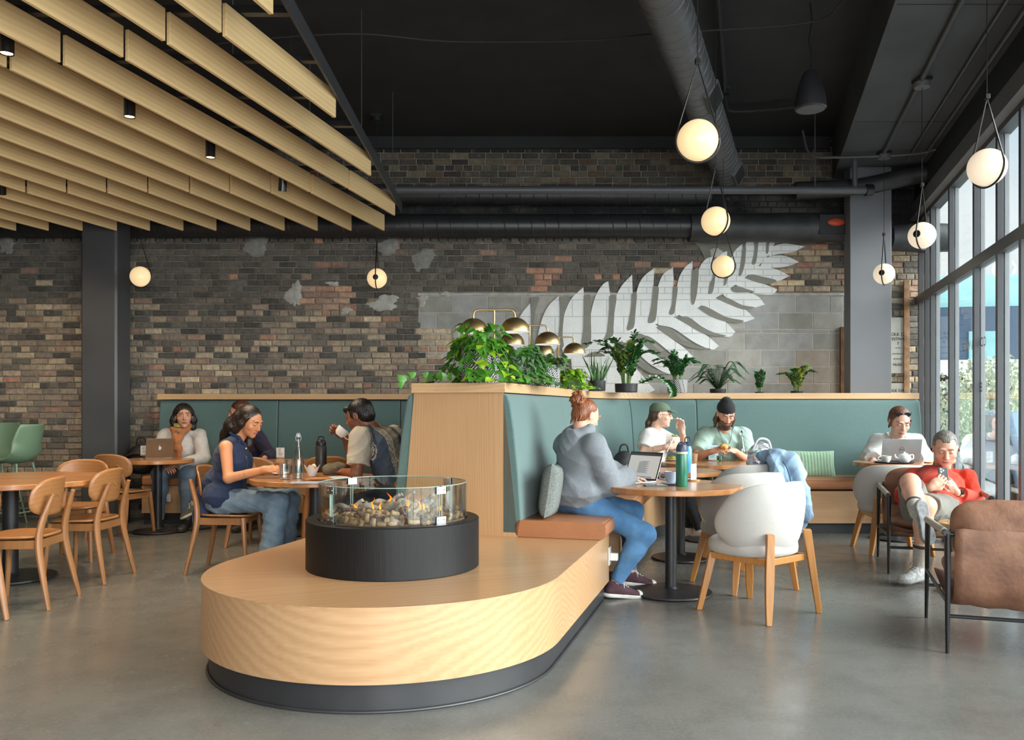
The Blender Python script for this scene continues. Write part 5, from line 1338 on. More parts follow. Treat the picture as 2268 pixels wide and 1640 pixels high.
def arms(b, p, o, k=.016, which=(0, 1), upto=1.0, ru=.046, re=.037, rw=.026, flat=None):
    s = p.s; ft = p.fat**.6
    for i in which:
        a, e, w = p.sh[i], p.elb[i], p.wr[i]
        nb = p.neck-p.up*.035*s+p.rgt*(-1 if i == 0 else 1)*.045*s; b.cone(nb, a+p.up*.012*s, (.036+o*.8)*s, (.034*ft+o*.8)*s, .02)
        b.ell(a, np.array((1, 1, 1))*(.047*ft+o*.9)*s, None, .012)
        if upto <= .5:
            t = upto*2; b.cone(a, a+(e-a)*t, (ru*ft+o)*s*1.05, (ru*ft+(re-ru)*ft*t+o)*s*1.08, k, flat=flat)
        else:
            b.cone(a, e, (ru*ft+o)*s, (re*ft+o)*s, k); t = (upto-.5)*2
            b.cone(e, e+(w-e)*t, (re*ft+o)*s, (re*ft+(rw-re*ft)*t+o)*s, k, flat=flat)
def legs(b, p, o, k=.04, which=(0, 1), upto=1.0, rt=.083, rk=.056, ra=.036, flat=None, low=0):
    s = p.s; ft = p.fat**.7
    for i in which:
        h_, kn, a = p.hip[i], p.kn[i], p.ank[i]
        if upto <= .5:
            t = upto*2; b.cone(h_, h_+(kn-h_)*t, (rt*ft+o)*s, (rt*ft+(rk-rt)*ft*t+o)*s, k, flat=flat); continue
        b.cone(h_, kn, (rt*ft+o)*s, (rk*ft+o)*s, k); t = (upto-.5)*2
        m_ = kn+(a-kn)*.32; back = -p.fwd*.012
        b.cone(kn, m_+back, (rk*ft+o)*s, (.053*ft+o+low*.3)*s, k)
        e = kn+(a-kn)*t; b.cone(m_+back, e, (.053*ft+o+low*.3)*s, (ra+o+low)*s+(1-t)*.01, k, flat=flat)
def folds(seed, amp=.004, f0=26, dirs=None):
    q = random.Random(seed); T = []
    for j in range(5):
        d = unit((q.gauss(0, 1), q.gauss(0, 1), q.gauss(0, 1.6))); T.append((d*f0*q.uniform(.7, 1.9), q.uniform(0, 6), amp*q.uniform(.4, 1)/3.6))
    def fn(X, Y, Z):
        w1 = np.sin(X*9+Z*7+seed)*1.1; w2 = np.sin(Y*8-Z*9+seed*2)*1.1; r = 0
        for j, (d, ph, a) in enumerate(T):
            sv = np.sin(d[0]*X+d[1]*Y+d[2]*Z+ph+(w1 if j % 2 else w2)*1.6); r = r+a*(1-np.abs(sv))**1.5*2-a*.6
        return r*1.0
    return lambda X, Y, Z: -fn(X, Y, Z)
def shoe(p, i, m_upper, m_sole, lab=None, s=1.0, laces=None, fd=None, toe_cap=None, high=False, fup=(0, 0, 1.0)):
    a = p.ank[i]; f_ = unit(fd) if fd is not None else p.fd[i]; up = np.array(fup, float); up = unit(up-f_*(up@f_)); R_ = np.stack([np.cross(f_, up), f_, up], 1)
    Q = lambda x, y, z: a+R_@(np.array((x, y, z))*s)
    sd = SD(); sd.cone(Q(0, -.035, -.052), Q(0, .10, -.060), .036*s, .036*s, .02); sd.ell(Q(0, .145, -.066), np.array((.043, .055, .026))*s, R_, .02)
    sd.cone(Q(0, -.02, -.01 if not high else .03), Q(0, .055, -.045), .040*s, .036*s, .02); sd.cut(Q(0, 0, -.083), -up, .4); sd.cut(Q(0, 0, .012 if not high else .05), up, .09)
    o = sd_obj('shoe', [sd.mesh(.004)], m_upper, p.t)
    sl = SD(); sl.ell(Q(.0, -.03, -.082), np.array((.040, .055, .022))*s, R_, .02); sl.cone(Q(0, -.03, -.082), Q(0, .14, -.082), .036*s, .042*s, .02); sl.ell(Q(0, .15, -.082), np.array((.046, .056, .022))*s, R_, .02)
    sl.cut(Q(0, 0, -.072), up, .4); sl.cut(Q(0, 0, -.098), -up, .4)
    sd_obj('sole', [sl.mesh(.004)], m_sole, o)
    if toe_cap:
        tcp = SD(); tcp.ell(Q(0, .172, -.066), np.array((.038, .032, .0255))*s, R_, .01); tcp.cut(Q(0, 0, -.083), -up, .4); sd_obj('toe_cap', [tcp.mesh(.004)], toe_cap, o)
        st2 = SD(); st2.ell(Q(.0, -.03, -.074), np.array((.0412, .056, .003))*s, R_, .01); st2.cone(Q(0, -.03, -.074), Q(0, .14, -.074), .0035*s, .0035*s, .01)
    if laces:
        mb = MB()
        for k in range(5):
            y = .035+.018*k; z = -.005-.0095*k
            for q in (-1, 1): mb.tube([tuple(Q(-q*.018, y, z+.004)), tuple(Q(0, y+.006, z+.014)), tuple(Q(q*.018, y+.012, z+.0))], .0026, 6)
        mb.tube(bez([tuple(Q(0, .035, .012)), tuple(Q(.03, .04, .02)), tuple(Q(.045, .05, -.02)), tuple(Q(.03, .05, -.03))], 5), .0022, 6).tube(bez([tuple(Q(0, .035, .012)), tuple(Q(-.03, .05, .022)), tuple(Q(-.048, .06, -.03))], 5), .0022, 6)
        mb.build('laces', laces, o, smooth=True)
    return o
def hair_mat(name, col, col2=None):
    m = mat(name, col, .42, var=.35, scale=60, stretch=(1, 1, .12), bump=.2, bscale=140, col2=col2); return m
def strands(Hc, amp=.0035, f=130, seed=0):
    def fn(X, Y, Z):
        a = np.arctan2(Y-Hc[1], X-Hc[0]); return amp*(np.sin(a*f*.35+Z*14+np.sin(Z*22+seed)*1.5)+.6*np.sin(a*f*.8-Z*20+seed))*.6
    return fn
# ================================================================ BRASS LAMPS ON THE LEDGE
brass = mat('brushed_brass', '#c4a878', .42, 1.0, var=.06, scale=40, stretch=(1, 1, 8))
inner = mat('dome_inside_white', (.85, .84, .8), .6, emit=.25)
def dome_lamp(u, h, rd, label, spread=.15):
    p = UV(u, -1.80, LZ1); t = thing('dome_lamp', label, 'lamp', p, 0, 'brass dome lamps on the divider')
    MB().lathe([(0, 0), (.075, 0), (.078, .004), (.078, .014), (.012, .02), (0, .02)], 32).build('base', brass, t, smooth=True)
    MB().tube([(0, 0, .01), (0, 0, h-.006)], .0075, 12).build('post', brass, t, smooth=True)
    arm = [(-spread, 0, h-.06), (-spread, 0, h-.035), (-spread+.010, 0, h-.012), (-spread+.035, 0, h), (0, 0, h), (spread-.035, 0, h), (spread-.010, 0, h-.012), (spread, 0, h-.035), (spread, 0, h-.06)]
    MB().tube(bez(arm, 6), .0068, 12).build('arm', brass, t, smooth=True)
    for s in (-1, 1):
        zt_ = h-.055 if s > 0 else h-.057
        prof = [(rd*math.cos(a), zt_-rd*.98+rd*.98*math.sin(a)) for a in np.linspace(.0, PI/2-.06, 16)]+[(0, zt_)]
        o = MB().lathe(prof, 40, c=(s*spread, -.02*s, 0)); o.f = [f for f in o.f if len(f) == 4 or len(f) < 40]
        d = o.build('dome_shade', brass, t, smooth='all')
        pi_ = [(r*.965, z-.003) for r, z in prof[:-1]]+[(0, zt_-.006)]
        o2 = MB().lathe(pi_, 40, c=(s*spread, -.02*s, 0)); o2.f = [f for f in o2.f if len(f) < 40]; o2.build('shade_lining', inner, d, smooth='all')
dome_lamp(5.95, .545, .108, 'nearest and tallest brass twin-dome lamp on the divider ledge')
dome_lamp(6.98, .53, .108, 'middle brass twin-dome lamp on the divider ledge')
dome_lamp(8.10, .52, .108, 'farthest brass twin-dome lamp on the divider ledge')

# ================================================================ PLANTS
def leafm(name, c, c2): return mat(name, c, .32, var=.2, scale=14, col2=c2, coat=.15)
pg = leafm('pothos_green', '#2f6a1f', '#5f9a34'); pg2 = leafm('philodendron_green', '#456b45', '#6d8f5c'); lime = leafm('lime_leaf', '#7fae22', '#a9c93a')
zg = leafm('zz_green', '#1f4a26', '#3a7238'); fg = leafm('fern_green', '#2b6a45', '#3f8a58'); sg = leafm('snake_green', '#1f3f22', '#4f7a3e')
stemm = mat('plant_stem', '#5f7a3a', .5, var=.2)
def leaf(mb, p, d, up, L, w, cup=.25, droop=.35, kind='heart', nseg=6):
    d = Vector(d).normalized(); up = Vector(up); up = (up-d*up.dot(d)); up = up.normalized() if up.length > 1e-4 else d.orthogonal().normalized(); s = d.cross(up)
    b0 = len(mb.v); vs = []; fs = []
    for i in range(nseg+1):
        t = i/nseg
        if kind == 'heart': ww = w*(math.sin(PI*min(1, t*1.02+.10)**.62) if t < 1 else 0)*(1.08-.25*t)
        elif kind == 'oval': ww = w*math.sin(PI*(t*.92+.04))**.8
        else: ww = w*(1-t)**.6*(.55+.45*min(1, t*4))
        ww = max(ww, .0004)
        c = Vector(p)+d*L*t-up*L*droop*t*t
        for q in (-1, 0, 1): vs.append(c+s*q*ww*.5+up*(abs(q)*cup*ww*.5))
    for i in range(nseg):
        for k in (0, 1): fs.append((i*3+k, i*3+k+1, i*3+3+k+1, i*3+3+k))
    mb.add(vs, fs)
# patterned planters
def potm():
    m = bpy.data.materials.new('leaf_print_ceramic'); m.use_nodes = True; n = m.node_tree.nodes; l = m.node_tree.links; b = n['Principled BSDF']
    tcn = n.new('ShaderNodeTexCoord'); s = n.new('ShaderNodeSeparateXYZ'); l.new(tcn.outputs['Object'], s.inputs[0])
    def M_(op, a=None, b_=None, c=None):
        q = n.new('ShaderNodeMath'); q.operation = op
        for i, v in enumerate((a, b_, c)):
            if v is None: continue
            if hasattr(v, 'is_linked'): l.new(v, q.inputs[i])
            else: q.inputs[i].default_value = v
        return q.outputs[0]
    an = M_('ARCTAN2', s.outputs['Y'], s.outputs['X'])
    zr = M_('MULTIPLY', s.outputs['Z'], 3.0)
    row = M_('FLOOR', M_('MULTIPLY', s.outputs['Z'], 7.0))
    sh = M_('MULTIPLY', row, .5); u = M_('ADD', M_('MULTIPLY_ADD', an, 7/(2*PI), sh), zr)
    tri = M_('PINGPONG', u, .5)
    ph = M_('ADD', M_('MULTIPLY', s.outputs['Z'], 330.0), M_('MULTIPLY', tri, -30.0))
    st_ = M_('GREATER_THAN', M_('SINE', ph), -.05); sp_ = M_('LESS_THAN', tri, .035); ed = M_('GREATER_THAN', tri, .475)
    f_ = M_('MAXIMUM', M_('MAXIMUM', st_, sp_), ed)
    mx_ = n.new('ShaderNodeMix'); mx_.data_type = 'RGBA'; l.new(f_, mx_.inputs[0]); mx_.inputs[6].default_value = (.66, .66, .65, 1); mx_.inputs[7].default_value = (.02, .02, .022, 1)
    l.new(mx_.outputs[2], b.inputs['Base Color']); b.inputs['Roughness'].default_value = .35; return m
pot_m = potm(); soil = mat('potting_soil', '#2a1f18', .95, var=.4, scale=60, bump=1, bscale=80)
def pot(t, r, h, m, rim=None):
    o = MB().lathe([(0, 0), (r*.92, 0), (r*.96, .006), (r, h), (r*.93, h), (r*.9, h-.03), (0, h-.03)], 48).build('pot', m, t, smooth=True)
    MB().lathe([(0, h-.03), (r*.91, h-.028)], 32).build('soil', soil, t)
    if rim: MB().lathe([(r*.99, h-.012), (r*1.01, h-.010), (r*1.01, h+.004), (r*.9, h+.004), (r*.9, h-.012)], 40, close=True).build('rim', rim, t, smooth=True)
def pothos(u, v, r, h, seed, label, mats=(pg,), n_vine=14, L=.45, size=.085, kind='heart', reach=1.0, front=None, wf=.85, tall=.15):
    q = random.Random(seed); p = UV(u, v, LZ1); t = thing('potted_vine', label, 'potted plant', p)
    pot(t, r, h, pot_m, mat('pot_rim_grey', '#6f7072', .5))
    fol = [MB() for _ in mats]; vine = MB()
    for k in range(n_vine):
        a = q.uniform(0, 2*PI) if front is None else front+q.gauss(0, .9); Lk = L*q.uniform(.5, 1.2); up_ = q.uniform(-.01, .07) if q.random() < .7 else q.uniform(.06, tall)
        o_ = Vector((math.cos(a), math.sin(a), 0)); s = Vector((-o_.y, o_.x, 0))*q.uniform(-.3, .3)
        floor_ = .012
        P = [Vector((0, 0, h-.02))+o_*r*.3, Vector((0, 0, h+up_*.7))+o_*r*.8, Vector((0, 0, h+up_*.6))+o_*(r*1.25*reach)+s*.1, Vector((0, 0, max(floor_, h*.45)))+o_*(r*1.55*reach)+s*.25, Vector((0, 0, floor_))+o_*(r*1.8*reach+Lk*.35)+s*Lk]
        if q.random() < .4: P = P[:3]
        C_ = bez(P, 6); vine.tube(C_, .0022, 5)
        for i in range(3, len(C_), 2):
            c = C_[i]; dr = (C_[min(i+1, len(C_)-1)]-C_[i-1]).normalized(); sd_ = dr.cross(Vector((0, 0, 1))); sd_ = sd_.normalized() if sd_.length > .01 else Vector((1, 0, 0))
            for w_ in (-1, 1):
                if q.random() < .25: continue
                d = (sd_*w_*q.uniform(.3, 1)+o_*q.uniform(.3, 1)+Vector((0, 0, q.uniform(-.5, .35)))).normalized(); pet = c+d*q.uniform(.015, .04)
                vine.tube([c, pet], .0014, 4)
                leaf(fol[q.randrange(len(mats))], pet, d+Vector((0, 0, -.35)), (o_*.5+Vector((0, 0, 1))), size*q.uniform(.55, 1.15), size*wf*q.uniform(.6, 1.0), q.uniform(.1, .5), q.uniform(.1, .45), kind)
    for k, (f_, m_) in enumerate(zip(fol, mats)):
        f_.v = [(x, y, max(z, .004)) if math.hypot(x, y) < .5 else (x, y, z) for x, y, z in f_.v]
        f_.build('foliage', m_, t, smooth='all')
    vine.v = [(x, y, max(z, .004)) for x, y, z in vine.v]; vine.build('stems', stemm, t, smooth=True); return t
pothos(5.62, -1.80, .135, .245, 2, 'largest trailing pothos in a leaf-print pot at the front of the ledge', (pg, pg, pg, pg, lime), 24, .4, .10, tall=.24)
pothos(6.20, -1.68, .115, .20, 3, 'grey-green philodendron in a leaf-print pot behind the pothos', (pg2, pg2, pg), 24, .35, .085, 'heart', front=-.9, wf=.6)
pothos(7.05, -1.66, .105, .19, 5, 'bushy trailing plant in a leaf-print pot, third along the divider', (pg, pg2), 20, .3, .075)
pothos(7.75, -1.62, .09, .12, 8, 'lime-green trailing plant spilling over the ledge beside the snake plant', (lime, lime, pg), 22, .25, .06, front=-1.0)
# stray vine running left along the ledge
t = thing('trailing_vine', 'pothos runner trailing left along the ledge above the end panel', 'plant', UV(5.42, -2.0, LZ1))
q = random.Random(12); vb = MB(); fb = MB(); C_ = bez([(.16, .1, .10), (.02, .03, .012), (-.12, .02, .04), (-.22, .05, .012), (-.25, -.01, -.03)], 8); vb.tube(C_, .0022, 5)
for i in range(2, len(C_), 3):
    d = Vector((q.uniform(-1, 1), -.3, q.uniform(.2, 1))); leaf(fb, C_[i]+d*.02, d, (0, -1, .6), .07*q.uniform(.6, 1.2), .055, .2, .2)
vb.build('stems', stemm, t, smooth=True); fb.build('foliage', pg, t, smooth='all')
def zz(loc, label, r, h, n_st, L, seed, pm=None, lm=zg, yel=0, size=.05, lean=None, leafL=1.0):
    q = random.Random(seed); t = thing('zz_plant', label, 'potted plant', loc)
    if pm: pot(t, r, h, pm)
    else: pot(t, r, h, mat('black_nursery_pot', (.015, .015, .016), .5))
    fo = MB(); fy = MB(); sm_ = MB()
    for k in range(n_st):
        a = 2*PI*k/n_st+q.uniform(-.4, .4); ln = q.uniform(.15, .75)*(1.0 if lean is None else lean); Lk = L*q.uniform(.65, 1.1); o_ = Vector((math.cos(a), math.sin(a)*.8, 0))
        P = [o_*r*.3+Vector((0, 0, h-.03)), o_*(r*.4+Lk*.12*ln)+Vector((0, 0, h+Lk*.35)), o_*(r*.5+Lk*.45*ln)+Vector((0, 0, h+Lk*.72)), o_*(r*.5+Lk*.95*ln)+Vector((0, 0, h+Lk*(1-.45*ln)))]
        C_ = bez(P, 8); sm_.tube(C_, np.linspace(.005, .0015, len(C_)).tolist(), 6)
        tgt = fy if q.random() < yel else fo
        for i in range(5+k % 2, len(C_), 2):
            dr = (C_[min(i+1, len(C_)-1)]-C_[i-1]).normalized(); sd_ = dr.cross(Vector((0, 0, 1)));  sd_ = sd_.normalized() if sd_.length > .01 else Vector((1, 0, 0))
            for w_ in (-1, 1):
                d = (sd_*w_+dr*.9+Vector((0, 0, q.uniform(-.1, .5)))).normalized(); leaf(tgt, C_[i], d, Vector((q.uniform(-.8, .8), q.uniform(-1, .2), .8)), size*q.uniform(.8, 1.15)*(1-.25*i/len(C_))*leafL, size*.46, .3, .15, 'oval')
        leaf(tgt, C_[-1], C_[-1]-C_[-2], (0, 0, 1), size*.8, size*.35, .3, .1, 'oval')
    fo.build('foliage', lm, t, smooth='all')
    if fy.v: fy.build('young_foliage', leafm('young_zz', '#8f9a2a', '#b5b84a'), t, smooth='all')
    sm_.build('stems', stemm, t, smooth=True); return t
def onledge(px, d): p = D(px, 880, d); return Vector((p.x, p.y, LZ1))
# snake plant
t = thing('snake_plant', 'dark snake plant with upright blades behind the student\'s head', 'potted plant', onledge(1322, 8.3))
pot(t, .085, .10, mat('black_nursery_pot', (.015, .015, .016), .5)); fb = MB(); q = random.Random(21)
for k in range(26):
    a = q.uniform(0, 2*PI); ln = q.uniform(.05, .55); o_ = Vector((math.cos(a), math.sin(a), 0)); Lk = q.uniform(.17, .34)
    leaf(fb, o_*.05*q.random()+Vector((0, 0, .07)), o_*ln+Vector((0, 0, 1)), Vector((q.uniform(-1, 1), q.uniform(-1, 1), .1)), Lk, .030, .35, q.uniform(-.05, .3), 'blade', 8)
fb.build('foliage', sg, t, smooth='all')
zz(onledge(1387, 9.0), 'tallest dark ZZ plant in a black pot on the ledge', .12, .09, 20, .58, 31, yel=.08, size=.085)
zz(onledge(1500, 9.3), 'dense ZZ plant in a leaf-print pot right of the tall one', .11, .14, 13, .30, 32, pot_m, size=.075)
# runner between the two ZZ plants hanging over the ledge
t = thing('trailing_vine', 'round-leaved runner hanging over the ledge above the green cap', 'plant', onledge(1440, 9.15)+Vector((0, 0, .0)))
vb = MB(); fb = MB(); C_ = bez([(-.10, .1, .10), (.05, .0, .17), (.17, -.05, .10), (.22, -.08, .03), (.22, -.13, -.05)], 9); vb.tube(C_, .003, 5)
for i in range(1, len(C_), 2):
    for w_ in (-1, 1):
        d = Vector((w_*.7, -.6, q.uniform(-.2, .5))); leaf(fb, C_[i], d, (0, -1, .4), .05*q.uniform(.8, 1.2), .032, .2, .1, 'oval')
vb.build('stems', stemm, t, smooth=True); fb.build('foliage', zg, t, smooth='all')
# fern
t = thing('fern_plant', 'fresh green sword fern on the ledge right of the ZZ plants', 'potted plant', onledge(1590, 9.6)); pot(t, .09, .05, MATS['black_nursery_pot'])
fb = MB(); sm_ = MB(); q = random.Random(23)
for k in range(24):
    a = 2*PI*k/24+q.uniform(-.2, .2); o_ = Vector((math.cos(a), math.sin(a)*.7, 0)); Lk = q.uniform(.20, .34); hz = q.uniform(.16, .38)
    C_ = bez([Vector((0, 0, .03)), o_*Lk*.3+Vector((0, 0, hz*.6)), o_*Lk*.7+Vector((0, 0, hz*.95)), o_*Lk*1.1+Vector((0, 0, hz*.62))], 7); sm_.tube(C_, .002, 5)
    for i in range(2, len(C_)):
        dr = (C_[min(i+1, len(C_)-1)]-C_[i-1]).normalized(); sd_ = dr.cross(Vector((0, 0, 1))).normalized(); wl = .066*math.sin(PI*(i/len(C_))**.7*.95+.1)
        for fr_ in (0, .5):
            c = C_[i]*(1-fr_)+C_[max(i-1, 0)]*fr_
            for w_ in (-1, 1): leaf(fb, c, sd_*w_+dr*.35, (0, 0, 1), max(wl, .014), .017, .1, .15, 'oval', 3)
fb.build('foliage', fg, t, smooth='all'); sm_.build('stems', stemm, t)
zz(onledge(1682, 9.8), 'small single ZZ shoot on the ledge above the beanie man\'s right', .05, .02, 5, .22, 34, lean=.3, size=.06)
zz(onledge(1765, 9.8), 'medium ZZ plant with a few lime leaves at the right end of the ledge', .07, .03, 11, .30, 35, yel=.15, size=.07)

# ================================================================ CUSHIONS
def pillow(name, label, m, loc, rot, sx, sy, sz, corr=0, cat='cushion'):
    t_ = thing(name, label, cat, loc, rot)
    def f_(a, b_):
        u = 2*PI*a; v = PI*(b_-.5); sg = lambda q, p: math.copysign(abs(q)**p, q); cv = abs(math.cos(v))**.5
        x = sx*sg(math.cos(u), .42)*cv; z = sz*sg(math.sin(u), .42)*cv; y = sy*math.sin(v); k = max(abs(x)/sx, abs(z)/sz)
        y *= (1-.75*k**3); x *= 1-.05*(1-abs(z/sz)**2); z *= 1-.05*(1-abs(x/sx)**2)
        if corr: y += (.006*abs(math.sin(x*corr)))*(1 if y > 0 else -1)
        return (x, y, z)
    def g_(sgn):
        def fn(a, b_):
            X, Z = a*2-1, b_*2-1; e = (abs(X)**4+abs(Z)**4); th = max(0, 1-X**4)**.5*max(0, 1-Z**4)**.5
            y = sy*th**.8*sgn; 
            if corr: y += sgn*.004*abs(math.sin(X*sx*corr))*th**.3
            return (sx*X*(1-.06*(1-Z*Z)), y, sz*Z*(1-.06*(1-X*X)))
        return fn
    m_ = MB().grid(g_(-1), 160 if corr else 40, 30); m2_ = MB().grid(g_(1), 160 if corr else 40, 30); m_.add(m2_.v, [f[::-1] for f in m2_.f]); m_.build('cover', m, t_, smooth='all')
    return t_
sagec = fabric_ = mat('sage_corduroy', '#8fae92', .9, var=.08, scale=30, bump=.2, bscale=200, sheen=.3)
pillow('cushion', 'pale green corduroy cushion leaning on the far backrest', sagec, D(1798, 1030, 9.22), (math.radians(-14), 0, -.05), .245, .075, .155, corr=90)
pillow('cushion', 'small grey cushion behind the student on the tan seat', mat('grey_tweed', '#6f7471', .95, var=.3, scale=90, bump=.3, bscale=200), UV(5.62, -1.30, .565+.175), (math.radians(-8), math.radians(-4), -PI/2-TH+.12), .20, .065, .18)

# ================================================================ TABLETOP THINGS
clear = glass('clear_glass', (.95, .98, .98), .5); water = glass('water_tint', (.92, .96, .97), .3)
paper = mat('white_card', (.78, .78, .77), .7, var=.03); cardw = wood('card_block', '#c79a66', '#a97c4b', rings=6)
def on(px, py, z=TZ): p = G(px, py, z); return p
def G2(px, py, z): d = (CH-z)*F/(py-HY); return D(px, py, d)
def table_sign(px, py, label, w=.085, h=.115, rot=0.0, col=(.78, .78, .77), z=TZ):
    p = G2(px, py, z); t_ = thing('table_sign', label, 'table sign', p, rot, 'table signs')
    MB().lathe([(0, 0), (.045, 0), (.046, .003), (.046, .011), (0, .012)], 28).build('wood_block', cardw, t_, smooth=True)
    c = MB().box((-w/2, -.002, .01), (w/2, .002, .01+h)).build('card', paper, t_)
    k = MB()
    for i in range(7):
        ww = w*(.62 if i % 3 else .42); zz_ = .01+h*(.84-.11*i); k.box((-ww/2, -.0027, zz_), (ww/2 if i > 3 else ww*.1, -.002, zz_+.004))
    fr_ = .004
    for i in range(12):
        x = -w/2+w*(i+.5)/12; k.box((x-.002, -.0027, .01+h-.007), (x+.0015, -.002, .01+h-.003)); k.box((x-.002, -.0027, .014), (x+.0015, -.002, .018))
    k.build('print', mat('grey_print', (.16, .16, .17), .7), c)
    return t_
def open_laptop(label, hinge_a, hinge_b, z, tilt, lidm, depth=.22, lid=.215, screen=True, logo=None):
    a, b_ = Vector(hinge_a), Vector(hinge_b); c = (a+b_)/2; w = (b_-a).length; ang = math.atan2((b_-a).y, (b_-a).x)
    t_ = thing('laptop', label, 'laptop', (c.x, c.y, z), ang)       # local x along hinge, user side at -y
    MB().box((-w/2, -depth, 0), (w/2, 0, .014)).build('base', lidm, t_, bevel=.004)
    kb = MB().box((-w/2+.02, -depth*.52, .014), (w/2-.02, -.02, .0145))
    kb.build('keyboard', blk_metal, t_)
    L_ = bpy.data.objects.new('lid', None)
    Ml = Matrix.Translation((0, 0, .012)) @ Matrix.Rotation(-tilt, 4, 'X')
    m_ = MB().box((-w/2, 0, 0), (w/2, .006, lid)); m_.v = [tuple(Ml @ Vector(v)) for v in m_.v]; lo = m_.build('lid', lidm, t_, bevel=.002)
    if screen:
        def q_(x0, z0, x1, z1, m, y=-.0006, nm='display', par=lo):
            k = MB().box((x0, y-.0004, z0), (x1, y, z1)); k.v = [tuple(Ml @ Vector(v)) for v in k.v]; return k.build(nm, m, par)
        q_(-w/2+.004, .004, w/2-.004, lid-.004, mat('screen_bezel', (.01, .01, .011), .15))
        q_(-w/2+.012, .014, w/2-.012, lid-.012, mat('screen_page', (.62, .60, .57), .4, var=.01, emit=.28), -.0012)
        dkb = mat('screen_dark', (.06, .06, .065), .3, emit=.2); gr_ = mat('screen_grey', (.30, .31, .33), .4, emit=.15)
        q_(-w/2+.012, lid-.030, w/2-.012, lid-.012, dkb, -.0018, 'toolbar')
        k = MB()
        for i in range(16): zz_ = lid-.075-.0058*i; k.box((-.045 if i else -.02, -.0026, zz_), (.055-.012*((i*7) % 3), -.0018, zz_+.0036))
        k.v = [tuple(Ml @ Vector(v)) for v in k.v]; k.build('page_text', gr_, lo)
        for i in range(14): q_(-.10+i*.0145, .018, -.089+i*.0145, .028, mat('dock_icon_%s' % ('blue', 'red', 'grey', 'green')[i % 4], ((.1, .3, .6), (.55, .1, .1), (.4, .4, .4), (.1, .4, .2))[i % 4], .4, emit=.2), -.002, 'dock_icon')
    if logo == 'apple':
        def f_(ox): return None
        pts = []
        for k in range(40):
            a_ = 2*PI*k/40; r = .017*(1+.10*math.cos(2*a_)*-1+.06*math.sin(3*a_)); x, zc = r*math.cos(a_), r*math.sin(a_)
            if x > .010 and abs(zc-.002) < .009: x = .0155-math.sqrt(max(0, .009**2-(zc-.002)**2))
            pts.append((x, zc))
        k = MB().prism(pts, -.0012, 0, M=Matrix.Translation((0, .0062, lid*.5)) @ Matrix.Rotation(PI/2, 4, 'X'))
        k.prism([(.0, .019), (.007, .022), (.008, .030), (.001, .027)], -.0012, 0, M=Matrix.Translation((0, .0062, lid*.5)) @ Matrix.Rotation(PI/2, 4, 'X'))
        k.v = [tuple(Ml @ Vector(v)) for v in k.v]; k.build('logo', mat('pale_logo', (.72, .72, .70), .3), lo)
    if logo == 'dell':
        k = MB().tube([(.026*math.cos(a_), .0068, lid*.5+.026*math.sin(a_)) for a_ in np.linspace(0, 2*PI, 32)[:-1]], .0012, 5, closed=True); k.v = [tuple(Ml @ Vector(v)) for v in k.v]; lg = k.build('logo', mat('dark_logo', (.05, .05, .055), .3), lo)
        text('logo_text', 'DELL', .018, MATS['dark_logo'], Ml @ Matrix.Translation((0, .0068, lid*.5)) @ Matrix.Rotation(PI, 4, 'Z') @ Matrix.Rotation(PI/2, 4, 'X'), lg)
    return t_
silver = mat('space_grey_alu', (.42, .41, .40), .35, .9)
open_laptop('open laptop showing a document, in front of the student', (.826, 6.34, 0), (1.025, 6.10, 0), TZ, math.radians(22), silver)
open_laptop('grey laptop seen from behind, in front of the sunglasses woman', D(2038, 1000, 8.62), D(1951, 1000, 8.62), TZ, math.radians(12), mat('grey_laptop_alu', (.30, .305, .31), .4, .6), .24, .215, False, 'dell')
open_laptop('bronze-grey laptop with an apple logo, in front of the scarf woman', D(383, 1000, 9.10), D(322, 1000, 8.96), TZ, math.radians(14), mat('gold_alu', '#8f7a62', .35, .7), .22, .21, False, 'apple')
def mug(label, px, py, m, r=.045, h=.075, hs=-1, saucer=True, z=TZ, big=False):
    p = G2(px, py, z); t_ = thing('mug', label, 'mug', p)
    z0 = .014 if saucer else 0
    prof = [(0, z0), (r*.55, z0), (r*.62, z0+.006), (r*.90, z0+h*.45), (r, z0+h), (r*.94, z0+h), (r*.84, z0+h*.45), (r*.5, z0+.012), (0, z0+.012)]
    c = MB().lathe(prof, 36).build('cup', m, t_, smooth=True)
    MB().tube(bez([(hs*r*.93, 0, z0+h*.82), (hs*(r+.026), 0, z0+h*.80), (hs*(r+.030), 0, z0+h*.45), (hs*r*.85, 0, z0+h*.28)], 6), .005, 8).build('handle', m, t_, smooth=True)
    if saucer: MB().lathe([(0, .0), (.035, 0), (.07, .010), (.072, .013), (.035, .006), (0, .006)], 36).build('saucer', m, t_, smooth=True)
    return t_
blue_cer = mat('pale_blue_ceramic', '#a3adbd', .25, coat=.3)
mug('pale blue mug and saucer beside the laptop', 1486, 1074, blue_cer, .048, .078)
t = thing('tumbler_bottle', 'tall green insulated tumbler with navy lid on the near table', 'bottle', G2(1510, 1078, TZ))
MB().lathe([(0, 0), (.037, 0), (.040, .006), (.040, .215), (.038, .222), (0, .222)], 36).build('body', mat('bottle_green', '#1f6a52', .35, coat=.2), t, smooth=True)
MB().lathe([(.0385, .222), (.0395, .224), (.0395, .236), (0, .237)], 36).build('collar', mat('cream_plastic', '#d8cdb8', .4), t, smooth=True)
MB().lathe([(.0385, .236), (.039, .262), (.030, .283), (0, .288)], 30).build('lid', mat('navy_plastic', '#2f3a50', .4), t, smooth=True)
MB().tube(bez([(-.03, 0, .27), (-.012, 0, .296), (.020, 0, .292), (.036, 0, .262)], 6), .006, 8).build('carry_loop', MATS['navy_plastic'], t, smooth=True)
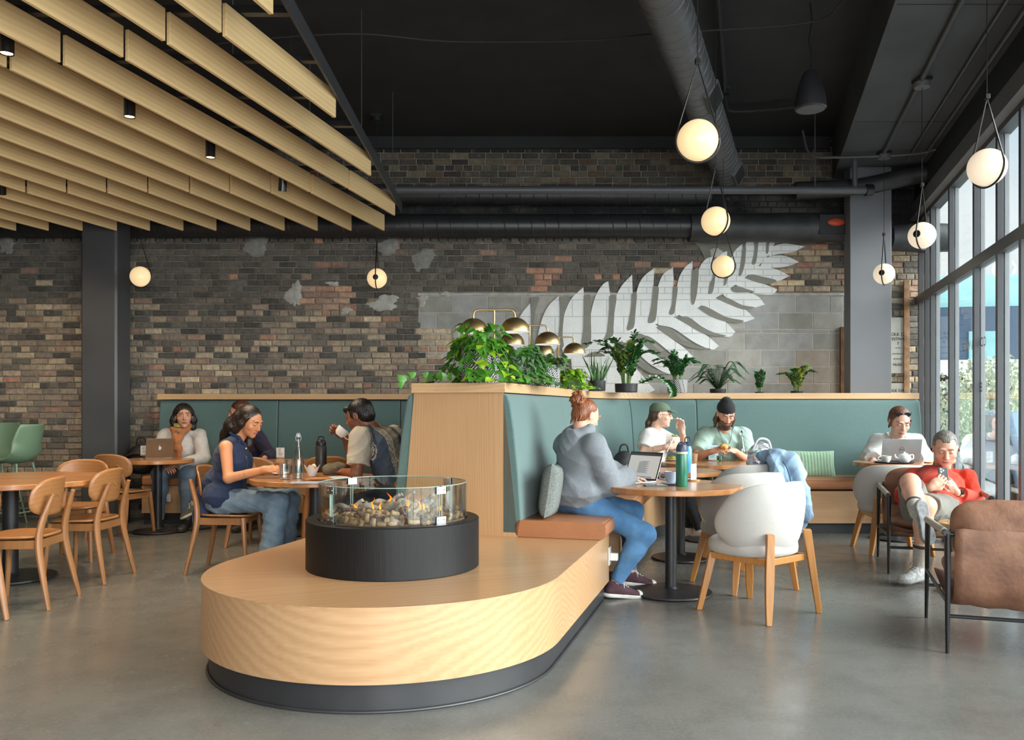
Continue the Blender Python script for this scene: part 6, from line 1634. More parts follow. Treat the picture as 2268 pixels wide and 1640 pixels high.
t = thing('phone', 'teal phone lying flat on the near table edge', 'phone', G2(1452, 1077, TZ), .12); MB().box((-.078, -.037, 0), (.078, .037, .009)).build('case', mat('teal_case', '#3e6a70', .4), t, bevel=.003); MB().box((-.073, -.033, .009), (.073, .033, .0095)).build('screen', MATS['screen_bezel'], t)
table_sign(1536, 1066, 'paper table sign on a wood block right of the green tumbler', rot=.9)
t = thing('notebook', 'white papers lying behind the laptop on the near table', 'papers', G2(1500, 1063, TZ), .3); MB().box((-.11, -.06, 0), (.11, .08, .006)).build('sheets', paper, t)
# second / third table
t = thing('water_bottle', 'sky-blue sports bottle with dark cap on the middle table', 'bottle', G2(1523, 1046, TZ))
MB().lathe([(0, 0), (.034, 0), (.036, .005), (.036, .19), (.026, .215), (0, .215)], 30).build('body', mat('sky_blue_enamel', '#4fa3cf', .3, coat=.3), t, smooth=True)
MB().lathe([(.026, .213), (.027, .25), (0, .252)], 24).build('cap', mat('dark_navy_cap', '#1c2a3a', .4), t, smooth=True); MB().tube(bez([(-.022, 0, .24), (-.018, 0, .285), (.018, 0, .285), (.022, 0, .24)], 6), .005, 8).build('carry_loop', MATS['dark_navy_cap'], t, smooth=True)
table_sign(1560, 1016, 'small white sign at the left of the beanie man\'s table', .075, .10, .15)
def bottle(label, px, py, z=TZ, h=.31, cap='#c8ccd0', name='water_carafe', r=.037):
    p = G2(px, py, z); t_ = thing(name, label, 'bottle', p)
    k = h/.31; prof = [(0, 0), (r, 0), (r+.001, .006), (r+.001, .09*k), (r*.92, .13*k), (r*.5, .20*k), (.0135, .235*k), (.013, .275*k), (.015, .28*k), (.0145, .29*k)]
    o = MB().lathe(prof, 32); o.f = [f for f in o.f if not (len(f) == 32 and f[0] != 0)]; o.build('glass_body', clear, t_, smooth=True)
    wt = MB().lathe([(0, .004), (r-.002, .004), (r-.002, .09*k), (r*.86, .13*k), (r*.47, .197*k), (0, .197*k)], 28).build('water', water, t_, smooth=True)
    MB().lathe([(0, .285*k), (.014, .285*k), (.015, .293*k), (.011, .306*k), (0, .309*k)], 20).build('stopper', mat('stopper_'+cap[1:], cap, .3), t_, smooth=True)
    MB().tube([(-.017, 0, .262*k), (-.021, 0, .285*k), (-.010, 0, .313*k), (.010, 0, .313*k), (.021, 0, .285*k), (.017, 0, .262*k)], .0018, 6).tube([(-.017, .002, .262*k), (-.012, .012, .25*k), (.012, .012, .25*k), (.017, .002, .262*k)], .0016, 6).build('wire_bail', chrome, t_, smooth=True)
    return t_
bottle('clear water bottle with a blue stopper in front of the beanie man', 1643, 1021, h=.31, cap='#2f4f9a')
bottle('swing-top glass water bottle in the middle of the navy woman\'s table', 661, 1061, h=.34, cap='#b9c2c8', r=.042)
def tumbler(label, px, py, h=.10, r=.037, fill=.5, tint=None, z=TZ, rot=0):
    p = G2(px, py, z); t_ = thing('drinking_glass', label, 'glass', p)
    n_ = 20; m_ = MB(); prof = [(.0, .0), (r*.86, .0), (r*.9, .008), (r*.95, h*.5), (r, h), (r*.93, h), (r*.86, h*.5), (r*.78, .014), (0, .014)]
    m_.lathe(prof, n_).build('glass_body', clear if tint is None else glass('tinted_'+tint, lin({'green': '#a8d0b8'}[tint]), .4), t_, smooth=True, angle=10)
    if fill: MB().lathe([(0, .015), (r*.79, .015), (r*.86, h*fill), (0, h*fill)], 24).build('water', water, t_, smooth=True)
    return t_
tumbler('cut glass tumbler beside the navy woman\'s fingers', 631, 1063, .115, .042, .35)
tumbler('clear tumbler behind the first, next to the swing-top bottle', 642, 1050, .115, .04, 0)
tumbler('clear glass on the beanie man\'s table, left of the pair', 1606, 1018, .095)
tumbler('clear glass on the beanie man\'s table, right of the pair', 1619, 1019, .095)
tumbler('small green-tinted glass beside the blue menu card', 1594, 1023, .06, .03, .4, 'green')
# menu card
t = thing('menu_card', 'blue and white menu card standing on the beanie man\'s table', 'menu', G2(1580, 1021, TZ), .2); MB().lathe([(0, 0), (.055, 0), (.055, .008), (0, .009)], 28).build('wood_block', cardw, t, smooth=True)
c = MB().box((-.052, -.002, .009), (.052, .002, .155)).build('card', mat('pale_blue_card', '#b9d3e0', .6), t); k = MB()
for i in range(6): k.box((-.04, -.003, .135-.02*i), (.03-.01*(i % 3), -.002, .141-.02*i))
k.build('print', mat('blue_print', '#4f87a8', .6), c)
def plate(label, px, py, r=.10, z=TZ, m=None, nm='plate'):
    t_ = thing(nm, label, 'plate', G2(px, py, z)); MB().lathe([(0, 0), (r*.6, 0), (r, .012), (r*1.01, .015), (r*.98, .016), (r*.58, .005), (0, .005)], 40).build('dish', m or white_m, t_, smooth=True); return t_
def heap(name, label, cat, loc, m, r, h, seed, sc=40, grp=None):
    q = random.Random(seed); b = SD()
    for k in range(9): a = q.uniform(0, 6.28); rr = r*q.uniform(0, .6); b.ell((rr*math.cos(a), rr*math.sin(a), h*q.uniform(.3, .6)), np.array((r*.5, r*.5, h*.5))*q.uniform(.7, 1.1), None, .01)
    o = sd_obj(name, [b.mesh(.004, folds(seed, .006, 60))], m, None); o.location = loc; tag(o, label, cat, grp); return o
plate('white plate of salad before the capped woman', 1489, 1021, .09); p = G2(1489, 1021, TZ)
heap('salad', 'green salad with toast on the capped woman\'s plate', 'food', p+Vector((0, 0, .012)), mat('salad_green', '#6f8f3a', .7, var=.5, scale=60, col2='#c9a24a'), .065, .035, 3)
heap('sandwich', 'toasted orange-brown sandwich half held by the beanie man', 'food', D(1604, 990, 8.47)+Vector((0, 0, -.02)), mat('toast', '#c98a3a', .7, var=.3, scale=40, col2='#e2b56a'), .055, .045, 5)
t = thing('fork', 'fork loaded with greens held up by the capped woman', 'fork', D(1484, 990, 8.33)); MB().tube([(-.03, 0, -.05), (.01, 0, .03), (.035, 0, .08)], [.0035, .003, .002], 6).box((.028, -.008, .07), (.048, .008, .105)).build('handle', chrome, t)
b = SD(); b.ell((.045, 0, .105), (.03, .016, .014)); sd_obj('greens', [b.mesh(.003, folds(4, .006, 90))], MATS['salad_green'], t)
t = thing('paper_cup', 'small kraft paper cup beside the blue bottle', 'cup', G2(1538, 1022, TZ)); MB().lathe([(0, 0), (.028, 0), (.036, .075), (.034, .075), (.027, .004), (0, .004)], 28).build('cup', mat('kraft', '#c2a27a', .7), t, smooth=True)
# window table: tray, cup, teapot, sign
tp = G2(1980, 1026, TZ); t = thing('tray', 'black serving tray on the window table', 'tray', tp); MB().lathe([(0, 0), (.17, 0), (.185, .012), (.18, .014), (.165, .004), (0, .004)], 40).build('tray_body', blk_metal, t, smooth=True)
mug('white teacup standing on the black tray', 1963, 1024.5, white_m, .047, .062, -1, False, TZ+.006)
p = G2(2003, 1024.5, TZ+.006); t = thing('teapot', 'small white teapot standing on the black tray', 'teapot', p)
MB().lathe([(0, 0), (.042, 0), (.058, .02), (.062, .045), (.052, .070), (.035, .080), (0, .082)], 36).build('pot_body', white_m, t, smooth=True)
MB().lathe([(.034, .080), (.028, .088), (.008, .092), (.010, .101), (0, .104)], 24).build('lid', white_m, t, smooth=True)
MB().tube(bez([(-.052, 0, .03), (-.085, 0, .05), (-.092, 0, .078)], 6), [.014]*3+[.011]*4+[.008]*6, 10).build('spout', white_m, t, smooth=True)
MB().tube(bez([(.052, 0, .070), (.085, 0, .070), (.085, 0, .035), (.055, 0, .025)], 6), .006, 8).build('handle', white_m, t, smooth=True)
table_sign(2058, 1026, 'white table sign behind the red-shirted man\'s shoulder', .09, .11, .2)
# phone in hand
t = thing('phone', 'black phone held up in the red-shirted man\'s hands', 'phone', D(2090, 1056, 6.55), (math.radians(-14), 0, .1)); MB().box((-.038, -.004, -.06), (.038, .005, .070)).build('case', mat('black_case', (.012, .012, .014), .35), t, bevel=.004)
k = MB()
for x, z in ((-.018, .055), (-.018, .035), (.0, .045)): k.lathe([(0, 0), (.009, 0), (.008, .003), (0, .003)], 14, M=Matrix.Translation((x, -.004, z)) @ Matrix.Rotation(PI/2, 4, 'X'))
k.build('camera_lens', mat('lens_ring', (.12, .12, .13), .15, .6), t)
# glasses on the low wooden side table
t = thing('eyeglasses', 'thin-framed eyeglasses lying on the low wooden side table', 'eyeglasses', (3.06, 5.92, .492)); mb = MB()
for s in (-1, 1): mb.tube([(s*.03+.022*math.cos(a), .0, .018+.018*math.sin(a)) for a in np.linspace(0, 2*PI, 18)[:-1]], .0015, 5, closed=True).tube([(s*.052, 0, .02), (s*.05, .12, .003)], .0015, 5)
mb.build('frame', blk_metal, t)
# scarf woman's table
table_sign(320, 1010, 'white sign on the scarf woman\'s table', .085, .105, .1)
tumbler('water glass behind the sign on the scarf woman\'s table', 333, 1012, .11, .035, .5)
table_sign(621, 1016, 'white sign on the far table behind the swing-top bottle', .085, .105, 0)
t = thing('flask', 'dark grey insulated flask behind the muffin', 'bottle', G2(711, 1046, TZ)); MB().lathe([(0, 0), (.044, 0), (.046, .006), (.046, .205), (.036, .225), (0, .225)], 32).build('body', mat('charcoal_enamel', '#33302f', .45), t, smooth=True)
MB().lathe([(.042, .222), (.043, .245), (.030, .268), (0, .272)], 28).build('lid', mat('black_plastic', (.012, .012, .013), .4), t, smooth=True); MB().tube(bez([(-.022, 0, .26), (-.018, 0, .292), (.018, 0, .292), (.022, 0, .26)], 6), .006, 8).build('carry_loop', MATS['black_plastic'], t, smooth=True)
# muffin
p = G2(691, 1056, TZ); t = thing('muffin', 'muffin in a white paper tulip wrap', 'muffin', p)
b = SD(); b.ell((0, 0, .062), (.034, .034, .026)); b.ell((0, 0, .035), (.026, .026, .03)); sd_obj('cake', [b.mesh(.003, folds(5, .003, 120))], mat('golden_crumb', '#c98f4a', .85, var=.35, scale=70), t)
def wrapf(a, b_):
    u = 2*PI*a; r = .026+.030*b_+.008*math.cos(4*u)*b_; return (r*math.cos(u), r*math.sin(u), .002+.075*b_+.018*math.cos(4*u)*b_)
MB().grid(wrapf, 48, 6, cu=True).build('paper_wrap', paper, t, solid=.001)
plate('pale plate before the striped-shirt man', 748, 1062, .085)
t = thing('paper_wrapper', 'crumpled brown paper on the navy woman\'s table', 'paper', G2(700, 1064, TZ)); b = SD(); b.ell((0, 0, .008), (.11, .05, .007)); b.ell((.04, .0, .015), (.06, .02, .008)); sd_obj('sheet', [b.mesh(.005, folds(6, .006, 50))], mat('kraft_paper', '#a9703f', .8), t)
t = thing('notebook', 'closed silver notebook at the front edge of the navy woman\'s table', 'notebook', G2(690, 1070, TZ), .05); MB().box((-.14, -.05, 0), (.16, .05, .008)).build('cover', mat('silver_cover', (.5, .5, .52), .35, .3), t)
pl_ = plate('small white saucer under the navy woman\'s hand', 622, 1052, .07)
heap('rumpled_jacket', 'rumpled olive jacket piled on the far side of the table', 'jacket', G2(745, 1052, TZ), fabric_ if False else mat('olive_cloth', '#6b6250', .9, var=.3, scale=12, bump=.3, bscale=200), .12, .10, 9)
# cup held by the striped man
t = thing('cup', 'white cup tipped at the striped-shirt man\'s lips', 'cup', D(756, 958, 6.82), (0, math.radians(40), .2))
MB().lathe([(0, -.035), (.028, -.035), (.046, -.015), (.053, .035), (.050, .035), (.043, -.012), (.026, -.030), (0, -.030)], 36).build('cup', white_m, t, smooth=True); MB().tube(bez([(.05, 0, .022), (.078, 0, .02), (.075, 0, -.012), (.045, 0, -.015)], 6), .005, 8).build('handle', white_m, t, smooth=True)
# backpack on the left bench
bkm = mat('black_nylon', (.014, .014, .015), .6, var=.2, bump=.2, bscale=120)
t = thing('backpack', 'black backpack slumped at the left end of the left bench', 'backpack', Vector((-4.22+.02, 9.72, .54)))
b = SD(); b.ell((0, 0, .17), (.17, .11, .17), None, .03); b.ell((0, -.07, .10), (.13, .07, .09), None, .03); b.cut((0, 0, .003), (0, 0, -1), .4); sd_obj('bag_body', [b.mesh(.007, folds(3, .006, 26))], bkm, t)
MB().tube(bez([(-.06, 0, .31), (-.03, -.02, .41), (.04, -.02, .41), (.07, 0, .31)], 8), .008, 8).build('strap', bkm, t, smooth=True); MB().tube(bez([(-.12, -.10, .22), (0, -.13, .25), (.12, -.10, .22)], 8), .012, 8).build('leather_trim', mat('brown_trim', '#4a2f28', .5), t, smooth=True)
t = thing('backpack', 'black backpack on the tan bench behind the laptop screen', 'backpack', Vector(((1382-CX)/F*7.7, 7.75, .565)))
b = SD(); b.ell((0, 0, .17), (.12, .10, .17), None, .03); b.cut((0, 0, .003), (0, 0, -1), .4); sd_obj('bag_body', [b.mesh(.007, folds(3, .006, 26))], bkm, t); MB().tube(bez([(-.04, 0, .31), (-.02, -.02, .39), (.03, -.02, .39), (.05, 0, .31)], 8), .008, 8).build('strap', bkm, t, smooth=True)
# denim jacket over the third chair and iridescent bag
dn = mat('washed_denim', '#7f9cb8', .9, var=.3, scale=10, col2='#9fb8cf', bump=.3, bscale=220)
t = thing('denim_jacket', 'light blue denim jacket draped over the farthest shell chair', 'jacket', (2.05, 6.95, 0))
b = SD(); q = lambda px, py, d: np.array(D(px, py, d))-np.array((2.05, 6.95, 0))
b.chain([q(1690, 1010, 7.0), q(1722, 1014, 6.9), q(1750, 1022, 6.85), q(1772, 1050, 6.85)], (.05, .065, .07, .055), .04)
b.chain([q(1712, 1020, 6.86), q(1722, 1045, 6.82), q(1742, 1075, 6.82)], (.05, .055, .05), .03)
b.chain([q(1760, 1040, 6.82), q(1776, 1090, 6.80), q(1784, 1140, 6.80)], (.05, .060, .062), .03); b.chain([np.array((2.10, 7.08, .83))-np.array((2.05, 6.95, 0)), np.array((2.20, 6.98, .87))-np.array((2.05, 6.95, 0)), np.array((2.25, 6.88, .80))-np.array((2.05, 6.95, 0))], (.05, .055, .06), .04); b.chain([np.array((2.18, 6.93, .80))-np.array((2.05, 6.95, 0)), np.array((2.20, 6.88, .66))-np.array((2.05, 6.95, 0)), np.array((2.24, 6.88, .52))-np.array((2.05, 6.95, 0))], (.06, .06, .05), .05)
b.chain([q(1768, 1120, 6.82), q(1776, 1160, 6.84), q(1774, 1178, 6.84)], (.035, .035, .018), .03)
sd_obj('cloth', [b.mesh(.006, folds(77, .010, 30))], dn, t)
mb = MB(); mb.tube(bez([q(1736, 1022, 6.78), q(1746, 1045, 6.76), q(1752, 1070, 6.76)], 6), .006, 6).build('seam', mat('denim_seam', '#45627f', .9), t)
iri = mat('iridescent_vinyl', '#b9bfcf', .12, .5, var=.3, scale=6, col2='#cfd6c2')
n = iri.node_tree.nodes; l = iri.node_tree.links; nz = n.new('ShaderNodeTexNoise'); nz.inputs['Scale'].default_value = 7; cr_ = n.new('ShaderNodeValToRGB'); e = cr_.color_ramp.elements
e[0].position = .35; e[0].color = (.75, .55, .8, 1); e[1].position = .65; e[1].color = (.5, .8, .8, 1); x_ = e.new(.5); x_.color = (.8, .82, .8, 1); l.new(nz.outputs[0], cr_.inputs[0]); l.new(cr_.outputs[0], n['Principled BSDF'].inputs['Base Color'])
t = thing('iridescent_bag', 'shiny iridescent backpack behind the denim jacket', 'bag', (2.09, 7.25, .480)); b = SD(); b.ell((0, 0, .16), (.13, .10, .17), None, .03); b.ell((.01, 0, .36), (.115, .09, .17), None, .04); b.ell((.02, -.04, .30), (.09, .06, .08), None, .02); b.cut((0, 0, .003), (0, 0, -1), .4)
sd_obj('bag_body', [b.mesh(.006, folds(14, .010, 40))], iri, t); MB().tube(bez([(-.07, -.05, .46), (-.03, -.08, .55), (.05, -.08, .54), (.09, -.05, .44)], 8), .010, 8).build('strap', mat('white_strap', (.7, .71, .72), .4), t, smooth=True)
def HP(p, x, y, z): return p.head+p.RH@(np.array((x, y, z))*p.hs)
def top_garment(p, name, m, off=.014, sleeve=.95, hem=.06, hemr=.0, seed=1, amp=.006, f0=26, h=.0075, neck=.062, slv_extra=.006, collar=None, ft=None, which=(0, 1), cuff=.0):
    b = SD(); torso(b, p, off); s = p.s
    if sleeve > 0: arms(b, p, off+slv_extra, upto=sleeve, which=which, flat=0.0, rw=.030+cuff)
    if sleeve == 0:
        for q in (-1, 1): b.cone(p.neck-p.up*.03+p.rgt*q*.055, p.neck-p.up*.060+p.rgt*q*.115, .046, .044, .02); b.cone(p.neck-p.up*.060+p.rgt*q*.105, p.neck-p.up*.22+p.rgt*q*.125, .046, .05, .03)
    lowc = p.pel-p.up*hem*s; b.ell(p.pel+p.up*.05*s, np.array((.165*p.fat+off+hemr, .118*p.fat+off+hemr, .10))*s, p.R, .06)
    b.cut(lowc, -p.up, .32*s)
    # neck opening
    nv = unit(p.up*.9-p.R[:, 1]*0.0+unit(p.up)); b.cut(p.neck+p.up*.012, unit(p.up+p.R[:, 1]*.25), .085*s)
    return sd_obj(name, [b.mesh(h, folds(seed, amp, f0))], m, p.t)
def pants(p, m, off=.012, upto=1.0, low=.0, seed=3, amp=.006, f0=24, name='trousers', waist=.13, h=.0075, ra=.036):
    b = SD(); s = p.s; torso(b, p, off, upper=False); legs(b, p, off, upto=upto, flat=0.0, low=low, ra=ra)
    b.cut(p.pel+p.up*waist*s, p.up, .24)
    return sd_obj(name, [b.mesh(h, folds(seed, amp, f0))], m, p.t)
def cap_hair(b, p, back=1.0, off=0.0, fringe=0.0, k=.012):
    s = p.hs
    b.ell(HP(p, 0, -.020, .042), np.array((.080+off, .095+off, .083+off))*s, p.RH, k)
    b.ell(HP(p, 0, -.050, .0), np.array((.074+off, .062+off, .075+off))*s, p.RH, k)
    # clear the face
    b.ell(HP(p, 0, .088, -.030+fringe), np.array((.064, .062, .085))*s, p.RH, .012, 's')

dk = '#231a16'
# ---------------------------------------------------------------- student in grey hoodie, seen from behind
P = person('student in a grey hoodie and jeans typing at the laptop with her back to us', D(1275, 1108, 5.97), D(1287, 965, 6.02), D(1297, 922, 6.06), (.84, .54), (.80, .50, -.38),
    [D(1402, 1052, 6.38), D(1391, 1058, 6.04)], [D(1395, 1266, 6.2), D(1363, 1291, 5.82)], knees=[D(1402, 1133, 6.17), D(1428, 1184, 5.78)], elbows=[D(1385, 1062, 6.42), D(1352, 1074, 5.86)],
    skin='#dcab92', s=1.0, fat=1.12, hands=[dict(palm=(0, 0, -1), side=1, curl=.5), dict(palm=(0, 0, -1), side=-1, curl=.45, fwd=(.95, .35, -.1))], face=dict(brow='#7a4a2a'), foot_dir=[(.95, .05, -.12), (.93, .22, -.10)], shoulder=.18)
hood = fabric('heather_grey_fleece', '#7b8086', var=.16, scale=140)
g = top_garment(P, 'hoodie', hood, off=.028, sleeve=.97, hem=.05, hemr=.012, seed=5, amp=.013, f0=24, slv_extra=.016, cuff=.012)
b = SD(); nk = P.neck
for a in np.linspace(-2.6, 2.6, 15):      # hood lying down the back
    q = nk+P.R@np.array((.088*math.sin(a), -.020-.070*math.cos(a), .030-.035*math.cos(a))); b.ell(q, (.032, .032, .030), None, .03)
b.ell(nk+P.R@np.array((0, -.105, -.055)), (.095, .040, .085), P.R, .04); b.ell(nk+P.R@np.array((0, -.125, -.11)), (.055, .03, .05), P.R, .04)
b.ell(nk+P.R@np.array((0, -.01, .075)), (.066, .060, .075), P.R, .02, 's')
sd_obj('hood', [b.mesh(.006, folds(9, .008, 30))], hood, g)
b = SD(); b.ell(P.pel+P.up*.0, (.183*P.fat, .142*P.fat, .030), P.R, .01); sd_obj('hem_rib', [b.mesh(.007, folds(2, .003, 60))], hood, g)
jean = fabric('blue_denim', '#3f6f9e', var=.22, scale=9, col2='#5f8fbb')
pt = pants(P, jean, .010, .98, .002, 3, .005, name='jeans', waist=.13)
can = mat('maroon_canvas', '#4a2f36', .8, var=.1); rub = mat('white_rubber', '#cfccc6', .5, var=.08, scale=20); lac = mat('white_laces', '#d8d6d0', .7)
for i in (0, 1): shoe(P, i, can, rub, laces=lac, toe_cap=rub)
b = SD(); kq = P.kn[1]+unit(P.fwd*1.0)*.058*1.12; b.ell(kq, (.030, .030, .034), None, .01); sd_obj('torn_knee', [b.mesh(.004)], mat('bare_knee', '#d79c8c', .6, var=.05), pt)
auburn = hair_mat('auburn_hair', '#6b3a22', '#9a5a36')
b = SD(); cap_hair(b, P, off=-.002)
b.ell(HP(P, 0, -.112, .078), (.050, .046, .050), P.RH, .012)
q_ = random.Random(4)
for k in range(44):
    a = q_.uniform(0, 6.28); e_ = q_.uniform(-1.0, 1.4); c0 = np.array((0, -.112, .078)); d_ = np.array((math.cos(a)*math.cos(e_), math.sin(a)*math.cos(e_), math.sin(e_))); d2 = np.cross(d_, (q_.uniform(-1, 1), q_.uniform(-1, 1), q_.uniform(-1, 1))); d2 /= np.linalg.norm(d2)+1e-6
    b.chain([HP(P, *(c0+d_*.044)), HP(P, *(c0+d_*.052+d2*.018)), HP(P, *(c0+d_*.046+d2*.036))], (.0085, .008, .003), .004)
for k in range(9):
    a = q_.uniform(-.8, .8); b.cone(HP(P, .035*a, -.115, .115), HP(P, .06*a, -.12, .148+.01*q_.random()), .006, .0015, .004)
for k in range(10):
    x = q_.uniform(-.06, .07); b.cone(HP(P, x, -.085, -.03), HP(P, x*1.05, -.088, -.075-q_.uniform(0, .02)), .006, .002, .006)
sd_obj('hair', [b.mesh(.003, strands(P.head, .0016, 150))], auburn, P.t)

# ---------------------------------------------------------------- woman in green cap
P = person('woman in a green cap, glasses and white t-shirt raising one hand as she eats', D(1443, 1040, 8.72), D(1449, 950, 8.66), D(1463, 921, 8.62), (.85, -.52), (.97, -.25, -.05),
    [D(1511, 957, 8.34), D(1476, 990, 8.36)], [(1.75, 8.55, .1), (1.85, 8.45, .1)], elbows=[D(1516, 996, 8.56), D(1424, 1002, 8.46)], skin='#e6b9a2', s=1.0, head_s=1.04, fat=1.0,
    hands=[dict(fwd=(-.15, -.1, 1), palm=(-.6, -.7, 0), side=-1, curl=.5, spread=.3), dict(fwd=(.9, -.1, .15), palm=(-.2, .9, -.3), side=1, curl=1.0)], face=dict(brow='#7d5334', closed=False, lip='#c0726a'), headkw=dict(nose=1.05))
white_t = fabric('white_cotton', '#d9d5d0')
top_garment(P, 'white_tshirt', white_t, off=.020, sleeve=.36, hem=.03, seed=12, amp=.007, slv_extra=.016)
pants(P, fabric('black_trousers', '#1c1d20'), .012)
for i in (0, 1): shoe(P, i, white_t, rub, laces=lac)
b = SD(); cap_hair(b, P, off=-.004); b.chain([HP(P, .0, -.085, -.01), HP(P, -.01, -.115, -.08), HP(P, -.02, -.13, -.18), HP(P, -.02, -.12, -.25)], (.03, .026, .02, .008), .02)
sd_obj('hair', [b.mesh(.0045, strands(P.head, .003, 120))], hair_mat('brown_hair', '#3a261a', '#5d4130'), P.t)
capg = fabric('sage_cap_cotton', '#5f6f5b')
b = SD(); b.ell(HP(P, 0, -.012, .060), (.087, .104, .075), P.RH, .01); b.cut(HP(P, 0, 0, .040), -P.RH[:, 2], .15)
cp = sd_obj('cap', [b.mesh(.004)], capg, P.t)
b = SD(); b.ell(HP(P, 0, .105, .047), (.062, .062, .010), P.RH@np.array(Matrix.Rotation(-.25, 3, 'X')), .01); sd_obj('cap_peak', [b.mesh(.003)], capg, cp)
glm = mat('brown_spectacle_frame', '#5a3a26', .3)
def glasses(p, m, y=.098, z=.012, r=.021, up=0, lens=None, ry=.9):
    mb = MB()
    for q in (-1, 1):
        mb.tube([tuple(HP(p, q*.031+r*math.cos(a), y-.006*abs(math.cos(a)), z+up+r*ry*math.sin(a))) for a in np.linspace(0, 2*PI, 20)[:-1]], .0022, 6, closed=True)
        mb.tube([tuple(HP(p, q*(.031+r), y, z+up)), tuple(HP(p, q*.076, y-.05, z+up)), tuple(HP(p, q*.078, .0, z+up))], .0019, 6)
    mb.tube([tuple(HP(p, -.010, y, z+up+.003)), tuple(HP(p, .010, y, z+up+.003))], .002, 6)
    o = mb.build('glasses', m, p.t, smooth=True)
    if lens:
        l_ = MB()
        for q in (-1, 1): l_.add([tuple(HP(p, q*.031+r*math.cos(a), y-.004, z+up+r*ry*math.sin(a))) for a in np.linspace(0, 2*PI, 20)[:-1]], [tuple(range(19))])
        l_.build('lens', lens, o, solid=.001)
    return o
glasses(P, glm)
CAPW = P
# ---------------------------------------------------------------- bearded man in black beanie
P = person('bearded man in a black beanie and mint t-shirt looking down at his sandwich', D(1602, 1043, 9.0), D(1604, 950, 8.86), D(1607, 919, 8.74), (-.05, -1), (.02, -.9, -.48),
    [D(1628, 1000, 8.52), D(1578, 1000, 8.52)], [(2.2, 8.5, .1), (1.95, 8.5, .1)], elbows=[D(1656, 1020, 8.72), D(1541, 1012, 8.72)], skin='#cf9a80', s=1.08, head_s=1.04, fat=1.2, male=True, shoulder=.192,
    hands=[dict(fwd=(-.7, -.4, .25), palm=(-.3, .6, -.7), side=-1, curl=.8), dict(fwd=(.7, -.4, .2), palm=(.3, .6, -.7), side=1, curl=.8)], face=dict(beard='#4a3324', brow='#3a271b', beard_amt=.95))
mint = fabric('mint_cotton', '#a3bdb0')
top_garment(P, 'mint_tshirt', mint, off=.022, sleeve=.40, hem=.03, seed=22, amp=.010, slv_extra=.016)
pants(P, fabric('olive_trousers', '#3c4a42'), .012)
for i in (0, 1): shoe(P, i, white_t, rub, laces=lac)
b = SD()
for q in (-1, 1): b.chain([HP(P, q*.066, -.02, .0), HP(P, q*.078, -.02, -.06), HP(P, q*.080, -.01, -.13)], (.022, .024, .010), .02)
b.ell(HP(P, 0, -.06, -.02), (.072, .055, .07), P.RH, .02)
sd_obj('hair', [b.mesh(.0045, strands(P.head, .004, 120))], MATS['brown_hair'], P.t)
b = SD(); b.ell(HP(P, 0, .052, -.075), (.048, .045, .042), P.RH, .015); b.ell(HP(P, 0, .060, -.100), (.034, .03, .03), P.RH, .015); b.ell(HP(P, 0, .108, -.052), (.026, .02, .013), P.RH, .008, 's')
sd_obj('beard', [b.mesh(.0035, strands(P.head, .0035, 200))], hair_mat('beard_hair', '#3a281d', '#523a2b'), P.t)
bn = fabric('black_knit', '#16171a')
b = SD(); b.ell(HP(P, 0, -.012, .062), (.090, .106, .088), P.RH, .01); b.ell(HP(P, .0, -.03, .125), (.05, .055, .04), P.RH, .03); b.cut(HP(P, 0, 0, .036), -P.RH[:, 2], .16)
cp = sd_obj('beanie', [b.mesh(.004, strands(P.head, .002, 170))], bn, P.t)
b = SD(); b.ell(HP(P, 0, -.010, .052), (.093, .109, .022), P.RH, .006); sd_obj('beanie_cuff', [b.mesh(.004, strands(P.head, .002, 170))], bn, cp)
MB().ball(tuple(HP(P, .0, .102, .056)), (.010, .004, .007), 12, 8).build('white_patch', white_t, cp, smooth=True)
mb = MB(); n0 = P.neck-P.up*.02
mb.tube(bez([tuple(n0+P.R@np.array((x, y, z))) for x, y, z in ((-.07, .06, .03), (-.05, .115, -.04), (-.015, .15, -.12), (0, .155, -.15), (.015, .15, -.12), (.05, .115, -.04), (.07, .06, .03))], 5), .0022, 5).ball(tuple(n0+P.R@np.array((0, .16, -.165))), .011, 10, 8)
mb.build('necklace', blk_metal, P.t)
BEAN = P
# ---------------------------------------------------------------- woman with sunglasses on her head
P = person('woman in a white shirt with sunglasses on her head working at the grey laptop', D(1988, 1040, 9.10), D(1985, 966, 8.92), D(1992, 935, 8.74), (-.05, -1), (-.06, -.9, -.42),
    [D(2026, 1018, 8.74), D(1934, 1020, 8.66)], [(4.15, 8.5, .1), (3.95, 8.5, .1)], elbows=[D(2042, 1008, 8.88), D(1927, 1010, 8.88)], skin='#dfb09a', s=1.08, head_s=1.16, fat=1.02, shoulder=.19,
    hands=[dict(palm=(0, 0, -1), side=-1, curl=.4), dict(palm=(0, 0, -1), side=1, curl=.4)], face=dict(brow='#4a2d20', lip='#b8655c'))
wsh = fabric('white_shirt_linen', '#dcdbd8')
g = top_garment(P, 'white_shirt', wsh, off=.028, sleeve=.94, hem=.03, seed=31, amp=.010, slv_extra=.018)
for q in (-1, 1):
    b = SD(); b.cone(P.neck+P.R@np.array((q*.062, .01, .035)), P.neck+P.R@np.array((q*.045, .085, -.045)), .016, .010, .01); b.cone(P.neck+P.R@np.array((q*.045, .085, -.045)), P.neck+P.R@np.array((q*.075, .085, -.030)), .010, .006, .01)
    sd_obj('collar', [b.mesh(.005)], wsh, g)
pants(P, fabric('grey_trousers', '#4a4a4d'), .012)
for i in (0, 1): shoe(P, i, white_t, rub)
b = SD(); cap_hair(b, P, off=.000, fringe=.004); b.ell(HP(P, 0, -.095, .0), (.04, .035, .04), P.RH, .02)
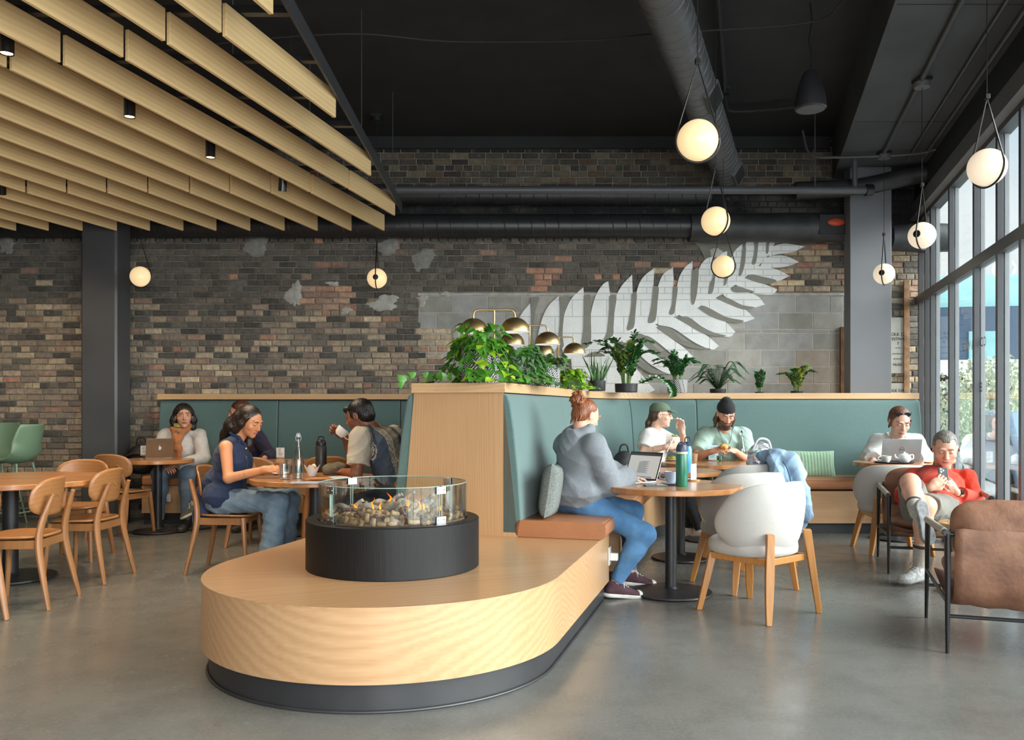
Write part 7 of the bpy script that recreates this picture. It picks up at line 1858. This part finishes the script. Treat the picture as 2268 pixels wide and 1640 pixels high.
for q in (-1, 1): b.chain([HP(P, q*.074, .03, .03), HP(P, q*.078, .01, -.03), HP(P, q*.068, -.02, -.06)], (.012, .010, .006), .01)
sd_obj('hair', [b.mesh(.0045, strands(P.head, .003, 120))], hair_mat('chestnut_hair', '#4a2f22', '#7c5240'), P.t)
blens = mat('black_lens', (.008, .008, .009), .08)
glasses(P, mat('tortoise_frame', '#2b1712', .2), y=.060, z=.012, r=.026, up=.080, lens=blens, ry=.75)
# ---------------------------------------------------------------- reclining man in red top
P = person('grey-haired man in a red roll-neck and grey shorts reclining with his phone', D(2060, 1132, 6.60), D(2086, 1046, 7.00), D(2093, 995, 6.86), (-.28, -.96), (-.34, -.86, -.36),
    [D(2117, 1090, 6.55), D(2062, 1080, 6.48)], [D(2037, 1252, 6.30), D(2030, 1138, 6.10)], knees=[D(2049, 1120, 6.26), D(2016, 1070, 6.42)], elbows=[D(2158, 1108, 6.82), D(2000, 1096, 6.72)], skin='#d6a48a', s=1.07, head_s=1.10, fat=1.12, male=True, shoulder=.20,
    hands=[dict(fwd=(-.55, -.05, .75), palm=(-.5, .75, .1), side=1, curl=.85, s=1.02), dict(fwd=(.75, -.05, .55), palm=(.2, .8, .0), side=-1, curl=.8, s=1.02)], face=dict(brow='#8d7f75', lip='#b5776a'), headkw=dict(jaw=1.08, nose=1.15), foot_dir=[(-.86, -.45, -.06), (.15, -.35, -.95)])
red = fabric('red_jersey', '#c8381f', var=.05)
g = top_garment(P, 'red_rollneck', red, off=.014, sleeve=.88, hem=.02, seed=41, amp=.006, f0=30, slv_extra=.006)
b = SD(); b.cone(P.neck-P.up*.035, P.neck+(P.head-P.neck)*.42, .078, .070, .02, flat=0.0); sd_obj('roll_neck', [b.mesh(.005, folds(2, .004, 60))], red, g)
pants(P, fabric('grey_shorts_cloth', '#77736c'), .022, .44, seed=44, amp=.012, name='shorts')
rsh = mat('grey_running_mesh', '#8b8c8d', .8, var=.45, scale=60, col2='#c9c9c7'); rso = mat('grey_running_sole', '#8f9092', .7, var=.3, scale=30)
shoe(P, 0, rsh, rso, laces=mat('grey_laces', '#a9a9a8', .7), s=1.12); shoe(P, 1, rsh, rso, s=1.12, fd=(.12, -.20, -.97), fup=(0, .97, -.2))
sock = fabric('ribbed_grey_sock', '#b8b3aa', var=.15, scale=90, )
for i in (0, 1):
    b = SD(); a = P.ank[i]; k_ = a+(P.kn[i]-a)*.36; b.cone(a, k_, .047, .057, .01, flat=0.0); so_ = sd_obj('sock', [b.mesh(.005, lambda X, Y, Z: .0012*np.sin(Z*500))], sock, P.t)
    b = SD(); k2 = a+(P.kn[i]-a)*.30; k3 = a+(P.kn[i]-a)*.34; b.cone(k2, k3, .0575, .059, .0, flat=0.0); b.cut(k2-(k3-k2)*.4, k2-k3, .08); sd_obj('sock_band', [b.mesh(.004)], mat('sock_band_brown', '#4a3a34', .9), so_)
b = SD(); b.ell(HP(P, 0, -.013, .044), np.array((.0765, .0975, .0805))*P.hs, P.RH, .01); b.ell(HP(P, 0, -.05, .0), np.array((.076, .060, .055))*P.hs, P.RH, .01); b.ell(HP(P, 0, .112, -.030), np.array((.078, .090, .118))*P.hs, P.RH, .014, 's');
for q in (-1, 1): b.ell(HP(P, q*.052, .075, .070), np.array((.030, .045, .034))*P.hs, P.RH, .01, 's')
b.ell(HP(P, 0, .050, -.055), np.array((.10, .060, .075))*P.hs, P.RH, .01, 's')
sd_obj('hair', [b.mesh(.0035, strands(P.head, .0012, 150))], hair_mat('grey_hair', '#4a4641', '#8b857d'), P.t)
w = P.wr[0]; ax = unit(P.elb[0]-w); qw = Vector(ax).to_track_quat('Z', 'Y').to_matrix().to_4x4()
o = MB().lathe([(.033, -.012), (.036, 0), (.033, .012)], 24, M=Matrix.Translation(Vector(w+ax*.03)) @ qw, close=True).build('watch', mat('black_rubber_strap', (.015, .015, .016), .5), P.t, smooth=True)
fv = Vector((-.1, -1, .25)).normalized(); fv = (fv-Vector(ax)*fv.dot(Vector(ax))).normalized(); c_ = Vector(w+ax*.03)+fv*.036
MB().lathe([(0, 0), (.020, 0), (.021, .006), (.018, .010), (0, .010)], 24, M=Matrix.Translation(c_) @ fv.to_track_quat('Z', 'Y').to_matrix().to_4x4()).build('watch_face', blens, o, smooth=True)
for q in (-1, 1): MB().ball(tuple(HP(P, q*.079, .006, -.002)), .008, 10, 8).cone if False else MB().ball(tuple(HP(P, q*.083, .004, -.004)), (.008, .010, .013), 10, 8).build('earbud', blk_metal, P.t, smooth=True)
REDM = P
# ---------------------------------------------------------------- woman in sleeveless navy top
P = person('woman in a sleeveless navy top and ripped jeans reaching over the cafe table', D(497, 1108, 6.83), D(522, 968, 6.80), D(553, 934, 6.76), (1, -.08), (.86, -.40, -.42),
    [D(584, 1100, 6.98), D(588, 1040, 6.50)], [D(632, 1222, 6.98), D(600, 1228, 6.62)], knees=[D(643, 1104, 7.02), D(617, 1112, 6.66)], elbows=[D(566, 1068, 7.02), D(506, 1060, 6.56)], skin='#cf8f66', s=1.0, head_s=1.02, fat=1.10,
    hands=[dict(fwd=(.7, -.1, -.5), palm=(-.3, 0, -1), side=-1, curl=.4), dict(fwd=(.95, .12, .02), palm=(.1, .6, -.8), side=1, curl=.75)], face=dict(brow='#1f1410', lip='#a4605a'), foot_dir=[(1, -.1, -.1), (1, -.15, -.1)], shoulder=.175)
navy = fabric('navy_blouse', '#22304f', var=.08)
g = top_garment(P, 'navy_top', navy, off=.022, sleeve=0, hem=.07, hemr=.01, seed=51, amp=.010, f0=22)
b = SD(); b.chain([P.pel+P.R@np.array((0, -.07, .14)), P.pel+P.R@np.array((0, -.15, .0)), P.pel+P.R@np.array((.0, -.16, -.16))], (.12, .085, .045), .06); b.ell(P.pel+P.R@np.array((.10, -.13, -.13)), (.05, .06, .12), P.R, .06)
sd_obj('shirt_tail', [b.mesh(.0075, folds(8, .012, 26))], navy, g)
for q, nm in ((1, 'collar'),):
    b = SD(); b.chain([P.neck+P.R@np.array((q*.065, -.02, .03)), P.neck+P.R@np.array((q*.062, .05, .005)), P.neck+P.R@np.array((q*.03, .095, -.04))], (.014, .013, .008), .01); sd_obj(nm, [b.mesh(.005)], navy, g)
for k in range(3): MB().ball(tuple(P.neck+P.R@np.array((.03, .112+.012*k, -.07-.07*k))), (.007, .007, .007), 10, 8).build('button', white_t, g, smooth=True)
lj = fabric('faded_denim', '#5d7488', var=.28, scale=8, col2='#8398a8')
jn = pants(P, lj, .016, 1.0, .030, 53, .010, name='jeans', waist=.14, ra=.045)
for i in (0, 1): shoe(P, i, mat('pale_sneaker', '#a59e94', .7), rub, s=.95)
b = SD(); b.ell(P.hip[1]+(P.kn[1]-P.hip[1])*.25+np.array((0, -.04, .068)), (.045, .03, .006), None, .01); sd_obj('torn_patch', [b.mesh(.005)], mat('frayed_threads', '#c9c1a2', .9, var=.2, scale=60), jn)
b = SD(); cap_hair(b, P, off=.001, k=.02, fringe=.014)
b.chain([HP(P, .045, -.075, .0), HP(P, .06, -.11, -.08), HP(P, .03, -.15, -.18), HP(P, .0, -.19, -.30)], (.045, .048, .042, .02), .03)
b.chain([HP(P, -.05, -.05, .0), HP(P, -.075, -.03, -.10), HP(P, -.07, .01, -.2), HP(P, -.06, .04, -.30)], (.045, .04, .03, .012), .03)
b.chain([HP(P, .0, -.10, .02), HP(P, .0, -.15, -.08), HP(P, .0, -.17, -.18)], (.05, .05, .03), .03)
b.chain([HP(P, .074, .02, .04), HP(P, .078, .0, -.02), HP(P, .072, -.04, -.09)], (.016, .022, .03), .02)
sd_obj('hair', [b.mesh(.004, strands(P.head, .002, 140))], hair_mat('black_brown_hair', '#120d0b', '#2b1e18'), P.t)
MB().ball(tuple(P.wr[0]), (.034, .032, .012), 16, 8).build('watch', mat('grey_watch_strap', '#6e6f72', .5), P.t, smooth=True)
NAVW = P
# ---------------------------------------------------------------- man in striped t-shirt drinking
P = person('man in a cream and slate striped t-shirt drinking from a white cup', D(905, 1092, 6.70), D(824, 949, 6.76), D(797, 923, 6.74), (-.86, .50), (-.93, .25, -.32),
    [D(762, 1046, 6.80), D(764, 968, 7.00)], [D(800, 1240, 6.55), D(800, 1235, 6.95)], knees=[D(790, 1125, 6.45), D(780, 1120, 6.95)], elbows=[D(790, 1050, 6.52), D(786, 1030, 7.08)], skin='#8d5a42', s=1.08, head_s=1.02, fat=1.15, male=True, shoulder=.20,
    hands=[dict(fwd=(-.8, .5, 0), palm=(0, 0, -1), side=-1, curl=.4), dict(fwd=(-.7, .05, .5), palm=(-.6, -.3, .3), side=1, curl=.9)], face=dict(brow='#120c0a', beard='#3b2920', beard_amt=.35))
def striped():
    m = bpy.data.materials.new('striped_jersey'); m.use_nodes = True; n = m.node_tree.nodes; l = m.node_tree.links; b = n['Principled BSDF']
    at = n.new('ShaderNodeAttribute'); at.attribute_name = 'Col'; nz = n.new('ShaderNodeTexNoise'); nz.inputs['Scale'].default_value = 120
    q = n.new('ShaderNodeMix'); q.data_type = 'RGBA'; q.blend_type = 'MULTIPLY'; q.inputs[0].default_value = .25
    l.new(at.outputs['Color'], q.inputs[6]); l.new(nz.outputs['Color'], q.inputs[7]); l.new(q.outputs[2], b.inputs['Base Color']); b.inputs['Roughness'].default_value = .9; return m
b = SD(); torso(b, P, .018); arms(b, P, .032, upto=.38, flat=0.0); b.ell(P.pel+P.up*.06, (.19, .15, .10), P.R, .06); b.cut(P.pel-P.up*.04, -P.up, .3); b.cut(P.neck+P.up*.02, P.up, .085)
v_, f_ = b.mesh(.006, folds(61, .008, 24))
def stripe_col(v):
    x = ((v-P.neck)@P.R)[:, 0]+ .0; c = np.repeat(np.array(lin('#c9bfae'))[None], len(v), 0); sl_ = np.array(lin('#4b5768')); br = np.array(lin('#6d5f50')); dkc = np.array(lin('#3b3d44'))
    y = x  # across the shoulders, left positive towards the viewer
    def band(a, w, col): 
        m_ = (np.abs(y-a) < w)[:, None]; return np.where(m_, col[None], c)
    for a0 in (-.105, .10):
        c = band(a0, .038, sl_)
        for k in (-1, 1):
            for j in (0, 1, 2): c = band(a0+k*(.046+.011*j), .0028, dkc if j != 1 else br)
    c = band(.0, .022, np.array(lin('#8e8473')))
    return c
g = sd_obj('striped_tshirt', [(v_, f_)], striped(), P.t, stripe_col)
pants(P, fabric('dark_denim', '#2f3d50', var=.15), .014)
for i in (0, 1): shoe(P, i, can, rub)
b = SD(); cap_hair(b, P, off=.001); b.ell(HP(P, 0, .075, .075), (.05, .03, .03), P.RH, .02)
for q in (-1, 1): b.ell(HP(P, q*.072, .022, .018), (.009, .018, .03), P.RH, .01)
sd_obj('hair', [b.mesh(.0035, strands(P.head, .002, 150))], hair_mat('jet_hair', '#080706', '#16110f'), P.t)
STRM = P
# ---------------------------------------------------------------- woman with orange scarf
P = person('woman in a white sweater and orange scarf sitting on the left banquette', D(402, 1037, 9.55), D(404, 951, 9.42), D(407, 923, 9.34), (.02, -1), (.42, -.90, -.02),
    [D(386, 1032, 9.10), D(366, 1033, 9.12)], [D(412, 1150, 9.05), D(352, 1152, 9.05)], knees=[D(414, 1052, 9.05), D(354, 1050, 9.08)], elbows=[D(452, 1015, 9.35), D(346, 1012, 9.35)], skin='#c58f72', s=1.04, head_s=1.08, fat=1.22, shoulder=.195,
    hands=[dict(fwd=(-.8, -.4, -.2), palm=(0, .5, -.8), side=-1, curl=.7), dict(fwd=(.6, -.5, -.2), palm=(0, .5, -.8), side=1, curl=.6)], face=dict(brow='#1d1210', lip='#8f4a44', closed=False))
top_garment(P, 'white_sweater', fabric('off_white_knit', '#c4bfba'), off=.018, sleeve=.95, hem=.05, seed=71, amp=.008, slv_extra=.008)
pants(P, fabric('stonewash_denim', '#59697a', var=.2, scale=8), .012)
for i in (0, 1): shoe(P, i, mat('dark_shoe', '#35322f', .6), mat('dark_sole', '#22211f', .7))
b = SD(); cap_hair(b, P, off=.006, k=.02, fringe=.012)
for q in (-1, 1): b.chain([HP(P, q*.066, -.03, .03), HP(P, q*.088, -.03, -.04), HP(P, q*.085, -.03, -.11), HP(P, q*.10, -.02, -.16)], (.035, .036, .03, .012), .03)
sd_obj('hair', [b.mesh(.005, strands(P.head, .004, 110))], MATS['black_brown_hair'], P.t)
org = mat('orange_scarf_wool', '#c2622c', .9, var=.35, scale=22, bump=.4, bscale=120, col2='#8f7a5a')
b = SD(); N = P.neck
for a in np.linspace(0, 2*PI, 17): b.ell(N+P.R@np.array((.078*math.cos(a), .045+.075*math.sin(a), .045-.025*math.sin(a))), (.036, .034, .030), None, .02)
b.chain([N+P.R@np.array((.06, .09, .02)), N+P.R@np.array((.01, .16, -.06)), N+P.R@np.array((-.02, .175, -.16)), N+P.R@np.array((-.03, .17, -.27))], (.035, .038, .040, .030), .02)
b.chain([N+P.R@np.array((-.06, .09, .02)), N+P.R@np.array((-.01, .17, -.08)), N+P.R@np.array((.03, .175, -.2))], (.03, .034, .03), .02)
sc_ = sd_obj('scarf', [b.mesh(.006, folds(7, .009, 50))], org, P.t)
b = SD()
for a in np.linspace(.3, PI-.3, 9): b.ell(N+P.R@np.array((.062*math.cos(a), .035+.070*math.sin(a), .072)), (.028, .026, .022), None, .015)
sd_obj('scarf_lining', [b.mesh(.005, folds(3, .006, 60))], mat('green_print', '#6c7a3c', .9, var=.6, scale=50, col2='#c9b95a'), sc_)
# ---------------------------------------------------------------- half-hidden woman in dark purple
P = person('woman in dark purple half hidden behind the navy-top woman', D(560, 1040, 9.5), D(545, 950, 9.36), D(531, 915, 9.26), (-.5, -.85), (-.85, -.5, -.15),
    [D(585, 1015, 9.0), D(520, 1010, 9.0)], [D(432, 1115, 8.95), D(545, 1150, 9.0)], knees=[D(500, 1065, 8.95), D(560, 1060, 9.0)], elbows=[D(600, 1010, 9.25), D(510, 1010, 9.2)], skin='#c98d74', s=1.02, head_s=1.05, fat=1.1,
    hands=[None, None], face=dict(brow='#4a2d20'), foot_dir=[(-.93, -.15, -.45), (-.5, -.85, -.1)])
top_garment(P, 'purple_sweater', fabric('dark_purple_knit', '#251f38'), off=.02, sleeve=.96, seed=81, amp=.008)
pants(P, fabric('black_jeans', '#1a1b20'), .012)
shoe(P, 0, mat('olive_sneaker', '#5a5848', .7, var=.15), mat('cream_sole', '#c9bfa8', .6), laces=lac); shoe(P, 1, mat('dark_shoe', '#35322f', .6), MATS['dark_sole'])
b = SD(); b.cone(P.ank[0], P.ank[0]+(P.kn[0]-P.ank[0])*.3, .044, .05, .01, flat=0.0); sk = sd_obj('sock', [b.mesh(.005)], fabric('pale_pink_sock', '#c9aaa6'), P.t)
for k in range(5):
    a = P.ank[0]+(P.kn[0]-P.ank[0])*(.06+.05*k); MB().ball(tuple(a+np.array((-.01+.03*(k % 2), -.045, .0))), (.012, .006, .012), 10, 6).build('red_heart', mat('heart_red', '#a1202b', .8), sk, smooth=True)
b = SD(); cap_hair(b, P, off=.004, k=.02); b.chain([HP(P, .0, -.08, .0), HP(P, .02, -.11, -.10)], (.05, .03), .03)
sd_obj('hair', [b.mesh(.005, strands(P.head, .003, 110))], hair_mat('brown_red_hair', '#3a2119', '#5a3527'), P.t)
